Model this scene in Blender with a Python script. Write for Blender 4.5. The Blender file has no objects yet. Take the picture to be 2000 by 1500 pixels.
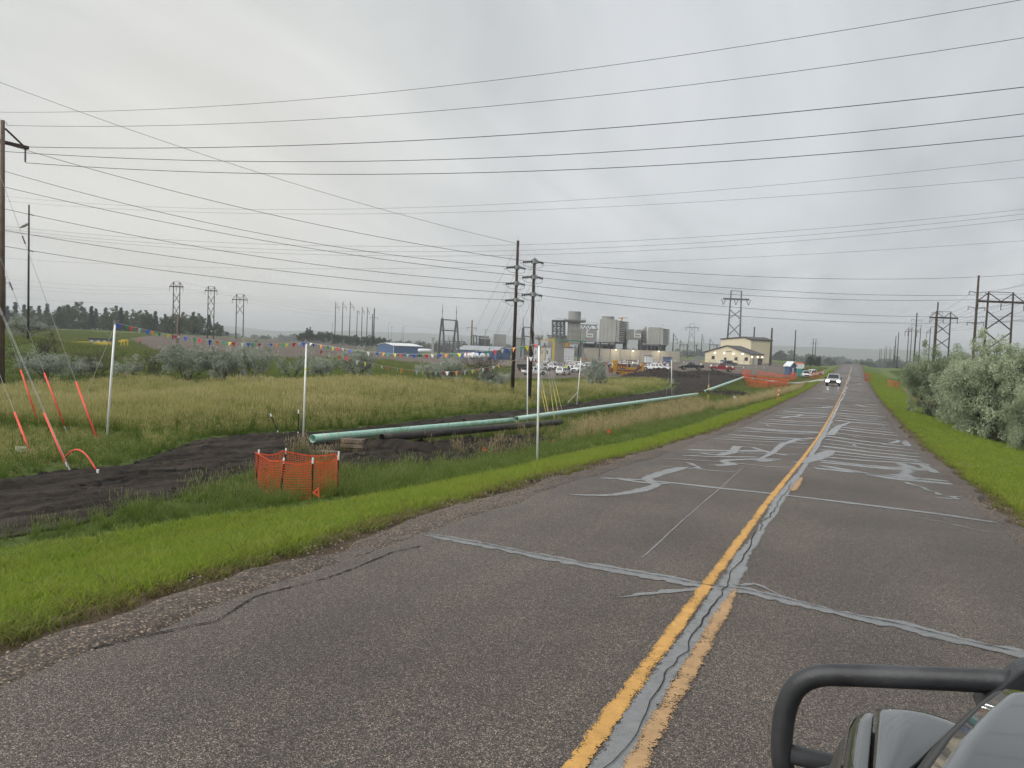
import bpy, math, random
import numpy as np
from mathutils import Vector, Matrix

random.seed(7); rng = np.random.default_rng(11)
SC = bpy.context.scene
COL = SC.collection
R = math.radians

# ------------------------------------------------------------------ camera
F = 1480.0; CX, CY = 1000.0, 750.0          # focal length in photo pixels (2000 x 1500)
YAW, PITCH, ROLL, CAMH = 24.25, 2.9, 2.2, 2.15
cam = bpy.data.cameras.new('camera'); camo = bpy.data.objects.new('camera', cam)
COL.objects.link(camo); SC.camera = camo
CM = Matrix.Rotation(R(YAW), 3, 'Z') @ Matrix.Rotation(R(90 - PITCH), 3, 'X') @ Matrix.Rotation(R(ROLL), 3, 'Z')
camo.matrix_world = Matrix.Translation((0, 0, CAMH)) @ CM.to_4x4()
cam.sensor_fit = 'HORIZONTAL'; cam.sensor_width = 36.0; cam.lens = F / 2000 * 36.0
cam.clip_start = 0.05; cam.clip_end = 30000

# ------------------------------------------------------------------ world (overcast)
SUN_AZ, SUN_EL = -118.0, 48.0     # degrees left of the view axis is negative; direction of the hidden sun
w = bpy.data.worlds.new('World'); SC.world = w; w.use_nodes = True
nt = w.node_tree; N = nt.nodes; L = nt.links; N.clear()
def wn(t, **k):
    n = N.new(t)
    for a, b in k.items(): setattr(n, a, b)
    return n
def vmath(op, a, b=None):
    n = wn('ShaderNodeVectorMath', operation=op); L.new(a, n.inputs[0])
    if b is not None:
        if isinstance(b, tuple): n.inputs[1].default_value = b
        else: L.new(b, n.inputs[1])
    return n
def fmath(op, a, b=None, clamp=False):
    n = wn('ShaderNodeMath', operation=op, use_clamp=clamp)
    for i, v in enumerate((a, b)):
        if v is None: continue
        if isinstance(v, (int, float)): n.inputs[i].default_value = v
        else: L.new(v, n.inputs[i])
    return n.outputs[0]
az = R(YAW - SUN_AZ); el = R(SUN_EL)
SUND = Vector((-math.sin(az) * math.cos(el), math.cos(az) * math.cos(el), math.sin(el)))
sky = wn('ShaderNodeTexSky', sky_type='NISHITA', sun_disc=False)
sky.sun_elevation = el; sky.sun_rotation = -az
sky.air_density = 1.0; sky.dust_density = 4.0
tc = wn('ShaderNodeTexCoord'); sep = wn('ShaderNodeSeparateXYZ'); L.new(tc.outputs['Generated'], sep.inputs[0])
zc = fmath('ADD', fmath('MAXIMUM', sep.outputs[2], 0.0), 0.16)
comb = wn('ShaderNodeCombineXYZ'); L.new(fmath('DIVIDE', sep.outputs[0], zc), comb.inputs[0]); L.new(fmath('DIVIDE', sep.outputs[1], zc), comb.inputs[1])
mp = wn('ShaderNodeMapping'); mp.inputs['Rotation'].default_value = (0, 0, R(YAW+20)); mp.inputs['Scale'].default_value = (1.5, 0.6, 1)
L.new(comb.outputs[0], mp.inputs[0])
n1 = wn('ShaderNodeTexNoise'); n1.inputs['Scale'].default_value = 1.1; n1.inputs['Detail'].default_value = 6; n1.inputs['Roughness'].default_value = 0.52; n1.inputs['Distortion'].default_value = 0.6
L.new(mp.outputs[0], n1.inputs['Vector'])
ramp = wn('ShaderNodeValToRGB'); L.new(n1.outputs['Fac'], ramp.inputs[0])
cr = ramp.color_ramp; cr.elements[0].position = .32; cr.elements[0].color = (.50, .527, .552, 1); cr.elements[1].position = .66; cr.elements[1].color = (.705, .728, .75, 1)
# warm lighter patch of cloud round the hidden low sun side
dl = vmath('DOT_PRODUCT', tc.outputs['Generated'], tuple((Vector((-math.sin(R(YAW+24))*math.cos(R(9)), math.cos(R(YAW+24))*math.cos(R(9)), math.sin(R(9))))).normalized()))
gl = fmath('POWER', fmath('MAXIMUM', dl.outputs['Value'], 0.0), 16.0)
mx = wn('ShaderNodeMix', data_type='RGBA'); L.new(fmath('MULTIPLY', gl, 0.62), mx.inputs[0]); L.new(ramp.outputs[0], mx.inputs[6]); mx.inputs[7].default_value = (.84, .81, .72, 1)
mx2 = wn('ShaderNodeMix', data_type='RGBA'); mx2.inputs[0].default_value = 0.93
skm = vmath('MULTIPLY', sky.outputs[0], (.10, .10, .10)); L.new(skm.outputs[0], mx2.inputs[6]); L.new(mx.outputs[2], mx2.inputs[7])
bg = wn('ShaderNodeBackground'); bg.inputs[1].default_value = 0.53; L.new(mx2.outputs[2], bg.inputs[0])
wo = wn('ShaderNodeOutputWorld'); L.new(bg.outputs[0], wo.inputs[0])

sl = bpy.data.lights.new('sun', 'SUN'); sl.energy = 1.5; sl.angle = R(70); sl.color = (1, .97, .92)
so = bpy.data.objects.new('sun', sl); COL.objects.link(so)
so.rotation_euler = SUND.to_track_quat('Z', 'Y').to_euler()

vs = SC.view_settings; vs.view_transform = 'Standard'; vs.look = 'None'; vs.exposure = 1.05; vs.gamma = 1; vs.use_curve_mapping = False
SC.render.engine = 'CYCLES'
cy = SC.cycles; cy.max_bounces = 4; cy.diffuse_bounces = 2; cy.glossy_bounces = 2; cy.transmission_bounces = 4; cy.transparent_max_bounces = 8; cy.volume_bounces = 0
cy.use_denoising = True; cy.use_adaptive_sampling = True; cy.adaptive_threshold = .025; cy.caustics_reflective = False; cy.caustics_refractive = False

# ------------------------------------------------------------------ helpers: pixels of the photo to places
def ray(px, py): return CM @ Vector(((px - CX) / F, -(py - CY) / F, -1.0))
C0 = Vector((0, 0, CAMH))
def P(px, py, t): return C0 + ray(float(px), float(py)) * float(t)
def proj(p):
    q = CM.transposed() @ (Vector(p) - C0); return CX - F * q.x / q.z, CY + F * q.y / q.z, -q.z
def YH(px): return 675 + .0384 * (px - 1000)

RY = np.array([-200, -30, 0, 4, 8, 13, 17, 22, 32, 45, 60, 90, 125, 190, 300, 390, 430, 600, 1000, 2000, 9000.])
RZ = np.array([.5, .1, 0, 0, -.13, -.28, -.47, -.7, -1.07, -1.37, -1.62, -1.98, -2.18, -2.05, -1.2, -.62, -.75, -5, -14, -20, -20.])
_yy = np.concatenate([np.linspace(-200, 0, 100)[:-1], np.exp(np.linspace(0, math.log(9001), 900)) - 1])
_zz = np.interp(_yy, RY, RZ)
for _ in range(14): _zz[1:-1] = (_zz[:-2] + 2 * _zz[1:-1] + _zz[2:]) / 4
def road_z(y): return np.interp(y, _yy, _zz)
XL, XC, XR = -4.6, -1.2, 2.2
CSX = np.array([-60, -30, -20, -13, -12, -10, -8, -6.2, -5.4, -4.6, 2.4, 2.9, 4.2, 6, 8, 9.5, 12, 30, 60.])
CSZ = np.array([-1.1, -1.1, -1.15, -1.3, -1.3, -1.1, -.68, -.24, -.07, -.03, -.03, -.06, -.2, -.55, -1.0, -1.2, -1.2, -1.2, -1.2])
# places on the ground, read as (column, row, depth)
GC = [(0,1000,15),(208,858,25),(592,840,29),(1050,872,26.5),(400,745,65),(60,745,62),(700,745,68),(55,662,102),(250,646,350),(20,640,330),
 (345,664,257),(430,660,300),(469,661,310),(160,674,150),(200,700,100),(600,682,230),(560,700,130),(680,673,450),(790,697,330),(780,737,90),(980,701,300),(1100,729,180),
 (1050,734,172),(1150,751,110),(1220,731,165),(1300,738,150),(1250,776,75),(1370,768,85),(1455,737,150),(1408,725,180),(1350,721,186),(1470,713,290),
 (1378,708,300),(1200,706,330),(1080,706,340),(1548,723,205),(1585,711,330),(900,745,80),(880,702,300),(1020,782,64),(1900,871,36),(1960,745,124),(1830,735,184),(1790,728,225),(1757,719,390),
 (850,688,600),(430,672,700),(100,652,650),(1300,697,600),(1500,705,600),(1900,735,600)]
GP_ = [P(*g) for g in GC]
for azd in range(-110, 120, 20):                     # far plain
    for rr, zz in ((1100, -15), (2200, -22), (9000, -26)):
        a = R(YAW - azd); GP_.append(Vector((-math.sin(a) * rr, math.cos(a) * rr, zz)))
for azd in (-100, -75, -50, -25, 0, 50, 75, 100):
    a = R(YAW - azd); GP_.append(Vector((-math.sin(a) * 6, math.cos(a) * 6, -.9)))
for azd, rr, zz in ((-70, 40, -1.2), (-70, 120, -1), (-75, 350, 0), (-100, 100, -1.5), (65, 40, -1.3), (75, 150, -2), (60, 350, -3), (100, 100, -1.5)):
    a = R(YAW - azd); GP_.append(Vector((-math.sin(a) * rr, math.cos(a) * rr, zz)))
def _uv(x, y):
    r = np.sqrt(x * x + y * y) + 1e-6
    a = np.degrees(np.arctan2(x, y)) + YAW
    a = (a + 180) % 360 - 180
    return np.clip(a, -115, 115) / 22.0, np.log(np.maximum(r, 4.0))
_gu, _gv = _uv(np.array([p.x for p in GP_]), np.array([p.y for p in GP_])); _gz = np.array([p.z for p in GP_])
def _k(d2): return np.where(d2 > 1e-12, d2 * np.log(d2 + 1e-12) * .5, 0)
_n = len(_gu)
_K = _k((_gu[:, None] - _gu) ** 2 + (_gv[:, None] - _gv) ** 2) + np.eye(_n) * .02
_Q = np.stack([np.ones(_n), _gu, _gv], 1)
_A = np.block([[_K, _Q], [_Q.T, np.zeros((3, 3))]])
_S = np.linalg.solve(_A, np.concatenate([_gz, np.zeros(3)]))
def _rbf(x, y):
    u, v = _uv(x, y); out = np.empty(u.shape); uf, vf, of = u.ravel(), v.ravel(), out.ravel()
    for i in range(0, uf.size, 40000):
        a, b = uf[i:i+40000], vf[i:i+40000]
        of[i:i+40000] = _k((a[:, None] - _gu) ** 2 + (b[:, None] - _gv) ** 2) @ _S[:_n] + _S[_n] + _S[_n+1] * a + _S[_n+2] * b
    return of.reshape(u.shape)
def smooth(a, b, x):
    q = np.clip((x - a) / (b - a), 0, 1); return q * q * (3 - 2 * q)
def TZ(x, y):
    x = np.asarray(x, float); y = np.asarray(y, float)
    d = np.maximum(XL - x, x - XR)
    wd = 1 - smooth(9, 26, d) ; wd = np.where(y < -60, 1, wd)
    far = smooth(25, 60, y)
    wd = wd * 1.0
    return wd * (road_z(y) + np.interp(x, CSX, CSZ)) + (1 - wd) * _rbf(x, y)
def tz(x, y): return float(TZ(np.array([x]), np.array([y]))[0])
def gp(px, t, dz=0.0):
    """ground point in photo column px at depth t"""
    py = YH(px) + 4 * F / t
    for _ in range(4):
        p = P(px, py, t); z = tz(p.x, p.y)
        py = proj((p.x, p.y, z))[1]
    return Vector((p.x, p.y, z + dz))
def gr(px, py, tmax=900):
    """ground point under a photo pixel (ray march)"""
    d = ray(px, py); ts = np.exp(np.linspace(math.log(2), math.log(tmax), 1500))
    X, Yy, Z = d.x * ts, d.y * ts, CAMH + d.z * ts
    below = Z < TZ(X, Yy)
    i = int(np.argmax(below)) if below.any() else len(ts) - 1
    t = ts[i]; p = P(px, py, t); return Vector((p.x, p.y, tz(p.x, p.y)))
def height_to(px, py, t, base): return P(px, py, t).z - base.z
def up_to(base, py):
    """height that makes a vertical thing standing on base reach row py"""
    t = proj(base)[2]; h = 10.
    for _ in range(6):
        y0 = proj(base + Vector((0, 0, h)))[1]; y1 = proj(base + Vector((0, 0, h + .1)))[1]
        h += (py - y0) / ((y1 - y0) / .1)
    return h

# ------------------------------------------------------------------ helpers: materials
def mat(name, col, rough=.7, metal=0., var=.15, scale=3., col2=None, bump=0., bscale=None, spec=.4, coat=0., emit=None, detail=4, obj_space=True):
    m = bpy.data.materials.new(name); m.use_nodes = True; t = m.node_tree; n = t.nodes; l = t.links
    b = n['Principled BSDF']; b.inputs['Roughness'].default_value = rough; b.inputs['Metallic'].default_value = metal
    b.inputs['Specular IOR Level'].default_value = spec; b.inputs['Coat Weight'].default_value = coat
    tcn = n.new('ShaderNodeTexCoord'); no = n.new('ShaderNodeTexNoise'); no.inputs['Scale'].default_value = scale; no.inputs['Detail'].default_value = detail
    l.new(tcn.outputs['Object' if obj_space else 'Generated'], no.inputs['Vector'])
    r = n.new('ShaderNodeValToRGB'); l.new(no.outputs['Fac'], r.inputs[0])
    c2 = col2 or tuple(min(1, c * (1 + var)) for c in col); c1 = col if col2 else tuple(c * (1 - var) for c in col)
    r.color_ramp.elements[0].position = .3; r.color_ramp.elements[0].color = (*c1, 1)
    r.color_ramp.elements[1].position = .7; r.color_ramp.elements[1].color = (*c2, 1)
    l.new(r.outputs[0], b.inputs['Base Color'])
    if bump:
        nb = n.new('ShaderNodeTexNoise'); nb.inputs['Scale'].default_value = bscale or scale * 6; nb.inputs['Detail'].default_value = 5
        l.new(tcn.outputs['Object'], nb.inputs['Vector'])
        bm = n.new('ShaderNodeBump'); bm.inputs['Strength'].default_value = bump; bm.inputs['Distance'].default_value = .03
        l.new(nb.outputs['Fac'], bm.inputs['Height']); l.new(bm.outputs[0], b.inputs['Normal'])
    if emit:
        b.inputs['Emission Color'].default_value = (*emit[0], 1); b.inputs['Emission Strength'].default_value = emit[1]
    return m

# ------------------------------------------------------------------ helpers: meshes
def raw_mesh(name, V, Fc):
    """V (n,3) array, Fc (m,k) array of equal sized faces"""
    V = np.asarray(V, np.float32); Fc = np.asarray(Fc, np.int32); k = Fc.shape[1]
    me = bpy.data.meshes.new(name); me.vertices.add(len(V)); me.vertices.foreach_set('co', V.ravel())
    me.loops.add(Fc.size); me.loops.foreach_set('vertex_index', Fc.ravel())
    me.polygons.add(len(Fc)); me.polygons.foreach_set('loop_start', np.arange(0, Fc.size, k, dtype=np.int32))
    try: me.polygons.foreach_set('loop_total', np.full(len(Fc), k, np.int32))
    except Exception: pass
    me.update(calc_edges=True); me.validate(); return me
def link(name, me, m=None, parent=None, smooth_=False):
    o = bpy.data.objects.new(name, me); COL.objects.link(o)
    if m is not None and len(me.materials) == 0: me.materials.append(m)
    if smooth_: me.polygons.foreach_set('use_smooth', np.ones(len(me.polygons), bool))
    if parent is not None: o.parent = parent
    return o
class MB:
    def __init__(s): s.v = []; s.f = []
    def add(s, V, Fs):
        k = len(s.v); s.v += [tuple(p) for p in V]; s.f += [tuple(i + k for i in q) for q in Fs]; return s
    def box(s, c, size, rot=None):
        hx, hy, hz = size[0] / 2, size[1] / 2, size[2] / 2
        pts = [Vector((x * hx, y * hy, z * hz)) for x in (-1, 1) for y in (-1, 1) for z in (-1, 1)]
        if rot is not None: pts = [rot @ p for p in pts]
        c = Vector(c)
        return s.add([c + p for p in pts], [(0,1,3,2), (4,6,7,5), (0,4,5,1), (2,3,7,6), (0,2,6,4), (1,5,7,3)])
    def bar(s, a, b, wd, ht=None):
        a, b = Vector(a), Vector(b); d = b - a; q = d.to_track_quat('Y', 'Z').to_matrix()
        return s.box((a + b) / 2, (wd, d.length, ht or wd), q)
    def tube(s, pts, r, n=8, cap=True):
        pts = [Vector(p) for p in pts]; k0 = len(s.v); m = len(pts)
        rs = r if isinstance(r, (list, tuple)) else [r] * m
        prev = None
        for i, p in enumerate(pts):
            d = (pts[min(i + 1, m - 1)] - pts[max(i - 1, 0)]).normalized()
            if prev is None:
                a = d.orthogonal().normalized()
            else:
                a = (prev - d * prev.dot(d)); a = a.normalized() if a.length > 1e-6 else d.orthogonal().normalized()
            prev = a; b = d.cross(a)
            for j in range(n):
                g = 2 * math.pi * j / n; s.v.append(tuple(p + rs[i] * (math.cos(g) * a + math.sin(g) * b)))
        for i in range(m - 1):
            for j in range(n):
                j2 = (j + 1) % n; s.f.append((k0 + i*n + j, k0 + i*n + j2, k0 + (i+1)*n + j2, k0 + (i+1)*n + j))
        if cap:
            s.f.append(tuple(k0 + j for j in reversed(range(n)))); s.f.append(tuple(k0 + (m-1)*n + j for j in range(n)))
        return s
    def cyl(s, a, b, r, r2=None, n=10): return s.tube([a, b], [r, r if r2 is None else r2], n)
    def prism(s, prof, axis, a, b):
        """extrude a closed profile; axis 'y': prof is (x,z); 'x': prof is (y,z)"""
        n = len(prof); V = []
        for e in (a, b):
            for u, v_ in prof: V.append((u, e, v_) if axis == 'y' else ((e, u, v_) if axis == 'x' else (u, v_, e)))
        return s.add(V, [tuple(range(n)), tuple(reversed(range(n, 2*n)))] + [(i, n + i, n + (i+1) % n, (i+1) % n) for i in range(n)])
    def disc_stack(s, a, b, n, r, rr=.02):
        a, b = Vector(a), Vector(b)
        s.cyl(a, b, rr, n=5)
        for i in range(n):
            c = a.lerp(b, (i + .5) / n); d = (b - a).normalized() * ((b - a).length / n * .28)
            s.cyl(c - d, c + d, r, r * .55, n=8)
        return s
    def mesh(s, name):
        me = bpy.data.meshes.new(name); me.from_pydata(s.v, [], s.f); me.update()
        return me
    def build(s, name, m, parent=None, smooth_=False, bevel=0.):
        me = s.mesh(name)
        o = link(name, me, m, parent, smooth_)
        import bmesh
        bm = bmesh.new(); bm.from_mesh(me); bmesh.ops.recalc_face_normals(bm, faces=bm.faces)
        if bevel:
            es = [e for e in bm.edges if len(e.link_faces) == 2 and e.calc_face_angle(0) > .5]
            bmesh.ops.bevel(bm, geom=es, offset=bevel, segments=2, profile=.6, affect='EDGES')
        bm.to_mesh(me); bm.free()
        return o
def tag(o, label=None, cat=None, group=None, kind=None):
    if label: o['label'] = label
    if cat: o['category'] = cat
    if group: o['group'] = group
    if kind: o['kind'] = kind
    return o
def thing(name, label, cat, loc=(0, 0, 0), rz=0., group=None):
    o = bpy.data.objects.new(name, None); COL.objects.link(o); o.location = loc; o.rotation_euler = (0, 0, rz); o.empty_display_size = .2
    return tag(o, label, cat, group)
def copy_tree(o, parent=None):
    c = o.copy(); COL.objects.link(c); c.parent = parent
    for ch in list(o.children): copy_tree(ch, c)
    return c
# ================================================================== the ground
def poly_px(pts, tmax=900): return np.array([[q.x, q.y] for q in (gr(a, b, tmax) for a, b in pts)])
def inside(poly, x, y):
    x = np.asarray(x); y = np.asarray(y); r = np.zeros(x.shape, bool); n = len(poly); j = n - 1
    for i in range(n):
        xi, yi = poly[i]; xj, yj = poly[j]
        if abs(yj - yi) > 1e-9:
            r ^= ((yi > y) != (yj > y)) & (x < (xj - xi) * (y - yi) / (yj - yi) + xi)
        j = i
    return r
TRACK = poly_px([(-250,975),(0,943),(110,925),(250,913),(300,893),(385,863),(480,851),(600,848),(680,841),(800,826),(960,808),(1076,797),(1190,779),(1250,771),(1322,757),(1302,744),(1222,738),(1300,725),(1345,729),(1460,733),
  (1452,741),(1368,771),(1250,789),(1050,817),(860,846),(700,872),(640,905),(505,930),(440,950),(300,990),(110,1040),(0,1060),(-250,1110)])
PATCH = poly_px([(655,890),(760,872),(900,860),(1050,850),(1085,862),(1040,884),(880,908),(720,922),(640,918)])
BROWN = poly_px([(250,660),(330,653),(480,661),(640,667),(740,684),(1010,715),(770,706),(700,701),(560,701),(430,694),(300,686)])
LOT = poly_px([(985,742),(1000,709),(1040,703),(1500,708),(1545,716),(1595,727),(1560,738),(1455,734),(1345,729),(1300,727),(1222,740),(1130,741)])
YARD = poly_px([(740,700),(860,690),(1000,696),(1330,702),(1520,708),(1500,716),(1330,712),(1000,716)])
GREENF = poly_px([(720,710),(1000,735),(1000,765),(850,752),(700,742)])

_hz = np.random.default_rng(3).random((64, 64))
def vnoise(x, y, s):
    x = np.asarray(x) / s; y = np.asarray(y) / s
    xi = np.floor(x).astype(int); yi = np.floor(y).astype(int); fx = x - xi; fy = y - yi
    fx = fx * fx * (3 - 2 * fx); fy = fy * fy * (3 - 2 * fy)
    g = lambda a, b: _hz[a % 64, b % 64]
    return (g(xi, yi) * (1-fx) + g(xi+1, yi) * fx) * (1-fy) + (g(xi, yi+1) * (1-fx) + g(xi+1, yi+1) * fx) * fy
_me = np.array([[q.x, q.y] for q in (gr(a, b) for a, b in ((0,1088),(200,1058),(440,1012),(660,985),(850,948),(1050,905),(1250,860),(1400,815),(1520,779)))]); _me = _me[np.argsort(_me[:, 1])]
def mown_edge_l(y): return np.interp(y, _me[:, 1], _me[:, 0]) - .9 * (vnoise(y, y * 0, 9) - .5) - .3 * (vnoise(y, y * 0 + 9, 2) - .5)
def mown_edge_r(y): return 8.6 + 1.2 * (vnoise(y, y * 0 + 30, 11) - .5)

def cover(x, y):
    """land colour (linear albedo) of a place"""
    n = vnoise(x, y, 14.) * .5 + vnoise(x, y, 4.) * .3 + vnoise(x, y, 1.1) * .2
    c = np.empty(x.shape + (3,))
    g1 = np.array([.060, .095, .022]); g2 = np.array([.135, .170, .045])
    c[:] = g1 + (g2 - g1) * n[..., None]
    r = np.hypot(x, y)
    fld = (x < -12) & (r < 85)                       # reed field floor
    c[fld] = (np.array([.05, .075, .018]) + np.array([.05, .06, .015]) * n[..., None])[fld]
    m = inside(GREENF, x, y); c[m] = (np.array([.075, .135, .022]) + np.array([.05, .06, .01]) * n[..., None])[m]
    dirt = np.array([.09, .072, .058]) + np.array([.05, .04, .032]) * n[..., None]
    m = inside(BROWN, x, y); c[m] = dirt[m]
    m = inside(LOT, x, y) | inside(YARD, x, y); c[m] = (np.array([.105, .085, .070]) + np.array([.05, .042, .036]) * n[..., None])[m]
    mud = np.array([.022, .017, .013]) + np.array([.030, .024, .019]) * n[..., None]
    m = inside(TRACK, x, y) | inside(PATCH, x, y); c[m] = mud[m]
    mw = (x > mown_edge_l(y)) & (x < mown_edge_r(y))
    c[mw] = (np.array([.055, .090, .015]) + np.array([.04, .05, .01]) * n[..., None])[mw]
    fr = ((x > -6.0 - .5 * (n - .5)) & (x < XC)) | ((x < 3.2 + .5 * (n - .5)) & (x > XC))
    c[fr] = (np.array([.085, .062, .042]) + np.array([.05, .04, .03]) * n[..., None])[fr]
    far = smooth(500, 900, r)[..., None]
    c = c * (1 - far) + far * (np.array([.055, .085, .035]) + np.array([.07, .06, .03]) * vnoise(x, y, 160.)[..., None])
    return c

azs = np.concatenate([np.arange(-180, -46, 2.2), np.arange(-46, 46, .14), np.arange(46, 180.1, 2.2)])
rs = np.concatenate([np.linspace(.6, 3, 12)[:-1], np.exp(np.linspace(math.log(3), math.log(60), 330))[:-1], np.exp(np.linspace(math.log(60), math.log(700), 260))[:-1], np.exp(np.linspace(math.log(700), math.log(6500), 45))])
AA, RR = np.meshgrid(np.radians(azs - YAW), rs, indexing='ij')
GX = np.sin(AA) * RR; GY = np.cos(AA) * RR; GZ = TZ(GX, GY)
_lum = vnoise(GX, GY, 1.7) * .05 + vnoise(GX, GY, .45) * .03
offroad = np.maximum(XL - .8 - GX, GX - XR - .5)
GZ = GZ + np.where(RR < 130, _lum * smooth(0, .8, offroad), 0) - np.where((offroad < 0), .05, 0)
m_, n_ = GX.shape
idx = np.arange(m_ * n_).reshape(m_, n_)
faces = np.stack([idx[:-1, :-1], idx[:-1, 1:], idx[1:, 1:], idx[1:, :-1]], -1).reshape(-1, 4)
me = raw_mesh('ground', np.stack([GX, GY, GZ], -1).reshape(-1, 3), faces)
cc = np.concatenate([cover(GX, GY), np.ones(GX.shape + (1,))], -1).reshape(-1, 4).astype(np.float32)
ca = me.color_attributes.new('cover', 'FLOAT_COLOR', 'POINT'); ca.data.foreach_set('color', cc.ravel())
def cover_material(name, rough=.95, nscale=2.5, amp=.45, bump=.6):
    m = bpy.data.materials.new(name); m.use_nodes = True; t = m.node_tree; n = t.nodes; l = t.links; b = n['Principled BSDF']
    b.inputs['Roughness'].default_value = rough; b.inputs['Specular IOR Level'].default_value = .15
    a = n.new('ShaderNodeAttribute'); a.attribute_name = 'cover'
    g = n.new('ShaderNodeNewGeometry'); no = n.new('ShaderNodeTexNoise'); no.inputs['Scale'].default_value = nscale; no.inputs['Detail'].default_value = 8; no.inputs['Roughness'].default_value = .65
    l.new(g.outputs['Position'], no.inputs['Vector'])
    mr = n.new('ShaderNodeMapRange'); mr.inputs[1].default_value = .25; mr.inputs[2].default_value = .75; mr.inputs[3].default_value = 1 - amp; mr.inputs[4].default_value = 1 + amp
    l.new(no.outputs['Fac'], mr.inputs[0])
    vm = n.new('ShaderNodeVectorMath'); vm.operation = 'SCALE'; l.new(a.outputs['Color'], vm.inputs[0]); l.new(mr.outputs[0], vm.inputs['Scale'])
    l.new(vm.outputs[0], b.inputs['Base Color'])
    bm = n.new('ShaderNodeBump'); bm.inputs['Strength'].default_value = bump; bm.inputs['Distance'].default_value = .08
    l.new(no.outputs['Fac'], bm.inputs['Height']); l.new(bm.outputs[0], b.inputs['Normal'])
    return m
M_ground = cover_material('ground_cover')
ground = link('ground', me, M_ground, smooth_=True); tag(ground, 'rolling grassland with bare soil and gravel yards', kind='structure')

# ------------------------------------------------------------------ the road
def asphalt(name='worn_asphalt', b1=(.060, .052, .0455), b2=(.102, .088, .077), vs_=185):
    m = bpy.data.materials.new(name); m.use_nodes = True; t = m.node_tree; n = t.nodes; l = t.links; b = n['Principled BSDF']
    g = n.new('ShaderNodeNewGeometry')
    def noise(s, d=4, r=.55):
        q = n.new('ShaderNodeTexNoise'); q.inputs['Scale'].default_value = s; q.inputs['Detail'].default_value = d; q.inputs['Roughness'].default_value = r; l.new(g.outputs['Position'], q.inputs['Vector']); return q
    def rampn(src, e):
        q = n.new('ShaderNodeValToRGB'); l.new(src, q.inputs[0]); el = q.color_ramp.elements
        el[0].position, el[0].color = e[0][0], (*e[0][1], 1); el[1].position, el[1].color = e[1][0], (*e[1][1], 1)
        for p_, c_ in e[2:]: k = el.new(p_); k.color = (*c_, 1)
        return q
    def mixn(f, a, bb, mode='MIX'):
        q = n.new('ShaderNodeMix'); q.data_type = 'RGBA'; q.blend_type = mode
        if isinstance(f, float): q.inputs[0].default_value = f
        else: l.new(f, q.inputs[0])
        l.new(a, q.inputs[6])
        if isinstance(bb, tuple): q.inputs[7].default_value = (*bb, 1)
        else: l.new(bb, q.inputs[7])
        return q.outputs[2]
    big = rampn(noise(.35, 6).outputs['Fac'], [(.3, b1), (.7, b2)])
    v = n.new('ShaderNodeTexVoronoi'); v.inputs['Scale'].default_value = vs_; l.new(g.outputs['Position'], v.inputs['Vector'])
    sx = n.new('ShaderNodeSeparateColor'); l.new(v.outputs['Color'], sx.inputs[0])
    agg = rampn(sx.outputs[0], [(.0, (.22, .21, .20)), (1., (4.6, 4.3, 4.0)), (.5, (.75, .73, .70)), (.8, (1.4, 1.35, 1.3)), (.92, (2.9, 2.75, 2.55))])
    c = mixn(1.0, big.outputs[0], agg.outputs[0], 'MULTIPLY')
    fine = rampn(noise(38, 6, .75).outputs['Fac'], [(.3, (.5, .5, .5)), (.7, (1.5, 1.5, 1.5))])
    c = mixn(1.0, c, fine.outputs[0], 'MULTIPLY')
    # wheel-path wear: lengthways streaks
    mp_ = n.new('ShaderNodeMapping'); mp_.inputs['Scale'].default_value = (1.6, .03, 1); l.new(g.outputs['Position'], mp_.inputs[0])
    st = n.new('ShaderNodeTexNoise'); st.inputs['Scale'].default_value = 1; st.inputs['Detail'].default_value = 5; l.new(mp_.outputs[0], st.inputs['Vector'])
    wr = rampn(st.outputs['Fac'], [(.3, (.84, .84, .86)), (.7, (1.16, 1.15, 1.13))])
    c = mixn(1.0, c, wr.outputs[0], 'MULTIPLY')
    l.new(c, b.inputs['Base Color'])
    rr = n.new('ShaderNodeMapRange'); rr.inputs[3].default_value = .50; rr.inputs[4].default_value = .80; l.new(st.outputs['Fac'], rr.inputs[0]); l.new(rr.outputs[0], b.inputs['Roughness'])
    b.inputs['Specular IOR Level'].default_value = .38
    bm = n.new('ShaderNodeBump'); bm.inputs['Strength'].default_value = .55; bm.inputs['Distance'].default_value = .006
    l.new(v.outputs['Distance'], bm.inputs['Height']); l.new(bm.outputs[0], b.inputs['Normal'])
    return m
M_asph = asphalt()
ys = np.concatenate([np.linspace(-60, 0, 31)[:-1], np.exp(np.linspace(0, math.log(620), 260)) - 1])
RXS = np.array([XL - .16, XL - .05, XL, XL + .9, XC - 1.2, XC, XC + 1.2, XR - .9, XR, XR + .03, XR + .06])
RDZ = np.array([-.10, -.02, 0, .02, .035, .045, .035, .02, 0, -.02, -.10])
jl = (vnoise(ys, ys * 0, 1.3) - .5) * .28 + (vnoise(ys, ys * 0, .35) - .5) * .10; jr = (vnoise(ys, ys * 0 + 7, 1.1) - .5) * .16
RX = np.tile(RXS, (len(ys), 1)); RX[:, :3] += jl[:, None]; RX[:, -3:] += jr[:, None]
def surf_z(x, y):
    """top of the pavement"""
    return road_z(y) + np.interp(x, RXS, RDZ)
Rz = road_z(ys)[:, None] + RDZ[None, :]
mm, nn = RX.shape; idx = np.arange(mm * nn).reshape(mm, nn)
faces = np.stack([idx[:-1, :-1], idx[:-1, 1:], idx[1:, 1:], idx[1:, :-1]], -1).reshape(-1, 4)
me = raw_mesh('road', np.stack([RX, np.tile(ys[:, None], (1, nn)), Rz], -1).reshape(-1, 3), faces)
road = link('road', me, M_asph, smooth_=True); tag(road, 'worn two lane asphalt road', kind='structure')

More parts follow.
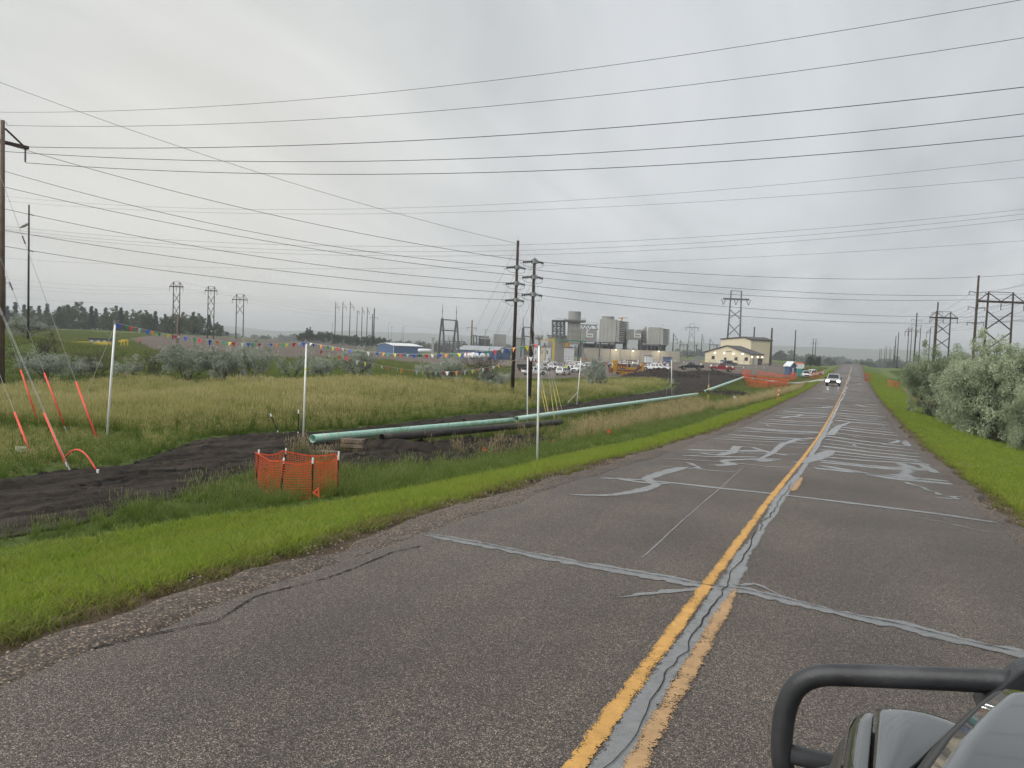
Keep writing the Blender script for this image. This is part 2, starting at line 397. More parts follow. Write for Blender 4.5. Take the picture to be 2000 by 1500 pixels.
def on_road(px, py):
    d = ray(px, py); t = 3.
    ts = np.exp(np.linspace(math.log(2), math.log(600), 4000)); X, Yv, Z = d.x*ts, d.y*ts, CAMH + d.z*ts
    b_ = Z < surf_z(X, Yv); i = int(np.argmax(b_)) if b_.any() else len(ts)-1
    return X[i], Yv[i]
def strip(name, pts, widths, m, lift, parent=road, rag=.0, step=.12, seed=1):
    """ragged strip lying on the road; pts are world xy"""
    rg = np.random.default_rng(seed)
    pts = np.array(pts, float); seg = np.hypot(*(pts[1:] - pts[:-1]).T); s = np.concatenate([[0], np.cumsum(seg)])
    n = max(3, int(s[-1] / step)); q = np.linspace(0, s[-1], n)
    x = np.interp(q, s, pts[:, 0]); y = np.interp(q, s, pts[:, 1]); wd = np.interp(q, s, np.broadcast_to(widths, s.shape) if np.ndim(widths) == 0 else widths)
    dx = np.gradient(x); dy = np.gradient(y); ln = np.hypot(dx, dy) + 1e-9; nx, ny = -dy / ln, dx / ln
    a = wd / 2 + rag * (rg.random(n) - .5); b = wd / 2 + rag * (rg.random(n) - .5)
    X = np.stack([x + nx * a, x, x - nx * b], 1); Y_ = np.stack([y + ny * a, y, y - ny * b], 1)
    Z = surf_z(X, Y_) + lift
    idx = np.arange(n * 3).reshape(n, 3)
    f = np.stack([idx[:-1, :-1], idx[:-1, 1:], idx[1:, 1:], idx[1:, :-1]], -1).reshape(-1, 4)
    me = raw_mesh(name, np.stack([X, Y_, Z], -1).reshape(-1, 3), f)
    ends = np.clip(np.minimum(q, s[-1] - q) / .35, 0, 1)[:, None]
    at_ = me.attributes.new('across', 'FLOAT', 'POINT'); at_.data.foreach_set('value', (1 - (1 - np.tile(np.array([1., 0., 1.]), (n, 1))) * ends).astype(np.float32).ravel())
    return link(name, me, m, parent)

def paint_mat(name, col, fray, bald, rough=.7, col2=None):
    """thin coat on the asphalt: frays at its edges and is worn through in spots (transparent there)"""
    m = bpy.data.materials.new(name); m.use_nodes = True; t = m.node_tree; n = t.nodes; l = t.links; b = n['Principled BSDF']; b.inputs['Roughness'].default_value = rough
    g = n.new('ShaderNodeNewGeometry')
    def ns(sc, d=5, r=.6):
        q = n.new('ShaderNodeTexNoise'); q.inputs['Scale'].default_value = sc; q.inputs['Detail'].default_value = d; q.inputs['Roughness'].default_value = r; l.new(g.outputs['Position'], q.inputs['Vector']); return q.outputs['Fac']
    def mt(op, a_, b_):
        q = n.new('ShaderNodeMath'); q.operation = op
        for i, v_ in enumerate((a_, b_)):
            if isinstance(v_, (int, float)): q.inputs[i].default_value = v_
            else: l.new(v_, q.inputs[i])
        return q.outputs[0]
    r = n.new('ShaderNodeValToRGB'); l.new(ns(9, 6, .7), r.inputs[0]); e = r.color_ramp.elements
    e[0].position = .3; e[0].color = (*(col2 or tuple(c * .72 for c in col)), 1); e[1].position = .7; e[1].color = (*[min(1, c * 1.12) for c in col], 1); l.new(r.outputs[0], b.inputs['Base Color'])
    v = n.new('ShaderNodeTexVoronoi'); v.inputs['Scale'].default_value = 130; l.new(g.outputs['Position'], v.inputs['Vector']); sx = n.new('ShaderNodeSeparateColor'); l.new(v.outputs['Color'], sx.inputs[0])
    at_ = n.new('ShaderNodeAttribute'); at_.attribute_name = 'across'
    wear = mt('ADD', mt('MULTIPLY', sx.outputs[0], .35), mt('ADD', mt('MULTIPLY', ns(3.2, 5, .65), .9), mt('MULTIPLY', ns(24, 4), .5)))      # about .25 .. 1.4
    edge = mt('MULTIPLY', mt('POWER', at_.outputs['Fac'], 2.2), fray)
    k = n.new('ShaderNodeMapRange'); k.inputs[1].default_value = bald; k.inputs[2].default_value = bald + .10; l.new(mt('SUBTRACT', wear, edge), k.inputs[0])
    tr = n.new('ShaderNodeBsdfTransparent'); ms = n.new('ShaderNodeMixShader'); l.new(k.outputs[0], ms.inputs[0]); l.new(tr.outputs[0], ms.inputs[1]); l.new(b.outputs[0], ms.inputs[2]); l.new(ms.outputs[0], n['Material Output'].inputs[0])
    bm = n.new('ShaderNodeBump'); bm.inputs['Strength'].default_value = .4; bm.inputs['Distance'].default_value = .005; l.new(v.outputs['Distance'], bm.inputs['Height']); l.new(bm.outputs[0], b.inputs['Normal'])
    return m
M_yel = paint_mat('yellow_road_paint', (.54, .30, .08), .40, .56); M_yel2 = paint_mat('worn_yellow_paint', (.40, .25, .12), .45, .60)
M_seal = paint_mat('crack_sealant', (.185, .188, .189), .50, .38, rough=.25)
M_crack = mat('open_crack', (.012, .011, .010), .95, var=.2)
yl = np.concatenate([np.linspace(-20, 4, 14)[:-1], np.linspace(4, 420, 900)])
strip('painted_line', np.stack([np.full(len(yl), XC + .035), yl], 1), .12, M_yel, .008, rag=.02, step=.07, seed=5)
def wob(a, n, amp, s): return a + amp * (vnoise(np.arange(n) * 1., np.full(n, s * 1.), 3.) - .5)
# second, worn line of the double marking (near part and a short piece)
for y0, y1 in ((-8, 7.4), (14.6, 17.4)):
    q = np.linspace(y0, y1, 40); strip('painted_line', np.stack([np.full(40, XC + .30), q], 1), np.interp(q, [y0, y0 + .6, y1 - .8, y1], [.16, .16, .13, .03]), M_yel2, .010, rag=.015, step=.03, seed=6)
# sealant along the joint beside the line
q = np.linspace(-12, 70, 260); strip('crack_seal', np.stack([wob(XC + .185, 260, .05, 3), q], 1), np.clip(.09 + .17 * vnoise(q, q * 0 + 4, 2.6), 0, .28), M_seal, .0045, rag=.03, step=.04, seed=7)
q = np.linspace(70, 330, 260); strip('crack_seal', np.stack([wob(XC + .2, 260, .5, 8), q], 1), .10 + .3 * vnoise(q, q * 0 + 5, 5) ** 2, M_seal, .0045, rag=.08, step=.3, seed=8)
q = np.linspace(1, 16, 170); strip('hairline_crack', np.stack([XC + .185 + .06 * (vnoise(q, q * 0, .5) - .5) + .05 * (vnoise(q, q * 0, .16) - .5), q], 1), .005 + .008 * vnoise(q, q * 0, .8), M_crack, .0125, step=.04)
def seal(pxs, wd, lift=.006, rag=.05, seed=1):
    pts = [on_road(*p_) for p_ in pxs]
    pts = np.array(pts); sg = np.concatenate([[0], np.cumsum(np.hypot(*(pts[1:] - pts[:-1]).T))]); n = max(8, int(sg[-1] / .25)); q = np.linspace(0, sg[-1], n)
    x = np.interp(q, sg, pts[:, 0]); y = np.interp(q, sg, pts[:, 1]); y = y + .035 * (vnoise(x * 2, y + seed, 1.) - .5) * 2 + .03 * (vnoise(x * 9, y + seed, 1.) - .5)
    o = strip('crack_seal', np.stack([x, y], 1), (np.interp(q, sg, wd) if np.ndim(wd) else wd * (.7 + .6 * vnoise(x * 2, y * 2 + seed * 3, 1.))), M_seal, lift, rag=rag, step=.07, seed=seed)
    return x, y
x_, y_ = seal([(830,1045),(930,1062),(1040,1085),(1160,1106),(1290,1128),(1370,1145),(1440,1150),(1540,1175),(1700,1210),(1850,1245),(2000,1278),(2150,1310)], .21, rag=.07, seed=2)
strip('hairline_crack', np.stack([x_, y_ + .02], 1), .012, M_crack, .0125, rag=.012, step=.05, seed=4)
seal([(1436,1143),(1475,1140),(1510,1158),(1540,1172)], .07, .0062, seed=31); seal([(1380,1150),(1300,1157),(1230,1165),(1190,1168)], [.12,.08,.05,.02], .0064, seed=32)
seal([(1172,934),(1240,937),(1310,943),(1400,953),(1510,965),(1540,968),(1650,982),(1800,1000),(1950,1022)], .22, seed=3)
seal([(1108,967),(1160,969),(1210,966),(1255,958),(1283,948),(1262,936),(1290,925),(1330,915),(1342,913)], [.1,.14,.2,.24,.2,.25,.3,.3,.1], .0066, seed=9)
seal([(1200,934),(1240,941),(1290,946),(1310,944)], .2, .0068, seed=10)
seal([(1265,909),(1330,914),(1395,920),(1450,922)], .10, .0060, seed=11); seal([(1300,896),(1360,899),(1440,905),(1500,912),(1560,914)], .12, .0060, seed=12)
seal([(1335,884),(1400,884),(1470,886),(1560,888)], .13, .006, seed=13); seal([(1385,863),(1470,868),(1580,876)], .12, .006, seed=14)
seal([(1365,885),(1400,890),(1430,884),(1440,872),(1470,874),(1500,884),(1540,890)], [.3,.34,.3,.3,.2,.22,.3], .0066, seed=15)
seal([(1395,910),(1430,908),(1410,900),(1450,898),(1520,897),(1480,902)], .3, .0069, seed=16)
seal([(1480,899),(1510,884),(1528,868),(1560,858),(1590,856)], [.12,.2,.26,.26,.2], .0072, seed=17)
seal([(1560,905),(1590,896),(1610,888),(1625,880)], [.3,.5,.5,.3], .0066, seed=18)
for i, (xa, ya, xb, yb) in enumerate([(1395,857,1580,866),(1410,853,1575,861),(1465,838,1605,846),(1490,822,1612,829),(1520,808,1618,813),(1530,803,1622,808),(1540,798,1625,803),(1635,806,1722,813),(1640,801,1716,807),(1642,796,1712,801),(1632,816,1735,826),(1625,832,1750,846),(1612,843,1765,861),(1612,858,1790,880),(1602,871,1800,894),(1330,890,1480,893),(1345,879,1500,881),(1600,903,1850,925),(1597,885,1805,903),(1585,914,1860,942),(1600,909,1880,957),(1590,898,1790,918),(1595,892,1820,908),(1600,878,1800,900),(1605,865,1800,888),(1600,850,1770,872),(1420,849,1580,858),(1440,842,1590,848),(1450,835,1600,844),(1620,836,1760,852),(1620,828,1740,840),(1480,826,1610,832),(1500,819,1620,826),(1630,820,1730,832),(1640,812,1720,820),(1510,812,1610,816)]):
    seal([(xa, ya), ((xa+xb)/2, (ya+yb)/2 + 1), (xb, yb)], .30 + .12 * (i % 3), .0058, rag=.1, seed=40 + i)
seal([(1752,903),(1775,912),(1768,925),(1782,938)], [.2,.45,.3,.35], .0064, rag=.2, seed=19); seal([(1735,926),(1770,931),(1800,936)], .45, .0070, rag=.2, seed=190); seal([(1745,912),(1775,917),(1795,917)], .35, .0072, rag=.2, seed=191); seal([(1770,905),(1800,908),(1830,925),(1850,930)], [.3,.3,.3,.1], .0067, seed=20)
seal([(1740,866),(1765,860),(1775,872)], [.2,.4,.3], .0064, seed=21); seal([(1620,850),(1640,832),(1660,825)], [.4,.3,.2], .0064, seed=22)
seal([(1780,1010),(1850,1022),(1930,1040)], .05, .0052, seed=23); seal([(1255,1090),(1330,1020),(1400,960),(1455,910)], .018, .0050, rag=.01, seed=24)
rg_ = np.random.default_rng(21)
yy_ = 45.
k_ = 0
while yy_ < 330:                                  # many cross cracks further on
    for side in (0, 1):
        if rg_.random() < .72:
            a_, b_ = (XL + .2 + rg_.random(), XC - .3 * rg_.random()) if side == 0 else (XC + .2 * rg_.random(), XR - .2 - rg_.random())
            y0 = yy_ + rg_.random() * 1.5; q = np.linspace(0, 1, 10)
            strip('crack_seal', np.stack([a_ + (b_ - a_) * q, y0 + .18 * (vnoise(q * 4, q * 0 + yy_, 1.) - .5)], 1), (.32 + .3 * rg_.random()) * max(1, yy_ / 90), M_seal, .006, rag=.1, step=.4, seed=k_); k_ += 1
    if rg_.random() < .5:                          # short lengthways daubs
        x0 = XL + .8 + rg_.random() * 5.4; q = np.linspace(0, 1, 8); ln = 1 + 3 * rg_.random()
        strip('crack_seal', np.stack([x0 + .9 * (q - .5) * rg_.choice([-1, 1]), yy_ + ln * q], 1), .3 + .3 * rg_.random(), M_seal, .0074, rag=.1, step=.25, seed=k_)
    yy_ += 2.2 + yy_ * .018
# connected web of sealed cracks between 16 and 60 m
rg_ = np.random.default_rng(5)
for k in range(14):
    y0 = 16 + 44 * rg_.random() ** 1.3; x0 = (XL + .9 + rg_.random() * 2.2) if k % 2 else (XC + .5 + rg_.random() * 2.4); n_ = 14; q = np.linspace(0, 1, n_); ln = .8 + 1.6 * rg_.random(); sl = rg_.uniform(-.9, .9)
    strip('crack_seal', np.stack([x0 + sl * q + .35 * (vnoise(q * 5, q * 0 + k * 3., 1.) - .5), y0 + ln * q], 1), .06 + .12 * vnoise(q * 4, q * 0 + k * 7., 1.), M_seal, .0076 + .0001 * (k % 5), rag=.08, step=.09, seed=300 + k)
# broken left edge crack
x_ = [on_road(*p_) for p_ in [(820,1068),(760,1082),(700,1108),(640,1130),(560,1150),(500,1165),(420,1215),(300,1240),(180,1268)]]
strip('hairline_crack', x_, .014, M_crack, .0075, rag=.02, step=.05, seed=5)

# loose gravel along the pavement edges
M_dirt = asphalt('shoulder_gravel', (.048, .037, .029), (.095, .076, .060), 70)
_unused = mat('dry_soil', (.055, .043, .034), .95, col2=(.165, .135, .108), scale=26, bump=.9, bscale=60, spec=.1, detail=10)
for sx, nm in ((-1, 'gravel_shoulder'), (1, 'gravel_shoulder')):
    q = np.concatenate([np.linspace(-30, 0, 20)[:-1], np.exp(np.linspace(0, math.log(330), 400)) - 1])
    inn = np.where(sx < 0, XL + .12, XR - .10) + 0 * q; wd_ = (.72 if sx < 0 else .40) + .5 * (vnoise(q, q * 0 + 3, 1.7) - .5) + .25 * (vnoise(q, q * 0 + 5, .5) - .5)
    cols = np.linspace(0, 1, 9); X = inn[:, None] + sx * cols * wd_[:, None]; Y_ = np.tile(q[:, None], (1, 9))
    edge = np.minimum(1, np.minimum(cols * 5, (1 - cols) * 5))
    Z = np.maximum(TZ(X, Y_), road_z(Y_) - .16) + .012 + .035 * vnoise(X, Y_, .12) * edge + .03 * vnoise(X, Y_, .5) * edge
    Z[:, 0] = surf_z(X[:, 0], Y_[:, 0]) - .03; Z[:, 1] = surf_z(X[:, 1], Y_[:, 1]) - .004 + .018 * vnoise(X[:, 1], Y_[:, 1], .2); Z[:, -1] -= .12
    idx = np.arange(len(q) * 9).reshape(len(q), 9); f = np.stack([idx[:-1, :-1], idx[:-1, 1:], idx[1:, 1:], idx[1:, :-1]], -1).reshape(-1, 4)
    tag(link(nm, raw_mesh(nm, np.stack([X, Y_, Z], -1).reshape(-1, 3), f), M_dirt, smooth_=True), kind='structure')
# gravel drive joining the road by the orange fences
DR = np.array([[XL + .3, 166], [XL + .3, 150], [-7, 152.5], [-12, 158], [-20, 164], [-30, 169], [-29, 174], [-14, 171], [-8, 168.5]])
M_drv = mat('pale_wet_gravel', (.30, .29, .275), .45, var=.25, scale=.4, bump=.3, bscale=6)
V = [(x, y, max(tz(x, y), tz(x, y)) + .05) for x, y in DR]
cxy = DR.mean(0); mbx = MB(); nseg = 6
g_ = []
for k in range(len(DR)):
    a_, b_ = DR[k], DR[(k + 1) % len(DR)]
    for j in range(4): g_.append(a_ + (b_ - a_) * j / 4)
g_ = np.array(g_); rings = []
for k in range(nseg + 1):
    w_ = k / nseg; pr = g_ * (1 - w_) + cxy * w_
    rings.append([(x, y, tz(x, y) + .10 - (.08 if k == 0 else 0)) for x, y in pr])
n0 = len(g_)
for r_ in rings: mbx.v += r_
for k in range(nseg):
    for j in range(n0): mbx.f.append((k*n0 + j, k*n0 + (j+1) % n0, (k+1)*n0 + (j+1) % n0, (k+1)*n0 + j))
tag(mbx.build('driveway', M_drv), 'pale gravel driveway joining the road', kind='structure')

# churned soil of the work track: a fine sheet over the ground
def soil_sheet(name, poly, step, maxr, h, minr=0.):
    x0, y0 = poly.min(0); x1, y1 = poly.max(0)
    gx, gy = np.meshgrid(np.arange(x0, x1, step), np.arange(y0, y1, step), indexing='ij')
    ins = inside(poly, gx, gy) & (np.hypot(gx, gy) < maxr) & (np.hypot(gx, gy) >= minr)
    # distance to edge by erosion
    e = ins.astype(float); acc = e.copy(); cur = ins.copy()
    for _ in range(max(1, int(.5 / step))):
        c2 = cur.copy(); c2[1:] &= cur[:-1]; c2[:-1] &= cur[1:]; c2[:, 1:] &= cur[:, :-1]; c2[:, :-1] &= cur[:, 1:]; cur = c2; acc += cur
    k = acc / (1 + max(1, int(.5 / step)))
    lat = vnoise(gx, gy, .6); rut = vnoise(gx * 3.2, gy * .55, 1.0); rib = np.abs(np.sin(gy * 5 + gx * .8 + 5 * vnoise(gx, gy, 2.)))
    z = h * (vnoise(gx, gy, .24) * .8 + vnoise(gx + 3, gy, .12) * .8 + lat * .8 + rut * 1.0 + .25 * rib * (vnoise(gx, gy, 2.5) > .55))
    clod = np.maximum(0, vnoise(gx, gy, .16) * vnoise(gx + 5, gy, .31) - .42) * 2.6 * (vnoise(gx, gy, 1.6) > .42)
    z = z - h * 1.0 + h * 1.6 * clod
    z = z + h * .55 * (np.random.default_rng(4).random(gx.shape) - .5)
    Z = TZ(gx, gy) + .05 + z * k - .10 * (k < .12)
    idx = np.full(gx.shape, -1); idx[ins] = np.arange(ins.sum())
    q = np.stack([idx[:-1, :-1], idx[1:, :-1], idx[1:, 1:], idx[:-1, 1:]], -1).reshape(-1, 4); q = q[(q >= 0).all(1)]
    return raw_mesh(name, np.stack([gx[ins], gy[ins], Z[ins]], -1), q)
M_mud = mat('wet_black_soil', (.006, .005, .004), .85, col2=(.055, .044, .035), scale=1.1, bump=1.0, bscale=24, spec=.15, detail=12)
def streaky(m):
    t = m.node_tree; n = t.nodes; l = t.links; no = [q for q in n if q.type == 'TEX_NOISE'][0]; mp_ = n.new('ShaderNodeMapping'); mp_.inputs['Rotation'].default_value = (0, 0, R(4)); mp_.inputs['Scale'].default_value = (2.6, .5, 1.); g = n.new('ShaderNodeNewGeometry')
    l.new(g.outputs['Position'], mp_.inputs[0]); l.new(mp_.outputs[0], no.inputs['Vector'])
streaky(M_mud)
tag(link('dirt_track', soil_sheet('dirt_track', TRACK, .075, 42, .062), M_mud, smooth_=True), 'churned black soil work track beside the pipe', kind='structure')
tag(link('dirt_track', soil_sheet('dirt_track_far', TRACK, .30, 190, .10, 41), M_mud, smooth_=True), 'churned black soil of the far work track', kind='structure')
tag(link('dirt_track', soil_sheet('dirt_patch', PATCH, .10, 60, .12), M_mud, smooth_=True), 'churned black soil patch beside the black pipe', kind='structure')
# ================================================================== hills, far woods, haze
M_hill = mat('far_hillside', (.055, .085, .040), .95, col2=(.12, .125, .065), scale=.004, spec=.1)
def hills():
    a = np.radians(np.arange(-75, 76, .25) - YAW); r = np.linspace(2900, 6300, 40)
    A, Rr = np.meshgrid(a, r, indexing='ij'); X = np.sin(A) * Rr; Y_ = np.cos(A) * Rr
    env = np.sin(np.clip((Rr - 2900) / 3400, 0, 1) * math.pi) ** .8
    hgt = 14 + 66 * vnoise(X, Y_, 1300.) + 30 * vnoise(X, Y_, 480.) + 14 * vnoise(X, Y_, 150.)
    Z = -30 + env * (hgt + 14)
    idx = np.arange(X.size).reshape(X.shape); f = np.stack([idx[:-1, :-1], idx[:-1, 1:], idx[1:, 1:], idx[1:, :-1]], -1).reshape(-1, 4)
    tag(link('hills', raw_mesh('hills', np.stack([X, Y_, Z], -1).reshape(-1, 3), f), M_hill, smooth_=True), kind='structure')
hills()
def leaf_mat(name, c1, c2, nscale=.6, trans=.3, rough=.55):
    m = bpy.data.materials.new(name); m.use_nodes = True; t = m.node_tree; n = t.nodes; l = t.links; n.clear()
    g = n.new('ShaderNodeNewGeometry'); no = n.new('ShaderNodeTexNoise'); no.inputs['Scale'].default_value = nscale; no.inputs['Detail'].default_value = 3; l.new(g.outputs['Position'], no.inputs['Vector'])
    oi = n.new('ShaderNodeObjectInfo'); ri = n.new('ShaderNodeMath'); ri.operation = 'MULTIPLY_ADD'; l.new(oi.outputs['Random'], ri.inputs[0]); ri.inputs[1].default_value = .22; l.new(no.outputs['Fac'], ri.inputs[2])
    ri2 = n.new('ShaderNodeMath'); ri2.operation = 'MULTIPLY_ADD'; l.new(g.outputs['Random Per Island'], ri2.inputs[0]); ri2.inputs[1].default_value = .25; l.new(ri.outputs[0], ri2.inputs[2])
    r = n.new('ShaderNodeValToRGB'); l.new(ri2.outputs[0], r.inputs[0]); r.color_ramp.elements[0].position = .45; r.color_ramp.elements[0].color = (*c1, 1); r.color_ramp.elements[1].position = 1.0; r.color_ramp.elements[1].color = (*c2, 1)
    d = n.new('ShaderNodeBsdfPrincipled'); d.inputs['Roughness'].default_value = rough; d.inputs['Specular IOR Level'].default_value = .25; l.new(r.outputs[0], d.inputs['Base Color'])
    tr = n.new('ShaderNodeBsdfTranslucent'); l.new(r.outputs[0], tr.inputs[0]); mxs = n.new('ShaderNodeMixShader'); mxs.inputs[0].default_value = trans
    l.new(d.outputs[0], mxs.inputs[1]); l.new(tr.outputs[0], mxs.inputs[2]); o = n.new('ShaderNodeOutputMaterial'); l.new(mxs.outputs[0], o.inputs[0])
    return m
M_wood_far = leaf_mat('far_wood_leaves', (.022, .036, .018), (.06, .085, .04), .02, .1)
def leaf_cloud(centers, radii, per, size, rg, flat=.6, aspect=.45):
    """random leaf quads spread through clumps -> verts, faces"""
    C = np.repeat(np.asarray(centers), per, 0); Rd = np.repeat(np.asarray(radii), per)
    n = len(C); d = rg.normal(size=(n, 3)); d /= np.linalg.norm(d, axis=1)[:, None]
    P_ = C + d * (Rd * rg.random(n) ** .45)[:, None] * np.array([1, 1, flat])
    u = rg.normal(size=(n, 3)) + d * .6; u /= np.linalg.norm(u, axis=1)[:, None]
    v = np.cross(u, rg.normal(size=(n, 3))); v /= np.linalg.norm(v, axis=1)[:, None]
    s = size * (.6 + .8 * rg.random(n))[:, None]
    a, b = u * s * .5, v * s * .5 * aspect
    V = np.stack([P_ - a, P_ + b, P_ + a, P_ - b], 1).reshape(-1, 3)
    return V, np.arange(4 * n).reshape(n, 4)
def far_woods():
    rg = np.random.default_rng(5); cs = []; rd = []
    def band(az0, az1, r0, r1, n, hmin, hmax):
        a = np.radians(rg.uniform(az0, az1, n) - YAW); r = rg.uniform(r0, r1, n); x = np.sin(a) * r; y = np.cos(a) * r; z = TZ(x, y)
        h = hmin + (hmax - hmin) * (.6 * vnoise(x, y, 70.) + .4 * rg.random(n))
        for k in range(n):
            for j in range(5):
                cs.append((x[k] + rg.normal() * h[k] * .22, y[k] + rg.normal() * h[k] * .22, z[k] + h[k] * (.2 + .17 * j))); rd.append(h[k] * (.34 - .045 * abs(j - 1.5)))
    band(-45, 44, 1050, 1300, 620, 9, 22); band(-45, 44, 1300, 1750, 500, 12, 26)
    band(-22, 44, 720, 1000, 160, 5, 12)
    V, Fq = leaf_cloud(cs, rd, 26, 4.6, rg, .9, .8)
    tag(link('far_woodland', raw_mesh('far_woodland', V, Fq), M_wood_far), 'dark hazy belt of woodland in the valley', 'woodland', kind='stuff')
far_woods()
hz = MB(); hz.box((0, 0, 30), (13200, 13200, 130)); hb = hz.build('haze', None); tag(hb, kind='stuff')
mh = bpy.data.materials.new('thin_haze'); mh.use_nodes = True; t_ = mh.node_tree; t_.nodes.clear()
pv = t_.nodes.new('ShaderNodeVolumePrincipled'); pv.inputs['Color'].default_value = (.88, .92, .94, 1); pv.inputs['Density'].default_value = .0004; pv.inputs['Anisotropy'].default_value = .2
oo = t_.nodes.new('ShaderNodeOutputMaterial'); t_.links.new(pv.outputs[0], oo.inputs['Volume']); hb.data.materials.append(mh)

# ================================================================== grass (stuff)
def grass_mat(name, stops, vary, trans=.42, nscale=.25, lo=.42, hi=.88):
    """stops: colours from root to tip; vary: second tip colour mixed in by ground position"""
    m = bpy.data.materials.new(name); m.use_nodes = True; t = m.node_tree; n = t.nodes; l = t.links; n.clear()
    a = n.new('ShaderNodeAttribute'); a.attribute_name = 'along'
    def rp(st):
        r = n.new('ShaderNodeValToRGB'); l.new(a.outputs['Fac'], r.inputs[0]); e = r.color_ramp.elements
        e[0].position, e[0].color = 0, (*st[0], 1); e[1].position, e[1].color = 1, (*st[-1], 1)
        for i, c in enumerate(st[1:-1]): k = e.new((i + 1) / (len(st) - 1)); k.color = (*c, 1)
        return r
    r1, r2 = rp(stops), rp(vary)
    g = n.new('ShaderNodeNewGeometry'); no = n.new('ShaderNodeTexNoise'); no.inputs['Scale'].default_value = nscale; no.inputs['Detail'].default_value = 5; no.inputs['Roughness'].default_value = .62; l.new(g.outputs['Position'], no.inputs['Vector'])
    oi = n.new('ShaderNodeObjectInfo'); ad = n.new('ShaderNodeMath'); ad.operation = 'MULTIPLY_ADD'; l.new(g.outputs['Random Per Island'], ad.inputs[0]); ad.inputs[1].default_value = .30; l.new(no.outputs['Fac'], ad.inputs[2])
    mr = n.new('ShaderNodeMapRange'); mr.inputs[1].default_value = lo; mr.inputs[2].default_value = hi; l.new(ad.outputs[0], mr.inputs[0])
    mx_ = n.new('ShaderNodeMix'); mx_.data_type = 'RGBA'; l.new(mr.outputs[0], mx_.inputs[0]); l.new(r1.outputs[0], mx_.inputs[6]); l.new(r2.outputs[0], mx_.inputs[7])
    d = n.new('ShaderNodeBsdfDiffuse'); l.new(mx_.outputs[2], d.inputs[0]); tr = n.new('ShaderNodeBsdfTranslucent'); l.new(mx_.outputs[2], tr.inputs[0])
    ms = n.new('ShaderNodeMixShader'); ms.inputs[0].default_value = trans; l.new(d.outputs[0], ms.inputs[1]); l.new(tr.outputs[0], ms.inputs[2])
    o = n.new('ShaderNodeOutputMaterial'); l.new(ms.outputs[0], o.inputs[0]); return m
def tuft(name, m, nb, rad, h0, h1, wid, bend, seed, head=0.):
    rg = np.random.default_rng(seed); V = []; Fc = []; al = []
    for i in range(nb):
        a = rg.random() * 6.283; r = rad * math.sqrt(rg.random()); bx, by = r * math.cos(a), r * math.sin(a)
        h = h0 + (h1 - h0) * rg.random(); b = rg.random() * 6.283; k = bend * h * (.3 + rg.random()); w_ = wid * (.7 + .6 * rg.random()); f_ = rg.random() * 6.283
        wx, wy = math.cos(f_) * w_ / 2, math.sin(f_) * w_ / 2; s = len(V)
        for q, ww in ((0, 1), (.55, .85)):
            px_, py_, pz_ = bx + math.cos(b) * k * q * q, by + math.sin(b) * k * q * q, h * q
            V += [(px_ - wx * ww, py_ - wy * ww, pz_), (px_ + wx * ww, py_ + wy * ww, pz_)]; al += [q, q]
        V.append((bx + math.cos(b) * k, by + math.sin(b) * k, h * (1 - .12 * bend))); al.append(1.)
        Fc += [(s, s+1, s+3), (s, s+3, s+2), (s+2, s+3, s+4)]
        if head and rg.random() < .7:
            s = len(V); hx, hy = bx + math.cos(b) * k, by + math.sin(b) * k
            for dz_, ww in ((-.16, 0), (-.07, 1), (.06, 0)):
                V += [(hx - wx * head * ww, hy - wy * head * ww, h + dz_ * h), (hx + wx * head * ww, hy + wy * head * ww, h + dz_ * h)]; al += [1., 1.]
            Fc += [(s, s+3, s+2), (s+2, s+3, s+5)]
    me = raw_mesh(name, V, Fc); at_ = me.attributes.new('along', 'FLOAT', 'POINT'); at_.data.foreach_set('value', np.array(al, np.float32)); me.materials.append(m)
    return bpy.data.objects.new(name, me)
def scatter(name, label, tufts, pts, rot, scl, pick):
    me = bpy.data.meshes.new(name); me.vertices.add(len(pts)); me.vertices.foreach_set('co', np.asarray(pts, np.float32).ravel())
    for an, ty, val in (('spin', 'FLOAT', rot), ('size', 'FLOAT', scl), ('pick', 'INT', pick)):
        at_ = me.attributes.new(an, ty, 'POINT'); at_.data.foreach_set('value', np.asarray(val, np.float32 if ty == 'FLOAT' else np.int32))
    o = link(name, me); tag(o, label, kind='stuff')
    cl = bpy.data.collections.new(name + '_tufts')
    for q in tufts: cl.objects.link(q)
    ng = bpy.data.node_groups.new(name, 'GeometryNodeTree'); ng.interface.new_socket('Geometry', in_out='INPUT', socket_type='NodeSocketGeometry'); ng.interface.new_socket('Geometry', in_out='OUTPUT', socket_type='NodeSocketGeometry')
    gi = ng.nodes.new('NodeGroupInput'); go = ng.nodes.new('NodeGroupOutput'); ip = ng.nodes.new('GeometryNodeInstanceOnPoints'); ci = ng.nodes.new('GeometryNodeCollectionInfo')
    ci.inputs['Collection'].default_value = cl; ci.inputs['Separate Children'].default_value = True; ci.inputs['Reset Children'].default_value = True
    def na(nm, ty): q = ng.nodes.new('GeometryNodeInputNamedAttribute'); q.data_type = ty; q.inputs['Name'].default_value = nm; return q.outputs['Attribute']
    cx_ = ng.nodes.new('ShaderNodeCombineXYZ'); ng.links.new(na('spin', 'FLOAT'), cx_.inputs[2]); ng.links.new(cx_.outputs[0], ip.inputs['Rotation'])
    ng.links.new(na('size', 'FLOAT'), ip.inputs['Scale']); ng.links.new(na('pick', 'INT'), ip.inputs['Instance Index']); ip.inputs['Pick Instance'].default_value = True
    ng.links.new(gi.outputs[0], ip.inputs['Points']); ng.links.new(ci.outputs[0], ip.inputs['Instance']); ng.links.new(ip.outputs[0], go.inputs[0])
    md = o.modifiers.new('tufts', 'NODES'); md.node_group = ng
    return o
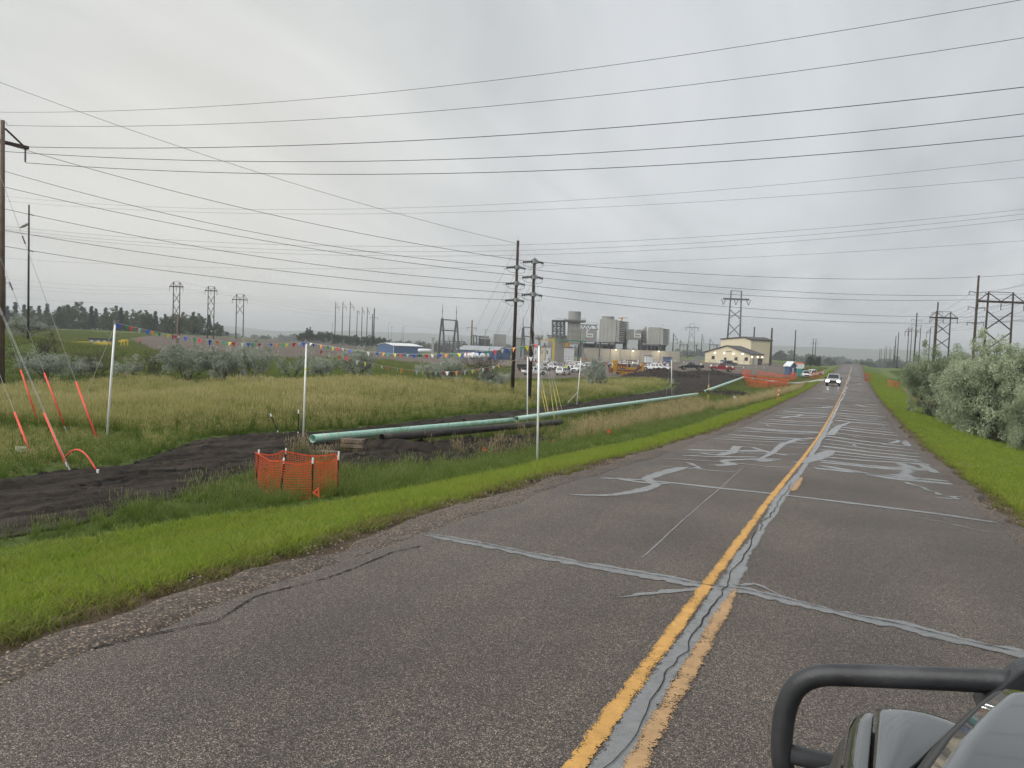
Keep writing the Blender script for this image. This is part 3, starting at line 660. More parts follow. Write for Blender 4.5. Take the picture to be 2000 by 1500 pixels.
def sample(r0, r1, dens, mask, rg, az=52):
    """points on the ground round the camera, density dens(r) per square metre"""
    out = []; e = np.exp(np.linspace(math.log(r0), math.log(r1), 40))
    for a, b in zip(e[:-1], e[1:]):
        ar = math.radians(2 * az) / 2 * (b * b - a * a); n = int(dens((a + b) / 2) * ar)
        t = np.radians(rg.uniform(-az, az, n) - YAW); r = np.sqrt(rg.uniform(a * a, b * b, n)); x, y = np.sin(t) * r, np.cos(t) * r
        k = mask(x, y); out.append(np.stack([x[k], y[k]], 1))
    q = np.concatenate(out); z = TZ(q[:, 0], q[:, 1]); return np.column_stack([q, z])
def bare(x, y): return inside(TRACK, x, y) | inside(PATCH, x, y) | inside(LOT, x, y) | inside(YARD, x, y) | inside(BROWN, x, y) | inside(DR, x, y)
rg = np.random.default_rng(17)
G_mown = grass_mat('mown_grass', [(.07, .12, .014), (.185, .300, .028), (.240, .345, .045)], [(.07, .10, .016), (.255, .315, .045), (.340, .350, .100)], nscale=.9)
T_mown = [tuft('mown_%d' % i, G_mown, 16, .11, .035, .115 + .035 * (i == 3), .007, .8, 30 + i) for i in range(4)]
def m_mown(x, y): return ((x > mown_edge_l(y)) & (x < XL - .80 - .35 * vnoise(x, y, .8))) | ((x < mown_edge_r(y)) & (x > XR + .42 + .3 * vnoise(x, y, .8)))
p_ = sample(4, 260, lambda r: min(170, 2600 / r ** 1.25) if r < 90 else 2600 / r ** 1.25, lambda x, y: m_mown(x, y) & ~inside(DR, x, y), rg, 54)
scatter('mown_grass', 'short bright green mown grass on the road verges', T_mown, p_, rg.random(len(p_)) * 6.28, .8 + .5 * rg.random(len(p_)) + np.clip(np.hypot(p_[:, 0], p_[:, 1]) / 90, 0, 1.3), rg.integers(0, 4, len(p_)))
# dry brown fringe at the pavement
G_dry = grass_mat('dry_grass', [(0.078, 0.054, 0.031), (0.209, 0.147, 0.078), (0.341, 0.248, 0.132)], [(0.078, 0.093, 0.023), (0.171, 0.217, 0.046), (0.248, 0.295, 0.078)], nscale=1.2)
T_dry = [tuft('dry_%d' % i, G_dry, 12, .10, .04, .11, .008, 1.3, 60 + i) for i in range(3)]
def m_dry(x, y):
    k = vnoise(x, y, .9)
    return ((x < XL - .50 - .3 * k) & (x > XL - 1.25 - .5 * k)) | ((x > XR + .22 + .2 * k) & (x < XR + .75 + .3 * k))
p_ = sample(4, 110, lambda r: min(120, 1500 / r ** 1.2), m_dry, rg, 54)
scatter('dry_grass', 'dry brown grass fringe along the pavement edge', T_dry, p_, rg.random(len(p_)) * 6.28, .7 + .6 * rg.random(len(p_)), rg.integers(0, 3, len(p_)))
p_ = sample(4.5, 60, lambda r: min(7, 60 / r), m_mown, rg, 54)
T_weed = [tuft('weed_%d' % i, G_dry if i == 0 else G_mown, 9, .06, .10, .24, .011, 1.1, 190 + i, head=(1.6 if i == 2 else 0)) for i in range(3)]
scatter('verge_weeds', 'taller weeds and dead stems in the mown verge', T_weed, p_, rg.random(len(p_)) * 6.28, .5 + .7 * rg.random(len(p_)), rg.choice([0, 1, 1, 2], len(p_)))
# long unmown green grass in the ditches
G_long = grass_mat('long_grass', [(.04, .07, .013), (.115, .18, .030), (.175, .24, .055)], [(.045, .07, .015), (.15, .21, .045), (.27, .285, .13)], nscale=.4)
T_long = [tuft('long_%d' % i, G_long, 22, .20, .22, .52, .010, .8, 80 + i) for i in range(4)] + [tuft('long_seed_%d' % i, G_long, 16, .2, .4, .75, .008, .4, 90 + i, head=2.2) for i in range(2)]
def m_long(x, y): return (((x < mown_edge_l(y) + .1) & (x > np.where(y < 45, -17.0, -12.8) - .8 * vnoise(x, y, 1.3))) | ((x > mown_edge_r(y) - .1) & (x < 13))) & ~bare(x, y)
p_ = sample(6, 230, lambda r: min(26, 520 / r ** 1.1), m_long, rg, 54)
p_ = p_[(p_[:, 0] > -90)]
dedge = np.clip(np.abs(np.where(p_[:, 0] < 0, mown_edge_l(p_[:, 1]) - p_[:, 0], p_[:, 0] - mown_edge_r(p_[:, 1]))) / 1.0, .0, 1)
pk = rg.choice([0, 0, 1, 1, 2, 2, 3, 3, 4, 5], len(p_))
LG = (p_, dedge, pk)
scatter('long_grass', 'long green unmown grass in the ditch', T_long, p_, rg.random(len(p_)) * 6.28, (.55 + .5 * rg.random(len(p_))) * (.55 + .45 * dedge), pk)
# reed and straw coloured field
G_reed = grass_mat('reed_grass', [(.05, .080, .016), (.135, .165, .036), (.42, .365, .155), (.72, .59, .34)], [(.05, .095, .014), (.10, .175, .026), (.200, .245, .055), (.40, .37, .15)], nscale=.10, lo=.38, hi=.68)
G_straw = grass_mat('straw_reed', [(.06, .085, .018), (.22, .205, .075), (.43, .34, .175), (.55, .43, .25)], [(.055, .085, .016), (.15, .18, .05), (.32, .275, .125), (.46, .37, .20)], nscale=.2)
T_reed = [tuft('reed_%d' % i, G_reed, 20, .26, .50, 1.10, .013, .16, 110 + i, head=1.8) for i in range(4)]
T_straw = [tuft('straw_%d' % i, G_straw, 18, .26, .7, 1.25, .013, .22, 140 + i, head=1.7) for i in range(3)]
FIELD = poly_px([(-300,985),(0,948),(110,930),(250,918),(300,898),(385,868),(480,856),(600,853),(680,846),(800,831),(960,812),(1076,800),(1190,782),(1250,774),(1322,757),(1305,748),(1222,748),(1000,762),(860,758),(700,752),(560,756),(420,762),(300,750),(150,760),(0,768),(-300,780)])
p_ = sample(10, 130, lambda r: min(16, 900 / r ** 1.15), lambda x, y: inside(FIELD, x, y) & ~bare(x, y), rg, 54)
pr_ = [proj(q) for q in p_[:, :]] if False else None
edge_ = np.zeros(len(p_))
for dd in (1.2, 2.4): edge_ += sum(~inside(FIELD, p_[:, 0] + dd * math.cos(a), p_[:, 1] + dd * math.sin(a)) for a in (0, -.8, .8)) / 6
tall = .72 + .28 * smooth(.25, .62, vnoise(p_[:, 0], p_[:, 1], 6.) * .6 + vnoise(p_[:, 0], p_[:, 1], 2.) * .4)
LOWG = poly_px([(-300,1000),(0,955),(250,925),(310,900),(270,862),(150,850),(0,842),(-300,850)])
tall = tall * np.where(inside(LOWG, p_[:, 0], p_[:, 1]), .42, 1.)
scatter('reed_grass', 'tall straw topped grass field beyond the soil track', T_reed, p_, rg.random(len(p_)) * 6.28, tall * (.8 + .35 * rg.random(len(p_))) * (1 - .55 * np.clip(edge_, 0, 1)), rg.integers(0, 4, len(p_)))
pu = sample(10, 90, lambda r: min(9, 330 / r ** 1.1), lambda x, y: inside(FIELD, x, y) & ~bare(x, y), rg, 54)
e2 = sum(~inside(FIELD, pu[:, 0] + 3.2 * math.cos(a), pu[:, 1] + 3.2 * math.sin(a)) for a in (0, -.8, .8, 1.6)) > 0
pu = pu[e2 | (rg.random(len(pu)) < .3)]
T_edge = [tuft('edge_%d' % i, G_long, 20, .22, .22, .6, .011, .6, 180 + i) for i in range(3)]
scatter('field_edge_grass', 'fresh green grass at the edge of the reed field', T_edge, pu, rg.random(len(pu)) * 6.28, .6 + .6 * rg.random(len(pu)), rg.integers(0, 3, len(pu)))
STRAW = [poly_px(q) for q in ([(1090,870),(1130,838),(1200,822),(1260,803),(1360,783),(1400,797),(1370,812),(1250,838),(1150,862)], [(1395,797),(1440,785),(1500,770),(1545,760),(1580,748),(1560,765),(1480,790),(1400,808)],
   [(500,905),(560,880),(700,882),(720,895),(640,912)], [(820,880),(1000,905),(1060,880),(1100,850),(1060,845),(900,880)], [(1770,775),(1790,765),(1835,782),(1830,805),(1790,795)], [(1740,748),(1770,752),(1800,765),(1775,775)])]
p_ = sample(12, 150, lambda r: min(9, 330 / r ** 1.0), lambda x, y: inside(STRAW[0], x, y) | inside(STRAW[1], x, y) | inside(STRAW[4], x, y) | inside(STRAW[5], x, y), rg, 54)
p2 = sample(12, 60, lambda r: 1.1, lambda x, y: inside(STRAW[2], x, y) | inside(STRAW[3], x, y), rg, 54); p_ = np.concatenate([p_, p2])
scatter('straw_reed', 'pale straw coloured reeds between the pipe and the verge', T_straw, p_, rg.random(len(p_)) * 6.28, .38 + .42 * rg.random(len(p_)), rg.integers(0, 3, len(p_)))
# rough pasture further away
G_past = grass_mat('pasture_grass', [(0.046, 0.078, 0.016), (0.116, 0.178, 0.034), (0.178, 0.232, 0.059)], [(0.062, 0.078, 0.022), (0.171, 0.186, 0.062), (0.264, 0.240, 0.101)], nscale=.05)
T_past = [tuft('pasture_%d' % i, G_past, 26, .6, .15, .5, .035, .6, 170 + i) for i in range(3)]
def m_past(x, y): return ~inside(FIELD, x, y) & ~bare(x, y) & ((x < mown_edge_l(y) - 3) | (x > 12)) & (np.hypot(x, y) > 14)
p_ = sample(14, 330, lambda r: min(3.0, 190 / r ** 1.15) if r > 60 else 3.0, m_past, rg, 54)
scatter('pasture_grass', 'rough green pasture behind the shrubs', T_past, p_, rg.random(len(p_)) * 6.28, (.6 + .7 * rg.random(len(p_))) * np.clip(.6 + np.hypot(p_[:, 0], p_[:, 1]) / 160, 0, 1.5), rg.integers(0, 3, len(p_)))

# ================================================================== shrubs and trees
M_bark = mat('shrub_bark', (.035, .028, .022), .9, col2=(.09, .075, .06), scale=8, bump=.6)
M_bark2 = mat('tree_bark', (.045, .035, .027), .9, col2=(.10, .085, .07), scale=4, bump=.6)
M_olive = leaf_mat('silver_olive_leaves', (.17, .195, .145), (.52, .55, .47), .9, .35, .5)
M_olive_r = leaf_mat('grey_green_olive_leaves', (.155, .20, .105), (.54, .59, .41), 1.1, .4, .5)
M_pine = leaf_mat('pine_needles', (0.020, 0.034, 0.017), (0.063, 0.091, 0.042), .3, .12)
M_broad = leaf_mat('broadleaf', (0.042, 0.064, 0.025), (0.119, 0.161, 0.063), .25, .25)
M_grove = leaf_mat('grove_leaves', (0.025, 0.045, 0.020), (0.070, 0.105, 0.042), .25, .2)
def branch_set(rg, h, w_, stems, lean=.5, depth=2):
    """limbs as list of polylines with radii; returns tips"""
    br = []; tips = []
    for s in range(stems):
        a = 6.283 * (s + rg.random() * .7) / stems; ln = lean * (.4 + .8 * rg.random())
        p = Vector((.15 * math.cos(a), .15 * math.sin(a), 0)); d = Vector((math.cos(a) * ln, math.sin(a) * ln, 1)).normalized(); pts = [p.copy()]
        L_ = h * (.65 + .3 * rg.random()); r0 = .02 * h * (.7 + .5 * rg.random())
        for k in range(5):
            d = (d + Vector(rg.normal(size=3)) * .16 + Vector((math.cos(a), math.sin(a), -.1)) * .05).normalized(); p = p + d * L_ / 5; pts.append(p.copy())
            if k >= 1:
                for _ in range(depth):
                    b = rg.random() * 6.283; e = (d * .6 + Vector((math.cos(b), math.sin(b), .35)) * .9).normalized(); q = p.copy(); sp = [q.copy()]; l2 = w_ * .5 * (.45 + .5 * rg.random())
                    for j in range(3):
                        e = (e + Vector(rg.normal(size=3)) * .2 + Vector((0, 0, .06))).normalized(); q = q + e * l2 / 3; sp.append(q.copy()); 
                        if j > 0: tips.append(q.copy())
                    br.append((sp, [r0 * .42, r0 * .3, r0 * .2, r0 * .09]))
        tips.append(p.copy()); br.append((pts, [r0 * (1 - .16 * i) for i in range(6)]))
    return br, tips
def make_shrub(name, h, w_, seed, m, leaf, per=90, stems=5, clump=.42, extra=20, lo=.12, asp=.38):
    rg = np.random.default_rng(seed); br, tips = branch_set(rg, h, w_, stems)
    mb = MB()
    for p, r in br: mb.tube(p, r, 5, cap=False)
    wood = mb.mesh(name + '_wood'); wood.materials.append(M_bark)
    cs = [tuple(t) for t in tips if t.z > h * lo]
    for _ in range(extra):
        a = rg.random() * 6.283; z = h * (lo + (.95 - lo) * rg.random()); rr = w_ * .5 * math.sqrt(max(.1, 1 - ((z / h - .45) / .62) ** 2)) * (.55 + .5 * rg.random()); cs.append((rr * math.cos(a), rr * math.sin(a), z))
    rd = clump * (.55 + .8 * rg.random(len(cs)))
    V, Fq = leaf_cloud(cs, rd, per, leaf, rg, .8, asp)
    k = V[:, 2].reshape(-1, 4).min(1) > .05; Fq = Fq[k]
    lv = raw_mesh(name + '_leaves', V, Fq); lv.materials.append(m)
    return wood, lv
def put_plant(name, label, cat, base, meshes, s, rz, group, sz=None, parts=('stem', 'foliage')):
    t = thing(name, label, cat, base, rz, group); t.scale = (s, s, sz or s)
    for nm, me in zip(parts, meshes):
        if me is not None: link(nm, me, None, t)
    return t
OL = [make_shrub('olive%d' % i, 3.2, 3.6, 200 + i, M_olive, .17, 75, 5, .46, 26) for i in range(3)]
OL_thin = make_shrub('olive_thin', 3.2, 3.4, 220, M_olive, .17, 26, 5, .42, 6)
OLR = [make_shrub('olive_near%d' % i, 4.2, 4.6, 230 + i, M_olive_r, .145, 215, 6, .5, 85, lo=.05, asp=.36) for i in range(3)]
g_ = 'silver grey olive shrubs across the field'
for i, (px, py_top, t, wpx, k, lab) in enumerate([
  (90,690,62,95,0,'low silver shrub by the brown pole at the left edge'), (160,703,68,70,1,'small grey shrub second from the left pole'), (250,700,66,80,2,'thin grey shrub just right of the leftmost white pole'),
  (368,672,64,118,0,'wide silver olive shrub left of the bunting middle'), (435,690,62,60,2,'small silver shrub tucked right of the wide olive shrub'), (487,672,63,84,1,'tall rounded olive shrub with dark stem, left of the middle white pole'),
  (573,690,66,70,2,'loose olive shrub just left of the middle white pole'), (628,697,68,64,0,'silver shrub just right of the middle white pole'), (700,686,70,84,1,'dense silver olive shrub right of the middle white pole, standing apart'),
  (842,708,74,60,0,'silver shrub leftmost of the trio before the blue shed'), (888,706,72,62,2,'dark grey shrub in the middle of the trio before the blue shed'), (960,725,70,70,1,'low olive shrub behind the bare dead shrub'),
  (1163,708,84,46,1,'lone silver shrub standing before the yellow bulldozer')]):
    b = gp(px, t); hh = max(1.2, up_to(b, py_top)); ww = wpx * .76 * t / F
    put_plant('olive_shrub', lab, 'shrub', b, OL[k] if i not in (2, 6) else OL_thin, ww / 3.6, i * 1.3, g_, hh / 3.15)
def bare_shrub(name, label, px, t, py_top, w_, seed, group=None):
    b = gp(px, t); h = up_to(b, py_top); rg = np.random.default_rng(seed); br, tips = branch_set(rg, h * .95, w_, 5, .7, 3); mb = MB()
    for p, r in br: mb.tube(p, r, 5, cap=False)
    tw = MB()
    for tp in tips:
        for _ in range(5):
            e = Vector(rg.normal(size=3)) + Vector((0, 0, .9)); e.normalize(); tw.tube([tp, tp + e * .3, tp + e * .55 + Vector(rg.normal(size=3)) * .06], [.008, .006, .003], 3, cap=False)
    t_ = thing(name, label, 'shrub', b, 0, group); mb.build('branch', M_bark, t_); tw.build('twig', M_bark, t_)
bare_shrub('dead_shrub', 'bare dead shrub with open branches left of the tall twin poles', 945, 70, 690, 3.6, 3)
bare_shrub('dead_shrub', 'bare dark dead shrub behind the orange guy sleeves', 85, 66, 655, 2.2, 4)
bare_shrub('dead_shrub', 'low bare thicket between the two leftmost white poles', 300, 67, 712, 5, 5)
bare_shrub('dead_shrub', 'low bare brushwood left of the leftmost white pole', 190, 69, 712, 5, 6)
bare_shrub('dead_shrub', 'low bare brushwood between two olive shrubs', 445, 66, 712, 4, 7)
g_ = 'dense olive bushes on the right verge'
for i, (px, py_top, t, wpx, k, lab) in enumerate([
  (1990,680,46,105,0,'tallest olive bush at the right edge of the picture'), (1932,694,45,120,1,'broad olive bush with dark trunk base below the right pole pair'), (1885,706,52,90,2,'olive bush second in the row on the right verge'),
  (1848,702,60,74,0,'olive bush at the middle of the row on the right verge'), (1812,700,60,70,1,'greyish olive bush at the far end of the right row'), (2006,770,40,60,2,'small pale olive bush low at the right edge'), (1950,715,46,120,1,'olive bush behind the broad one on the right'),
  (1905,712,62,100,2,'olive bush furthest back in the right row')]):
    b = gp(px, t); hh = max(1.2, up_to(b, py_top)); ww = wpx * t / F
    put_plant('olive_bush', lab, 'bush', b, OLR[k], ww / 4.2, i * 2.1, g_, hh / 4.15)
# low undergrowth joining the windbreak
def undergrowth():
    rg = np.random.default_rng(77); cs = []; rd = []
    for px in np.arange(-40, 432, 2.2):
        b = gp(px, 345 + 12 * math.sin(px * .11)); h = (4.6 + 2.6 * math.sin(px * .07 + 1) + 1.8 * rg.random()) * (1 if px < 395 else .6)
        for j in range(3): cs.append((b.x + rg.normal() * .8, b.y + rg.normal() * 2, b.z + h * (.2 + .28 * j))); rd.append(h * (.34 - .05 * j))
    V, Fq = leaf_cloud(cs, rd, 34, .75, rg, .9, .7)
    tag(link('undergrowth', raw_mesh('undergrowth', V, Fq), M_grove), 'dark continuous undergrowth below the windbreak trees', 'undergrowth', kind='stuff')
undergrowth()
# windbreak on the skyline at the left
def make_conifer(seed, h=12., w_=4.2):
    rg = np.random.default_rng(seed); mb = MB(); mb.tube([(0,0,0), (.05,0,h*.5), (0,.05,h)], [.22, .14, .03], 7); wood = mb.mesh('pine_wood'); wood.materials.append(M_bark2); cs = []; rd = []
    for k in range(22):
        z = h * (.14 + .84 * k / 21); R_ = w_ * .5 * (1 - (z / h) ** 1.6) * (.7 + .5 * rg.random()) + .25
        for j in range(6):
            a = rg.random() * 6.283; q = rg.random() ** .5; cs.append((R_ * q * math.cos(a), R_ * q * math.sin(a), z - .25 * q + .2 * rg.normal())); rd.append(.42 + .35 * rg.random())
    V, Fq = leaf_cloud(cs, rd, 30, .55, rg, .55, .5); lv = raw_mesh('pine_leaves', V, Fq); lv.materials.append(M_pine); return wood, lv
def make_broad(seed, h=10., w_=8., m=None, per=70):
    rg = np.random.default_rng(seed); br, tips = branch_set(rg, h * .8, w_, 3, .35, 3); mb = MB()
    mb.tube([(0,0,0), (0,0,h*.25)], [.25, .2], 7)
    for p, r in br: mb.tube([q + Vector((0,0,h*.12)) for q in p], r, 5, cap=False)
    wood = mb.mesh('broad_wood'); wood.materials.append(M_bark2)
    cs = [tuple(t + Vector((0, 0, h*.12))) for t in tips]
    for _ in range(30):
        a = rg.random() * 6.283; z = h * (.2 + .72 * rg.random()); rr = w_ * .5 * math.sqrt(max(.1, 1 - ((z / h - .5) / .6) ** 2)) * (.5 + .5 * rg.random()); cs.append((rr * math.cos(a), rr * math.sin(a), z))
    V, Fq = leaf_cloud(cs, .9 * (.6 + .8 * rg.random(len(cs))), per, .45, rg, .75, .6); lv = raw_mesh('broad_leaves', V, Fq); lv.materials.append(m or M_broad); return wood, lv
CO = [make_conifer(300 + i) for i in range(3)]; BR = [make_broad(310 + i) for i in range(2)]; GV = [make_broad(320 + i, 8, 9, M_grove) for i in range(2)]
g_ = 'windbreak trees on the left skyline'
tl = [(14,597,'c'),(30,590,'c'),(47,594,'c'),(60,604,'b'),(76,597,'c'),(92,592,'c'),(115,598,'c'),(132,602,'b'),(148,597,'b'),(165,610,'b'),(178,598,'c'),(187,602,'c'),(206,600,'c'),(226,604,'b'),(236,600,'c'),(247,606,'c'),(268,611,'b'),(285,612,'b'),(303,607,'c'),(322,613,'c'),(335,618,'b'),(357,616,'b'),(377,609,'c'),(388,618,'b'),(408,614,'c'),(424,633,'b'),(372,622,'b')]
ORD = ['first','second','third','fourth','fifth','sixth','seventh','eighth','ninth','tenth','eleventh','twelfth','thirteenth','fourteenth','fifteenth','sixteenth']
nc = nb_ = 0
for i, (px, pt, kd) in enumerate(tl):
    t = 340 + 25 * math.sin(i * 1.7); b = gp(px, t); hh = max(5, up_to(b, pt))
    if kd == 'c':
        lab = 'dark pointed pine, %s pine from the left edge in the skyline windbreak' % ORD[nc]; nc += 1
        put_plant('pine_tree', lab, 'tree', b, CO[i % 3], hh / 12 * .95, i * 1.1, g_, hh / 12.2, ('trunk', 'crown'))
    else:
        lab = 'rounded leafy tree, %s leafy tree from the left edge in the skyline windbreak' % ORD[nb_]; nb_ += 1
        put_plant('leafy_tree', lab, 'tree', b, BR[i % 2], hh / 9.5, i * 1.1, g_, hh / 9.6, ('trunk', 'crown'))
g_ = 'dark grove around the pole group'
for i, (px, pt, wpx, lab) in enumerate([(592,652,26,'dark low tree at the left end of the dark grove'),(612,655,22,'small dark tree second from the left of the grove'),(632,650,26,'dark tree left of the triple poles'),(650,654,26,'dark tree beside the thin lamp post in the grove'),(668,656,28,'dark tree under the triple poles'),(690,658,26,'dark tree between the two pole triples'),(708,659,26,'dark tree under the second pole triple'),(726,660,24,'dark tree at the foot of the thick double pole'),(745,661,22,'low dark tree at the right end of the grove'),(603,645,18,'taller pale tree behind the left of the grove')]):
    t = 400 + 15 * (i % 3); b = gp(px, t); hh = max(3, up_to(b, pt)); put_plant('grove_tree', lab, 'tree', b, GV[i % 2], wpx * t / F / 8, i * 1.9, g_, hh / 7.6, ('trunk', 'crown'))
for i, (px, pt, wpx, t, lab) in enumerate([(1582,696,22,330,'dark conical evergreen at the foot of the far pole pair'),(1597,699,16,335,'smaller dark evergreen right of the far pole pair')]):
    b = gp(px, t); hh = up_to(b, pt); put_plant('evergreen_tree', lab, 'tree', b, CO[i], wpx * t / F / 3.6, i, 'evergreens beside the road', hh / 12, ('trunk', 'crown'))
bp = gp(50, 200); put_plant('pale_bush', 'pale grey bush at the foot of the thin pole on the left', 'bush', gp(52, 108), OL[2], 1.2, 0, None, .95)

# ================================================================== loose stones and clods (stuff)
def lump(name, m, seed):
    import bmesh
    bm = bmesh.new(); bmesh.ops.create_icosphere(bm, subdivisions=1, radius=1.); rg = np.random.default_rng(seed)
    for v in bm.verts: v.co *= .65 + .6 * rg.random(); v.co.z *= .7
    me = bpy.data.meshes.new(name); bm.to_mesh(me); bm.free(); me.materials.append(m); return bpy.data.objects.new(name, me)
M_stone = mat('pale_gravel_stone', (.16, .135, .11), .9, col2=(.42, .38, .33), scale=.8)
L_st = [lump('stone_%d' % i, M_stone, 40 + i) for i in range(3)]; L_cl = [lump('clod_%d' % i, M_mud, 50 + i) for i in range(3)]
def m_sh(x, y): return ((x < XL + .25) & (x > XL - .95)) | ((x > XR - .15) & (x < XR + .6))
p_ = sample(4, 60, lambda r: min(150, 1500 / r ** 1.15), lambda x, y: m_sh(x, y) & (vnoise(x, y, .7) > .35), rg, 54); p_[:, 2] = np.maximum(p_[:, 2], road_z(p_[:, 1]) - .06) + .012
scatter('shoulder_stones', 'loose pale stones along the pavement edge', L_st, p_, rg.random(len(p_)) * 6.28, .004 + .013 * rg.random(len(p_)) ** 2.5, rg.integers(0, 3, len(p_)))
p_ = sample(10, 70, lambda r: min(80, 1300 / r), lambda x, y: (inside(TRACK, x, y) | inside(PATCH, x, y)) & (vnoise(x, y, 1.1) > .30), rg, 54); p_[:, 2] += .035
scatter('soil_clods', 'dark soil clods strewn over the work track', L_cl, p_, rg.random(len(p_)) * 6.28, .018 + .085 * rg.random(len(p_)) ** 3, rg.integers(0, 3, len(p_)))
# ================================================================== poles, towers and wires
M_pole = mat('creosoted_wood', (.030, .022, .017), .85, col2=(.075, .052, .038), scale=1.5, bump=.4)
M_polel = mat('weathered_wood', (.13, .10, .075), .85, col2=(.22, .175, .13), scale=3, bump=.4)
M_arm = mat('red_brown_steel', (.06, .028, .022), .7, var=.25)
M_galv = mat('galvanised_steel', (.30, .31, .31), .5, .6, var=.2)
M_dsteel = mat('weathered_tower_steel', (.11, .11, .115), .6, .3, var=.2)
M_wire = mat('aluminium_conductor', (.055, .057, .06), .6, .4, var=.1)
M_ins = mat('dark_porcelain', (.035, .032, .035), .35, var=.2)
M_glass_i = mat('pale_glass_insulator', (.22, .30, .33), .2, var=.2, spec=.6)
M_white = mat('white_pvc', (.86, .87, .85), .45, var=.05)
M_or = mat('orange_plastic', (.75, .11, .045), .5, var=.12)
M_blk = mat('black_rubber', (.012, .012, .012), .8, var=.3)
M_conc = mat('pale_concrete', (.36, .35, .32), .85, var=.15, scale=2)
CR = (CM @ Vector((1, 0, 0))); CR = Vector((CR.x, CR.y, 0)).normalized()          # level direction across the view
CFW = Vector((-CR.y, CR.x, 0))

def pole(label, px, t, py_top, r=.17, m=None, group=None, name='utility_pole', extra=None, px_top=None):
    b = gp(px, t); h = up_to(b, py_top); th = thing(name, label, 'pole', b, 0, group)
    MB().tube([(0,0,-.3), (0,0,h*.5), (0,0,h)], [r, r*.84, r*.66], 10).build('shaft', m or M_pole, th, True)
    if extra: extra(th, h)
    return th, b, h
def rel(th, px, py, t): return P(px, py, t) - th.location
def zat(base, py): return up_to(base, py)

def hframe(label, px, t, w_px, py_top, py_arm, arm_px, xs=(), r=.16, w_base=None, group=None, m=M_pole, name='h_frame_pole', string=1.4, knee=True, vee=False, top_bar=True):
    b = gp(px, t); H = up_to(b, py_top); k = t / F; wt = w_px * k / 2; wb = (w_base or w_px) * k / 2; za = zat(b, py_arm); ar = arm_px * k / 2
    th = thing(name, label, 'pole structure', b, math.atan2(CR.y, CR.x), group)
    at_ = lambda s, z: Vector((s * (wb + (wt - wb) * z / H), 0, z))
    for s in (-1, 1): MB().tube([at_(s, -.3), at_(s, H)], [r, r*.7], 8).build('leg', m, th, True)
    mb = MB(); mb.bar((-ar, -r*1.2, za), (ar, -r*1.2, za), r*1.5, r*1.7); mb.build('crossarm', m, th)
    if top_bar: MB().bar((-wt*1.0, 0, H*.995), (wt*1.0, 0, H*.995), r*.5).build('top_wire_bar', m, th)
    if knee:
        mb = MB()
        for s in (-1, 1): mb.bar(at_(s, H*.985), (s*ar*.97, -r, za + .1), r*.6); mb.bar(at_(s, H*.985), (0, -r, za + .1), r*.6)
        mb.build('knee_brace', m, th)
    for y0, y1 in xs:
        z0, z1 = zat(b, y1), zat(b, y0); mb = MB(); mb.bar(at_(-1, z0) + Vector((0, .1, 0)), at_(1, z1) + Vector((0, .1, 0)), r*.75); mb.bar(at_(1, z0) - Vector((0, .1, 0)), at_(-1, z1) - Vector((0, .1, 0)), r*.75); mb.build('cross_brace', m, th)
    for s in (-.97, 0, .97):
        mb = MB()
        if vee:
            for q in (-1, 1): mb.disc_stack((s*ar + q*ar*.17, -r, za), (s*ar, -r, za - string), 6, r*.5, r*.2)
        else: mb.disc_stack((s*ar, -r*1.2, za - .05), (s*ar, -r*1.2, za - string), 6, r*.55, r*.2)
        mb.build('insulator', M_ins, th)
    return th, b, H

def wire(label, a, b, mid, r=.02, n=28, group=None, m=None):
    A, B = (P(*a) if len(a) == 3 and not isinstance(a, Vector) else a), (P(*b) if len(b) == 3 and not isinstance(b, Vector) else b)
    s = 0.
    if mid:
        lo, hi = 0., 1.
        xa, xb = proj(A)[0], proj(B)[0]
        for _ in range(30):
            u = (lo + hi) / 2; x = proj(A.lerp(B, u))[0]
            if (x < mid[0]) == (xa < xb): lo = u
            else: hi = u
        q = A.lerp(B, u); py = proj(q)[1]; k = proj(q)[2] / F
        s = (mid[1] - py) * k / max(.05, 4 * u * (1 - u))
    pts = [A.lerp(B, i / n) - Vector((0, 0, 4 * s * (i / n) * (1 - i / n))) for i in range(n + 1)]
    o = MB().tube(pts, r, 4).build('overhead_wire', m or M_wire)
    return tag(o, label, 'wire', group)

# --- the big pole at the left edge
def left_pole_parts(th, h):
    A = lambda px, py, t=54: rel(th, px, py, t)
    mb = MB(); mb.bar(A(-34, 268, 52.5), A(55, 289, 55.7), .2, .24); mb.build('crossarm', M_arm, th)
    MB().bar(A(10, 251), A(47, 286, 55.4), .1).build('brace', M_arm, th)
    ins = MB(); e = A(49.5, 291, 55.5); ins.disc_stack(e, e - Vector((0, 0, .95)), 9, .09, .03); ins.build('insulator', M_ins, th)
    for py in (331, 406, 478):
        c = A(3, py); MB().disc_stack(c + Vector((-.1, -.2, 0)), c + Vector((.1, -.75, -.05)), 4, .17, .04).build('insulator', M_glass_i, th)
    MB().tube([A(7, 237), A(13, 240), A(13.5, 244)], .03, 5).build('bracket', M_galv, th)
LP, lpb, lph = pole('tall brown wooden pole with braced crossarm at the left edge', 3, 54, 235, .21, mat('brown_wood_pole', (.085, .058, .038), .85, col2=(.15, .105, .07), scale=1.2, bump=.4), None, extra=left_pole_parts)
pole('wooden anchor pole just beyond the left picture edge', -110, 30, 10, .17)
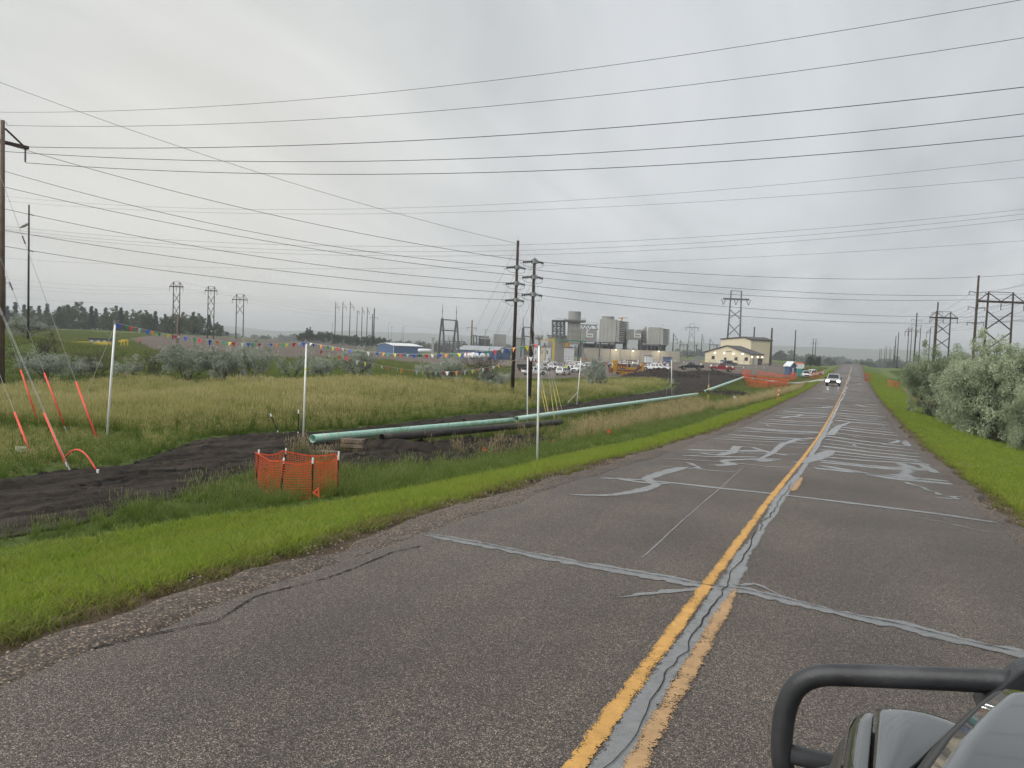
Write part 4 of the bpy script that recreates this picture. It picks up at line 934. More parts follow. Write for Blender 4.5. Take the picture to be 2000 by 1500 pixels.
# --- thin pole behind it
def thin_parts(th, h):
    c = lambda px, py: rel(th, px, py, 102)
    MB().tube([c(57, 436), c(47, 441), c(38, 445)], [.16, .2, .05], 6).build('bracket', M_galv, th)
    for py in (418, 489): MB().disc_stack(c(57, py), c(66, py + 3), 3, .09, .03).build('insulator', M_ins, th)
pole('thin dark pole with slanting bracket left of the leftmost white pole', 55, 102, 400, .15, None, None, extra=thin_parts)
def xarm(py, half, t, mm=None, rr=.12):
    def f(th, h):
        z = zat(th.location, py); MB().bar(CR * -half + Vector((0,0,z)) - CFW*.2, CR * half + Vector((0,0,z)) - CFW*.2, rr).build('crossarm', mm or M_pole, th)
        for s in (-.9, 0, .9): MB().disc_stack(CR * half * s + Vector((0,0,z)) - CFW*.2, CR * half * s + Vector((0,0,z - 1.2)) - CFW*.2, 4, .12, .04).build('insulator', M_ins, th)
    return f
pole('small far pole with short crossarm right beside the left edge pole', 10, 240, 540, .2, extra=xarm(552, 1.6, 240))
def pale_pole_arm(th, h): MB().bar(CR * -1.9 + Vector((0,0,h*.98)), CR * 1.9 + Vector((0,0,h*.98)), .14).build('crossarm', M_polel, th)
pole('short pale double pole in front of the first H shaped structure', 346, 170, 619, .2, M_polel, extra=pale_pole_arm)
g_ = 'H shaped pole structures on the left skyline'
for px, t, w_, pt, pa, ap, xs, lab in [(343.5,257,12.5,550,560,27,((572,592),(595,618)),'tallest H shaped pole structure, leftmost of the three'), (411,285,12,559,568,24,((577,597),(598,622)),'middle H shaped pole structure of the three on the left skyline'), (467.5,300,14,574,585.5,30,((594,614),),'lowest H shaped pole structure, rightmost of the three')]:
    hframe(lab, px, t, w_, pt, pa, ap, xs, .22, group=g_, string=1.6)
# --- triple poles over the grove
def one_arm(dpx, py1, t):
    def f(th, h):
        z = zat(th.location, py1); a = dpx * t / F; mb = MB(); mb.bar(Vector((0,0,z)), CR * a + Vector((0,0,z)), .18); mb.build('crossarm', M_pole, th)
        MB().bar(Vector((0,0,h*.96)), CR * a + Vector((0,0,z+.2)), .14).build('brace', M_pole, th)
        MB().disc_stack(CR * a + Vector((0,0,z)), CR * a + Vector((0,0,z-2)), 5, .16, .06).build('insulator', M_ins, th)
    return f
g_ = 'three tall poles over the dark grove'
for px, pt, lab in ((653.5,589.5,'left pole of the taller triple over the grove'), (667.5,589,'middle pole of the taller triple over the grove'), (682,589,'right pole of the taller triple over the grove')): pole(lab, px, 420, pt, .27, None, g_, extra=one_arm(7, 600, 420))
g_ = 'three shorter poles over the dark grove'
for px, pt, lab in ((696,606,'left pole of the shorter triple over the grove'), (705.5,600,'middle pole of the shorter triple over the grove'), (715.5,600,'right pole of the shorter triple over the grove')): pole(lab, px, 430, pt, .27, None, g_, extra=one_arm(4, 609, 430))
pole('thick double pole at the right end of the grove', 729, 410, 602, .42, extra=xarm(620, 2.2, 410)); pole('shorter companion of the thick double pole at the grove', 726, 411, 613, .34)
def lamp_head(th, h): MB().box((.5, 0, h), (1.1, .35, .15)).build('lamp_head', M_galv, th)
g_ = 'thin lamp posts behind the blue sheds'
for px, pt, t, lab in ((648,631,380,'thin lamp post left of the pole triples'), (758,632,400,'taller lamp post of the left pair before the valley'), (763,638,400,'shorter lamp post of the left pair before the valley'), (784,640,420,'left lamp post of the right pair before the valley'), (787.5,638,415,'right lamp post of the right pair before the valley'), (946,643,330,'lamp post right of the brown pole in the substation'), (1066,650,330,'lamp post left of the power plant stack')):
    pole(lab, px, t, pt, .14, M_galv, g_, 'lamp_post', lamp_head)
pole('thick brown pole with short arms in the substation', 919.5, 330, 625, .5, M_polel, extra=xarm(640, 2.2, 330))
# --- twin dead end poles in the middle
def deadend(px, t, pys, label, pt, lsgn):
    def f(th, h):
        for py in pys:
            z = zat(th.location, py); MB().cyl((0,0,z-.16), (0,0,z+.16), .24, n=12).build('clamp_band', M_galv, th)
            l0 = Vector((0,0,z)); dl_ = (Vector((lpb.x, lpb.y, th.location.z)) - Vector(th.location)); dl_.z = 0; dl_.normalize(); dr_ = (CR * 1 + CFW * .12).normalized()
            MB().disc_stack(l0 + dl_ * .2, l0 + dl_ * .95 - Vector((0,0,.1)), 5, .13, .04).build('insulator', M_ins, th)
            MB().disc_stack(l0 + dr_ * .25, l0 + dr_ * .72 - Vector((0,0,.10)), 4, .13, .04).build('insulator', M_ins, th)
            MB().tube([l0 + dr_ * .72 - Vector((0,0,.1)), l0 + dr_ * .62 - Vector((0,0,.42)), l0 + dr_ * .3 - Vector((0,0,.5)), l0 + dl_ * .5 - Vector((0,0,.45)), l0 + dl_ * 1.2 - Vector((0,0,.1))], .015, 4).build('jumper_wire', M_wire, th)
        MB().cyl((0,0,h-.02), (0,0,h+.6), .012, .006, 4).build('lightning_rod', M_galv, th)
    return pole(label, px, t, pt, .17, mat('dark_pole_%d' % px, (.022, .016, .013), .8, col2=(.065, .038, .028), scale=.8, bump=.4), 'twin dead end poles beyond the field', extra=f)
C1, c1b, c1h = deadend(1000, 64, (522, 553.5, 586), 'taller left pole of the twin guyed poles in mid field', 470, 0)
C2, c2b, c2h = deadend(1033, 60, (511, 541, 575), 'shorter right pole of the twin guyed poles in mid field', 505, 0)
def onp(b, py): return b + Vector((0, 0, up_to(b, py)))
# --- far towers right of the plant
hframe('large twin leg steel tower behind the cream building', 1431, 420, 20, 567.5, 584.5, 50, ((605,623),(632,656)), .55, 26, m=M_dsteel, name='transmission_tower', string=3.2, knee=False, vee=True)
hframe('distant pale twin leg tower left of the cream building', 1349, 620, 9, 631.5, 639.5, 24, ((647,662),(664,680)), .42, 14, m=M_galv, name='transmission_tower', string=3, knee=False, vee=True)
for px, pt, t, r, lab in ((1470,638.5,330,.42,'thick dark pole rising behind the cream building roof'), (1487.5,658,340,.3,'short pole end showing above the cream building roof'), (1504,640.5,285,.45,'thick dark pole at the right corner of the cream building'), (1550,644.5,270,.28,'lone dark pole between the building and the road'),
   (1586,661,520,.3,'left pole of the far pair by the evergreens'), (1591,661.5,520,.3,'right pole of the far pair by the evergreens')):
    pole(lab, px, t, pt, r, None, 'bare poles near the cream building' , extra=(xarm(669.5, 1.6, 520) if px in (1586, 1591) else None))
for px, pt, t, lab in ((1313,651,330,'dark pole with side arms right of the filter house'), (1369,652,420,'dark substation pole with side arms by the distant tower'), (1327,664,400,'substation post left of the distant tower'), (1385,661,400,'substation post left of the cream building')):
    pole(lab, px, t, pt, .3, M_dsteel, 'substation posts right of the plant', extra=one_arm(8 if px != 1369 else 4, pt + 12, t))
# --- pole rows right of the road
def davits(pys, half):
    def f(th, h):
        for py in pys:
            z = zat(th.location, py)
            for s in (-1, 1):
                e = CR * s * half; MB().tube([Vector((0,0,z-.2)), e * .5 + Vector((0,0,z+.05)), e + Vector((0,0,z+.12))], [.08, .07, .05], 6).build('davit_arm', M_galv, th)
                MB().disc_stack(e + Vector((0,0,z+.1)), e + Vector((0,0,z-.45)), 4, .11, .04).build('insulator', M_galv, th)
    return f
g_ = 'dark poles with paired arms right of the road'
RP = [pole('nearest dark pole with three pairs of arms right of the road', 1896, 124, 538, .25, None, g_, extra=davits((571,601,631), 1.35)),
      pole('second dark pole with paired arms right of the road', 1822, 184, 590, .25, None, g_, extra=davits((611,625,639), 1.3)),
      pole('third dark pole with paired arms right of the road', 1783, 228, 611, .25, None, g_, extra=davits((625,635,645), 1.5)),
      pole('fourth dark pole right of the road, right of a close pair', 1751, 390, 649, .3, None, g_), pole('fourth dark pole right of the road, left of a close pair', 1746, 400, 656, .3, None, g_)]
g_ = 'H shaped pole structures right of the road'
RH = [hframe('large H shaped pole structure nearest the right edge', 1942, 125, 48, 570, 590, 92, ((609,645),(649,688)), .2, 52, g_, string=1.3), hframe('second H shaped pole structure right of the road', 1834, 182, 28, 608, 621, 55, ((632,654),(660,680)), .2, 30, g_, string=1.3)]
for px, pt, t, lab in ((1770,638.5,300,'left pole of the three by the second H structure'), (1776,638.5,310,'middle pole of the three by the second H structure'), (1793,639.5,300,'right pole of the three by the second H structure'), (1812,641,300,'lone pole with a side arm left of the second H structure')):
    pole(lab, px, t, pt, .2, None, 'distant poles right of the road', extra=one_arm(-7, pt + 9, t))
for i, (px, pt, t) in enumerate(((1716,680,700),(1719,681,710),(1726,679,690),(1729,676,700),(1735.5,676.5,690),(1738,682,720),(1743.5,676,650))):
    pole('tiny far pole in the cluster over the road end, %s from the left' % ORD[i], px, t, pt, .35, None, 'far pole cluster beyond the road end')
# --- substation gantries
def gantry(label, t, legs, bars, w_=.45, name='substation_gantry', mm=M_dsteel, spikes=()):
    c = gp(legs[0][0][0], t); th = thing(name, label, 'gantry', c)
    for (x0, y0), (x1, y1) in legs:
        b = gp(x1, t); top = P(x0, y0, t); 
        if y1 is not None: b = P(x1, y1, t)
        MB().bar(top - c, b - c, w_).build('leg', mm, th)
    for (x0, y0), (x1, y1) in bars: MB().bar(P(x0, y0, t) - c, P(x1, y1, t) - c, w_ * .8).build('beam', mm, th)
    for (x0, y0), (x1, y1) in spikes: MB().cyl(P(x1, y1, t) - c, P(x0, y0, t) - c, w_ * .35, w_ * .1, 5).build('lightning_rod', mm, th)
    return th
gantry('larger A frame gantry in the substation left of the twin poles', 300, [((863,622),(854,None)), ((864.5,622),(869,None)), ((891,626),(882,None)), ((892.5,626),(897,None))], [((864,624),(891,626)), ((860,644.5),(894,646.5))], .55, spikes=[((864.5,594),(864,612)), ((892,597),(891.5,614)), ((864,609),(863.5,624)), ((891.5,612),(891.5,627))])
gantry('smaller A frame gantry between the twin poles', 320, [((1021,640),(1016,None)), ((1022.5,640),(1025,None)), ((1040,640),(1037,None)), ((1041,640),(1043,None))], [((1022,639),(1041,640)), ((1018,656),(1042,658))], .5, spikes=[((1022,617),(1022,640))])
gantry('low steel bus structure behind the larger gantry', 330, [((858,665.5),(858,None)), ((878,666),(878,None)), ((906,667),(906,None)), ((893,666),(893,None))], [((857,666),(908,667.5)), ((908,667.5),(913,676))], .4, spikes=[((863.5,657),(863.5,666)), ((875.5,656.5),(875.5,666)), ((879,657),(879,666)), ((884,657),(884,666)), ((889,658),(889,667)), ((896,658),(896,667)), ((902,659),(902,667))])
gantry('grey pipe rack beside the thick brown pole', 335, [((925,654),(925,None)), ((931,655),(931,None)), ((937,656),(937,None))], [((923,655),(955,660))], .4, spikes=[((928,652),(928,660))])
gantry('far substation frame left of the cream building', 400, [((1328,672),(1328,None)), ((1342,672),(1342,None)), ((1360,674),(1360,None)), ((1386,673),(1386,None)), ((1400,674),(1400,None))], [((1327,673),(1343,674)), ((1358,674),(1362,674)), ((1385,673),(1405,674))], .4, spikes=[((1357,664),(1357,676)), ((1363,666),(1363,676)), ((1332,682),(1332,690)), ((1336,682),(1336,690)), ((1366,684),(1366,692)), ((1372,684),(1372,692))])

# --- wires
H_ = lambda px, py: P(px, py, 54)
gs = 'thick wires high across the sky'
wire('topmost overhead wire crossing the sky from left to upper right corner', (-60,218,60), (2060,-12,33), (1000,152), .014, group=gs)
wire('second overhead wire from the top, from the pole head at left', (13,245,54), (2060,64,35), (1000,203), .015, group=gs)
wire('third wire from the top, upper of the three dark conductors', (55,287,55.7), (2060,163,38), (1000,263), .024, group=gs)
wire('fourth wire from the top, middle of the three dark conductors', (-40,292,53), (2060,215,40), (1000,306), .022, group=gs)
wire('fifth wire from the top, lower of the three dark conductors', (50,318,55.5), (2060,259,42), (1000,335), .024, group=gs)
gs = 'thin far wires across the sky'
for i, (ya, ym, yb, ta, tb) in enumerate(((378,397,305,110,60),(388,411,341,110,63),(436,478,402,110,80),(441,489,411,110,80),(446,498,421,110,82),(500,520,466,160,90))):
    wire('faint thin far wire across mid sky, %s from the top' % ORD[i], (-40,ya,ta), (2060,yb,tb), (1005,ym), .014 if i < 2 else .017, group=gs)
gs = 'wires from the left pole to the twin poles'
wire('long wire sloping from the upper left corner to the taller twin pole top', (-60,138,48), onp(c1b, 476), (500,335), .015, group=gs)
wire('wire from the left crossarm down to the shorter twin pole top', (20,284,54.5), onp(c2b, 512), (500,412), .022, group=gs)
for ya, ym, b_, yb, lab in ((333,454,c1b,522,'upper wire of the left run to the taller twin pole'), (364,467,c2b,541,'upper wire of the left run to the shorter twin pole'), (407,500,c1b,553.5,'middle wire of the left run to the taller twin pole'), (449,523,c2b,575,'lower wire of the left run to the shorter twin pole'), (480,550,c1b,586,'lowest wire of the left run to the taller twin pole')):
    wire(lab, (4,ya,54), onp(b_, yb), (500,ym), .021, group=gs)
gs = 'wires from the twin poles to the right'
for b_, ya, ym, yb, lab in ((c2b,511,(1500,541),531,'top wire of the right run from the shorter twin pole'), (c1b,523,(1500,567),571,'top wire of the right run from the taller twin pole'), (c2b,541,(1500,579),577,'middle wire of the right run from the shorter twin pole'), (c1b,554,(1500,605),615,'middle wire of the right run from the taller twin pole'), (c2b,575,(1500,621),621,'lowest wire of the right run from the shorter twin pole')):
    wire(lab, onp(b_, ya), (2060,yb,90), ym, .021, group=gs)
gs = 'faint wires at the left skyline'
for i, (x0,y0,t0,x1,y1,t1,mx_,my_) in enumerate(((-40,540,250,332,563,257,150,556),(-40,547,250,356,563,257,150,565),(-40,556,250,400,571,285,180,573),(-40,574,250,480,590,300,200,592),(356,563,257,683,603,420,520,588),(424,571,285,716,611,430,570,600),(482,590,300,729,621,410,600,612),(355,551,257,653,591,420,500,580),(729,621,410,919,640,330,830,640),(919,640,330,1022,643,320,970,648))):
    wire('faint skyline wire near the left H structures, %s from the left' % ORD[i], (x0,y0,t0), (x1,y1,t1), (mx_,my_), .022, 14, group=gs)
gs = 'wires of the pole row right of the road'
rp = [q[1] for q in RP]
tops = [[(571,601,631)[k] for k in range(3)], [611,625,639], [625,635,645]]
k_ = 0
for j in range(2):
    for q in range(3):
        for s in (-1.35, 1.35):
            A_ = onp(rp[j], tops[j][q]) + CR * s - Vector((0,0,.4)); B_ = onp(rp[j+1], tops[j+1][q]) + CR * s - Vector((0,0,.4)); mpt = A_.lerp(B_, .5); pm = proj(mpt)
            wire('%s %s arm wire between the %s right of the road' % (('upper', 'middle', 'lower')[q], 'left' if s < 0 else 'right', ('nearest two paired arm poles', 'second and third paired arm poles')[j]), A_, B_, (pm[0], pm[1] + 5), .016, 10, group=gs)
for q, yb, nm_ in ((571,545,'upper'),(601,583,'middle'),(631,622,'lower')):
    for s, dd in ((-1.35, 0), (1.35, -14)): wire('%s %s arm wire leaving the nearest right pole toward the picture edge' % (nm_, 'left' if s < 0 else 'right'), onp(rp[0], q) + CR * s - Vector((0,0,.4)), (2080, yb + dd, 70), None, .016, 8, group=gs)
for dx, yb, nm_ in ((-.97,560,'left'),(0,556,'middle'),(.97,552,'right')):
    b_ = RH[0][1]; e = onp(b_, 590) + CR * (46 * 125 / F * dx) - Vector((0,0,1.4)); wire('%s wire leaving the large H structure toward the picture edge' % nm_, e, (2120, yb, 75), None, .018, 8, group=gs)
    b2 = RH[1][1]; e2 = onp(b2, 621) + CR * (27 * 182 / F * dx) - Vector((0,0,1.4)); pm = proj(e.lerp(e2, .5)); wire('%s wire between the two H structures right of the road' % nm_, e, e2, (pm[0], pm[1] + 5), .018, 10, group=gs)

# --- guy wires with orange sleeves
M_guy = mat('galvanised_guy_strand', (.30, .31, .30), .6, .2, var=.1)
M_sleeve = mat('orange_guy_sleeve', (.72, .085, .05), .45, var=.1)
M_ysl = mat('faded_yellow_sleeve', (.42, .33, .10), .6, var=.15)
def guy(label, top, anchor, sleeve=2.2, sm=None, r=.007, sr=.032, group='guy wires of the left pole', plug=.55):
    th = thing('guy_wire', label, 'guy wire', anchor, 0, group); d = (top - anchor); L_ = d.length; d.normalize()
    MB().tube([-d * .3, d * L_], r, 4).build('strand', M_guy, th); MB().cyl(d * L_ * .42, d * (L_ * .42 + .35), r * 3.5, n=6).build('strain_insulator', M_ins, th)
    if sleeve: MB().cyl(d * plug, d * (plug + sleeve), sr, n=8).build('sleeve', sm or M_sleeve, th, True)
    if plug: MB().cyl(d * .05, d * (plug + .02), .02, n=6).build('turnbuckle', M_galv, th); 
    return th
for (ax, ay), (tx, ty, tt), sl_, lab in (((64,897),(-110,452,30),2.0,'leftmost orange sleeved guy wire, beside the small white sign'), ((134,918),(-110,351,30),2.2,'thick orange sleeved guy wire by the orange hoop'), ((80,842),(-110,268,30),2.2,'orange sleeved guy wire second from the left, set further back'),
      ((132,848),(-110,214,30),2.2,'orange sleeved guy wire in the middle, set further back'), ((196,876),(-110,43,30),2.2,'rightmost orange sleeved guy wire of the left pole'), ((138,922),(-110,345,30),0,'bare guy wire running beside the thick orange sleeve')):
    guy(lab, P(tx, ty, tt), gr(ax, ay), sl_, plug=.32)
gs = 'guy wires of the twin poles'
for b_, yt, gx, gt, lab in ((c1b,476,880,105,'uppermost left guy of the taller twin pole'), (c1b,525,905,100,'second left guy of the taller twin pole'), (c1b,556,930,95,'third left guy of the taller twin pole'), (c2b,512,925,102,'uppermost left guy of the shorter twin pole'), (c2b,543,950,96,'second left guy of the shorter twin pole'), (c2b,577,975,92,'third left guy of the shorter twin pole')):
    guy(lab, onp(b_, yt), gp(gx, gt), 0, r=.012, group=gs, plug=0)
for b_, yt, gx, gt, lab in ((c1b,480,1074,47,'right guy with yellow sleeve, from the taller twin pole top'), (c1b,526,1068,50,'right guy with yellow sleeve, from the taller twin pole middle'), (c1b,558,1072,54,'right guy with yellow sleeve, from the taller twin pole lower band'), (c2b,514,1084,46,'right guy with yellow sleeve, from the shorter twin pole top'), (c2b,545,1092,50,'right guy with yellow sleeve, from the shorter twin pole middle'), (c2b,578,1100,53,'right guy with yellow sleeve, from the shorter twin pole lower band')):
    guy(lab, onp(b_, yt), gp(gx, gt), 2.4, M_ysl, r=.012, sr=.022, group=gs, plug=.2)
for px, t, dx, lab in ((1300,80,-4,'left leg of the thin guy trio on the soil track'), (1311,80,0,'middle leg of the thin guy trio on the soil track'), (1315,80,3,'right leg of the thin guy trio on the soil track'), (1381,70,0,'left yellow sleeved guy beside the pipe kink'), (1384,70,2,'right yellow sleeved guy beside the pipe kink')):
    b_ = gp(px, t); guy(lab, P(px + dx + 6, 520 if px < 1350 else 560, t * 1.05) if False else b_ + Vector((0, 0, 3.4)) - CR * dx * .06, b_, 2.2, M_ysl if px > 1350 else M_galv, r=.012, sr=.03, group='short guys by the soil track', plug=.1)

# ================================================================== bunting
PC = {'blue': (.05, .13, .62), 'green': (.05, .32, .16), 'red': (.78, .08, .10), 'white': (.88, .88, .86), 'orange': (.92, .36, .10), 'yellow': (.88, .82, .08)}
PM = {}
for k, c in PC.items():
    mb = MB(); mb.add([(-.5, 0, 0), (.5, 0, 0), (0.02, .02, -1), (-.5, .012, 0), (.5, .012, 0), (0.02, .032, -1), (-.26, .06, -.5), (.26, -.05, -.5), (-.26, .072, -.5), (.26, -.038, -.5)],
        [(0, 1, 7, 6), (6, 7, 2), (4, 3, 8, 9), (9, 8, 5), (0, 6, 8, 3), (1, 4, 9, 7), (6, 2, 5, 8), (7, 9, 5, 2), (0, 3, 4, 1)])
    me = mb.mesh('pennant_' + k); me.materials.append(mat(k + '_pennant_vinyl', c, .5, var=.08)); PM[k] = me
SEQ = ['blue', 'green', 'red', 'white', 'blue', 'orange', 'green', 'yellow', 'red', 'white']
M_rope = mat('pale_cord', (.55, .54, .5), .8, var=.1)
def bunting(label, A, B, sag, n, size, seed=0, group='bunting strings', seq=SEQ):
    rg = np.random.default_rng(seed); th = thing('bunting', label, 'bunting', A, 0, group); D = B - A; f = lambda u: D * u - Vector((0, 0, 4 * sag * u * (1 - u)))
    MB().tube([f(i / 24) for i in range(25)], .010, 4).build('cord', M_rope, th)
    for i in range(n):
        u = (i + .5 + .3 * rg.normal() * .5) / n; o = link('pennant', PM[seq[(i + seed) % len(seq)]], None, th); o.location = f(u)
        o.rotation_euler = (rg.normal() * .25, rg.normal() * .12, math.atan2(D.y, D.x) + rg.normal() * .45); s = size * (.85 + .3 * rg.random()); o.scale = (s * .85, s, s * (.8 + .4 * rg.random()))
    return th
def pvc(label, px, t, py_top, px_top, r=.037, collar=None):
    b = gp(px, t); top = P(px_top, py_top, t); h = top.z - b.z; th = thing('white_pole', label, 'pole', b, 0, 'white plastic bunting poles'); d = Vector((top.x - b.x, top.y - b.y, h))
    MB().tube([Vector((0,0,-.1)), d * .5, d], [r, r * .95, r * .85], 10).build('tube', M_white, th, True); MB().cyl(d * .985, d * 1.0 + Vector((0,0,.06)), r * 1.25, n=8).build('cap', M_galv, th)
    if collar: MB().cyl(d * collar[0], d * (collar[0] + .012), r * 1.2, n=8).build('tape', collar[1], th)
    return th, b, b + d
_, pa, pat = pvc('leaning white plastic pole, leftmost, holding the bunting end', 208, 25, 630, 225)
_, pb, pbt = pvc('white plastic pole in the middle with a tape band', 592, 29, 668, 598.5, collar=(.72, PM['yellow'].materials[0]))
_, pc, pct = pvc('white plastic pole nearest the verge right of the twin poles', 1049.5, 26.5, 671, 1053, .04)
_, pd, pdt = pvc('white plastic pole in front of the shorter twin pole', 1030, 45, 694, 1030.5)
_, pe, pet = pvc('thin leaning white pole before the parked trucks', 1126, 62, 697, 1135)
_, pf, pft = pvc('far thin pole carrying white pennants by the soil pile', 1311, 110, 702, 1312, .05)
bunting('bunting string between the leftmost and the middle white poles', pat, pbt, .28, 31, .165, 0)
bunting('bunting string between the middle white pole and the verge white pole', pbt, pct, .42, 36, .165, 3)
bunting('lower bunting string from the middle white pole to the twin poles', pbt - Vector((0,0,.1)), pdt, 1.0, 34, .20, 6, seq=['white', 'orange', 'red', 'white', 'yellow', 'orange', 'white', 'red'])
bunting('far bunting string between the two thin white poles', pdt, pet, .55, 12, .26, 2, seq=['white', 'orange', 'white', 'red'])
bunting('far bunting string from the leaning white pole toward the soil pile', pet, pft, .7, 18, .32, 1, seq=['white', 'orange', 'blue', 'white', 'red'])
bunting('far bunting string of white pennants before the black and red pickups', pft, P(1500, 716, 118), .35, 12, .34, 4, seq=['white'])
def cord(label, a, b, r=.008): return tag(MB().tube([a, b], r, 4).build('tie_cord', M_rope), label, 'cord', 'cords staying the white poles')
cord('tan cord from the leftmost white pole down to a wooden peg', pat - Vector((0,0,.1)), gr(146, 838) + Vector((0,0,.3)), .010); cord('cord from the leaning white pole down to the grass', pe.lerp(pet, .3), gp(1108, 60) + Vector((0,0,.4)), .02)
tag(MB().bar(gr(146, 838) + Vector((-.2,0,.32)), gr(146, 838) + Vector((.15,0,.15)), .07).build('wooden_peg', M_polel), 'pale wooden peg holding the tan cord in the reeds', 'peg')

# ================================================================== pipes, timber, markers
M_pipe = mat('mint_green_pipe_coating', (.27, .50, .40), .5, col2=(.42, .62, .53), scale=2.2, detail=8)
M_pipe2 = mat('chalky_green_pipe_coating', (.40, .60, .52), .55, col2=(.52, .68, .61), scale=.8)
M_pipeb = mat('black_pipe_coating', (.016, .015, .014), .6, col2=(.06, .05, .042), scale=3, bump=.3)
M_band = mat('white_pipe_band', (.62, .64, .6), .6, var=.1)
def pipe(label, a, b, r, m, band=None, open_=True, dark_end=False):
    d = b - a; th = thing('pipe', label, 'pipe', a, 0, 'steel pipes along the soil track'); n = 12; L_ = d.length
    pts = [d * (i / n)  for i in range(n + 1)]
    mb = MB(); mb.tube(pts, r, 18, cap=False); mb.tube(list(pts), r * .9, 18, cap=False)
    k = len(mb.v); u = d.normalized()
    for e, off in ((0, 0), (n, 0)):
        for j in range(18): mb.f.append((e * 18 + j, e * 18 + (j + 1) % 18, (n + 1 + e) * 18 + (j + 1) % 18, (n + 1 + e) * 18 + j))
    mb.build('barrel', m, th, True)
    MB().cyl(u * .5, u * .54, r * .88, n=16).build('bore_shade_disc', M_pipeb, th)  # dark disc set inside the open bore, standing in for its shade
    for s in (band or ()): MB().tube([u * s, u * (s + .10)], r * 1.02, 18, cap=False).build('band', M_band, th, True)
    if dark_end: MB().cyl(u * -.25, u * .35, r * 1.08, n=16).build('weld_sleeve', M_blk, th, True)
    return th
pz = Vector((0, 0, .32))
pA = gr(610, 874); pB = gr(1000, 832); pD = gr(1362, 775); pE = gr(1373, 771); pG = gp(1455, 150)
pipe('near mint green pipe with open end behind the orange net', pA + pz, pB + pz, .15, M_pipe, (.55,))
pipe('middle mint green pipe leading away along the track', pB + pz + Vector((.1,.35,.05)), pD + pz, .155, M_pipe2, (9,))
pipe('far pale pipe rising toward the orange fences, black joint at its near end', pE + pz, pG + Vector((0,0,.75)), .19, M_pipe2, (14,), dark_end=True)
pipe('black coated pipe lying in the churned soil', gr(745, 880) + Vector((0,0,.46)), gr(1095, 838) + Vector((0,0,.40)), .16, M_pipeb)
for px, py, lab in ((690,884,'timber block stack under the near green pipe'), (640,890,'loose flat timbers beside the open pipe end')):
    c = gr(px, py); th = thing('timber_stack', lab, 'timber', c, R(YAW - 8)); k = 3 if px > 660 else 1
    for i in range(k):
        for j in range(2): MB().box((0, -.12 + .24 * j, .09 + .17 * i), (.85 if k == 3 else .7, .2, .14 if k == 3 else .1)).build('timber', M_polel if (i + j) % 3 else M_pole, th, bevel=.008)
# white end pieces of rag and tag around the pipe end
for px, t, h, lab, m in ((545,30,.9,'short leaning black and white stake in the field','l'), (582,30,1.05,'upright black and white stake left of the middle white pole','u')):
    b = gp(px, t); th = thing('marker_stake', lab, 'stake', b, 0, 'black and white stakes'); d = Vector((CR.x * -.45, CR.y * -.45, 1)).normalized() if m == 'l' else Vector((0, 0, 1))
    MB().cyl(-d * .1, d * h * .86, .022, n=6).build('shaft', M_blk, th); MB().cyl(d * h * .86, d * h, .03, n=6).build('white_tip', M_white, th); MB().cyl(d * .1, d * .18, .024, n=6).build('white_ring', M_white, th)
M_flag = mat('orange_red_marker', (.80, .10, .035), .5, var=.08)
def pin_flag(label, px, py, size=.22, h=.5):
    b = gr(px, py); th = thing('pin_flag', label, 'flag', b, 0, 'orange pin flags in the verge'); MB().cyl((0,0,-.05), (0,0,h), .006, n=5).build('wire_stem', M_galv, th)
    mb = MB(); a = CR * size * .5; mb.add([a * -.2 + Vector((0,0,h)), a * 1.1 + Vector((0,0,h*.72)), a * .9 + Vector((0,.02,h-size*1.1)), a * -.9 + Vector((0,.03,h-size))], [(0, 1, 2, 3)])
    o = mb.build('flag', M_flag, th); s = o.modifiers.new('thick', 'SOLIDIFY'); s.thickness = .006
    return th
pin_flag('orange pin flag by the churned soil patch', 944, 898, .18); pin_flag('orange pin flag in the verge right of the verge white pole', 1188, 856, .22); pin_flag('small faded orange flag in grass near the verge white pole', 1080, 880, .12); pin_flag('pink ribbon flag in the reeds by the leftmost white pole', 187, 838, .12, .75)
for px, py, h, lab in ((1434,784,.6,'white marker post in the ditch by the pipe'), (1509,750,.7,'white marker post near the far orange fence'), (1218,752,.7,'white marker box in the far grass')):
    b = gr(px, py); th = thing('marker_post', lab, 'marker', b, 0, 'small white markers'); MB().box((0,0,h*.3), (.06,.06,h*.6)).build('stake', M_polel, th); MB().box((0,0,h*.8), (.2,.06,h*.45)).build('plate', M_white, th)
b = gr(1518, 783); th = thing('delineator', 'slim orange banded post standing on the verge near the road', 'marker post', b); dd = Vector((CR.x*.12, CR.y*.12, 1))
MB().cyl((0,0,0), (0,0,.06), .16, .12, 10).build('base', M_blk, th); MB().cyl((0,0,.05), dd * 1.3, .05, .045, 8).build('post', M_flag, th)
for z in (.55, .95): MB().cyl(dd * z, dd * (z + .1), .052, n=8).build('reflective_band', M_white, th)
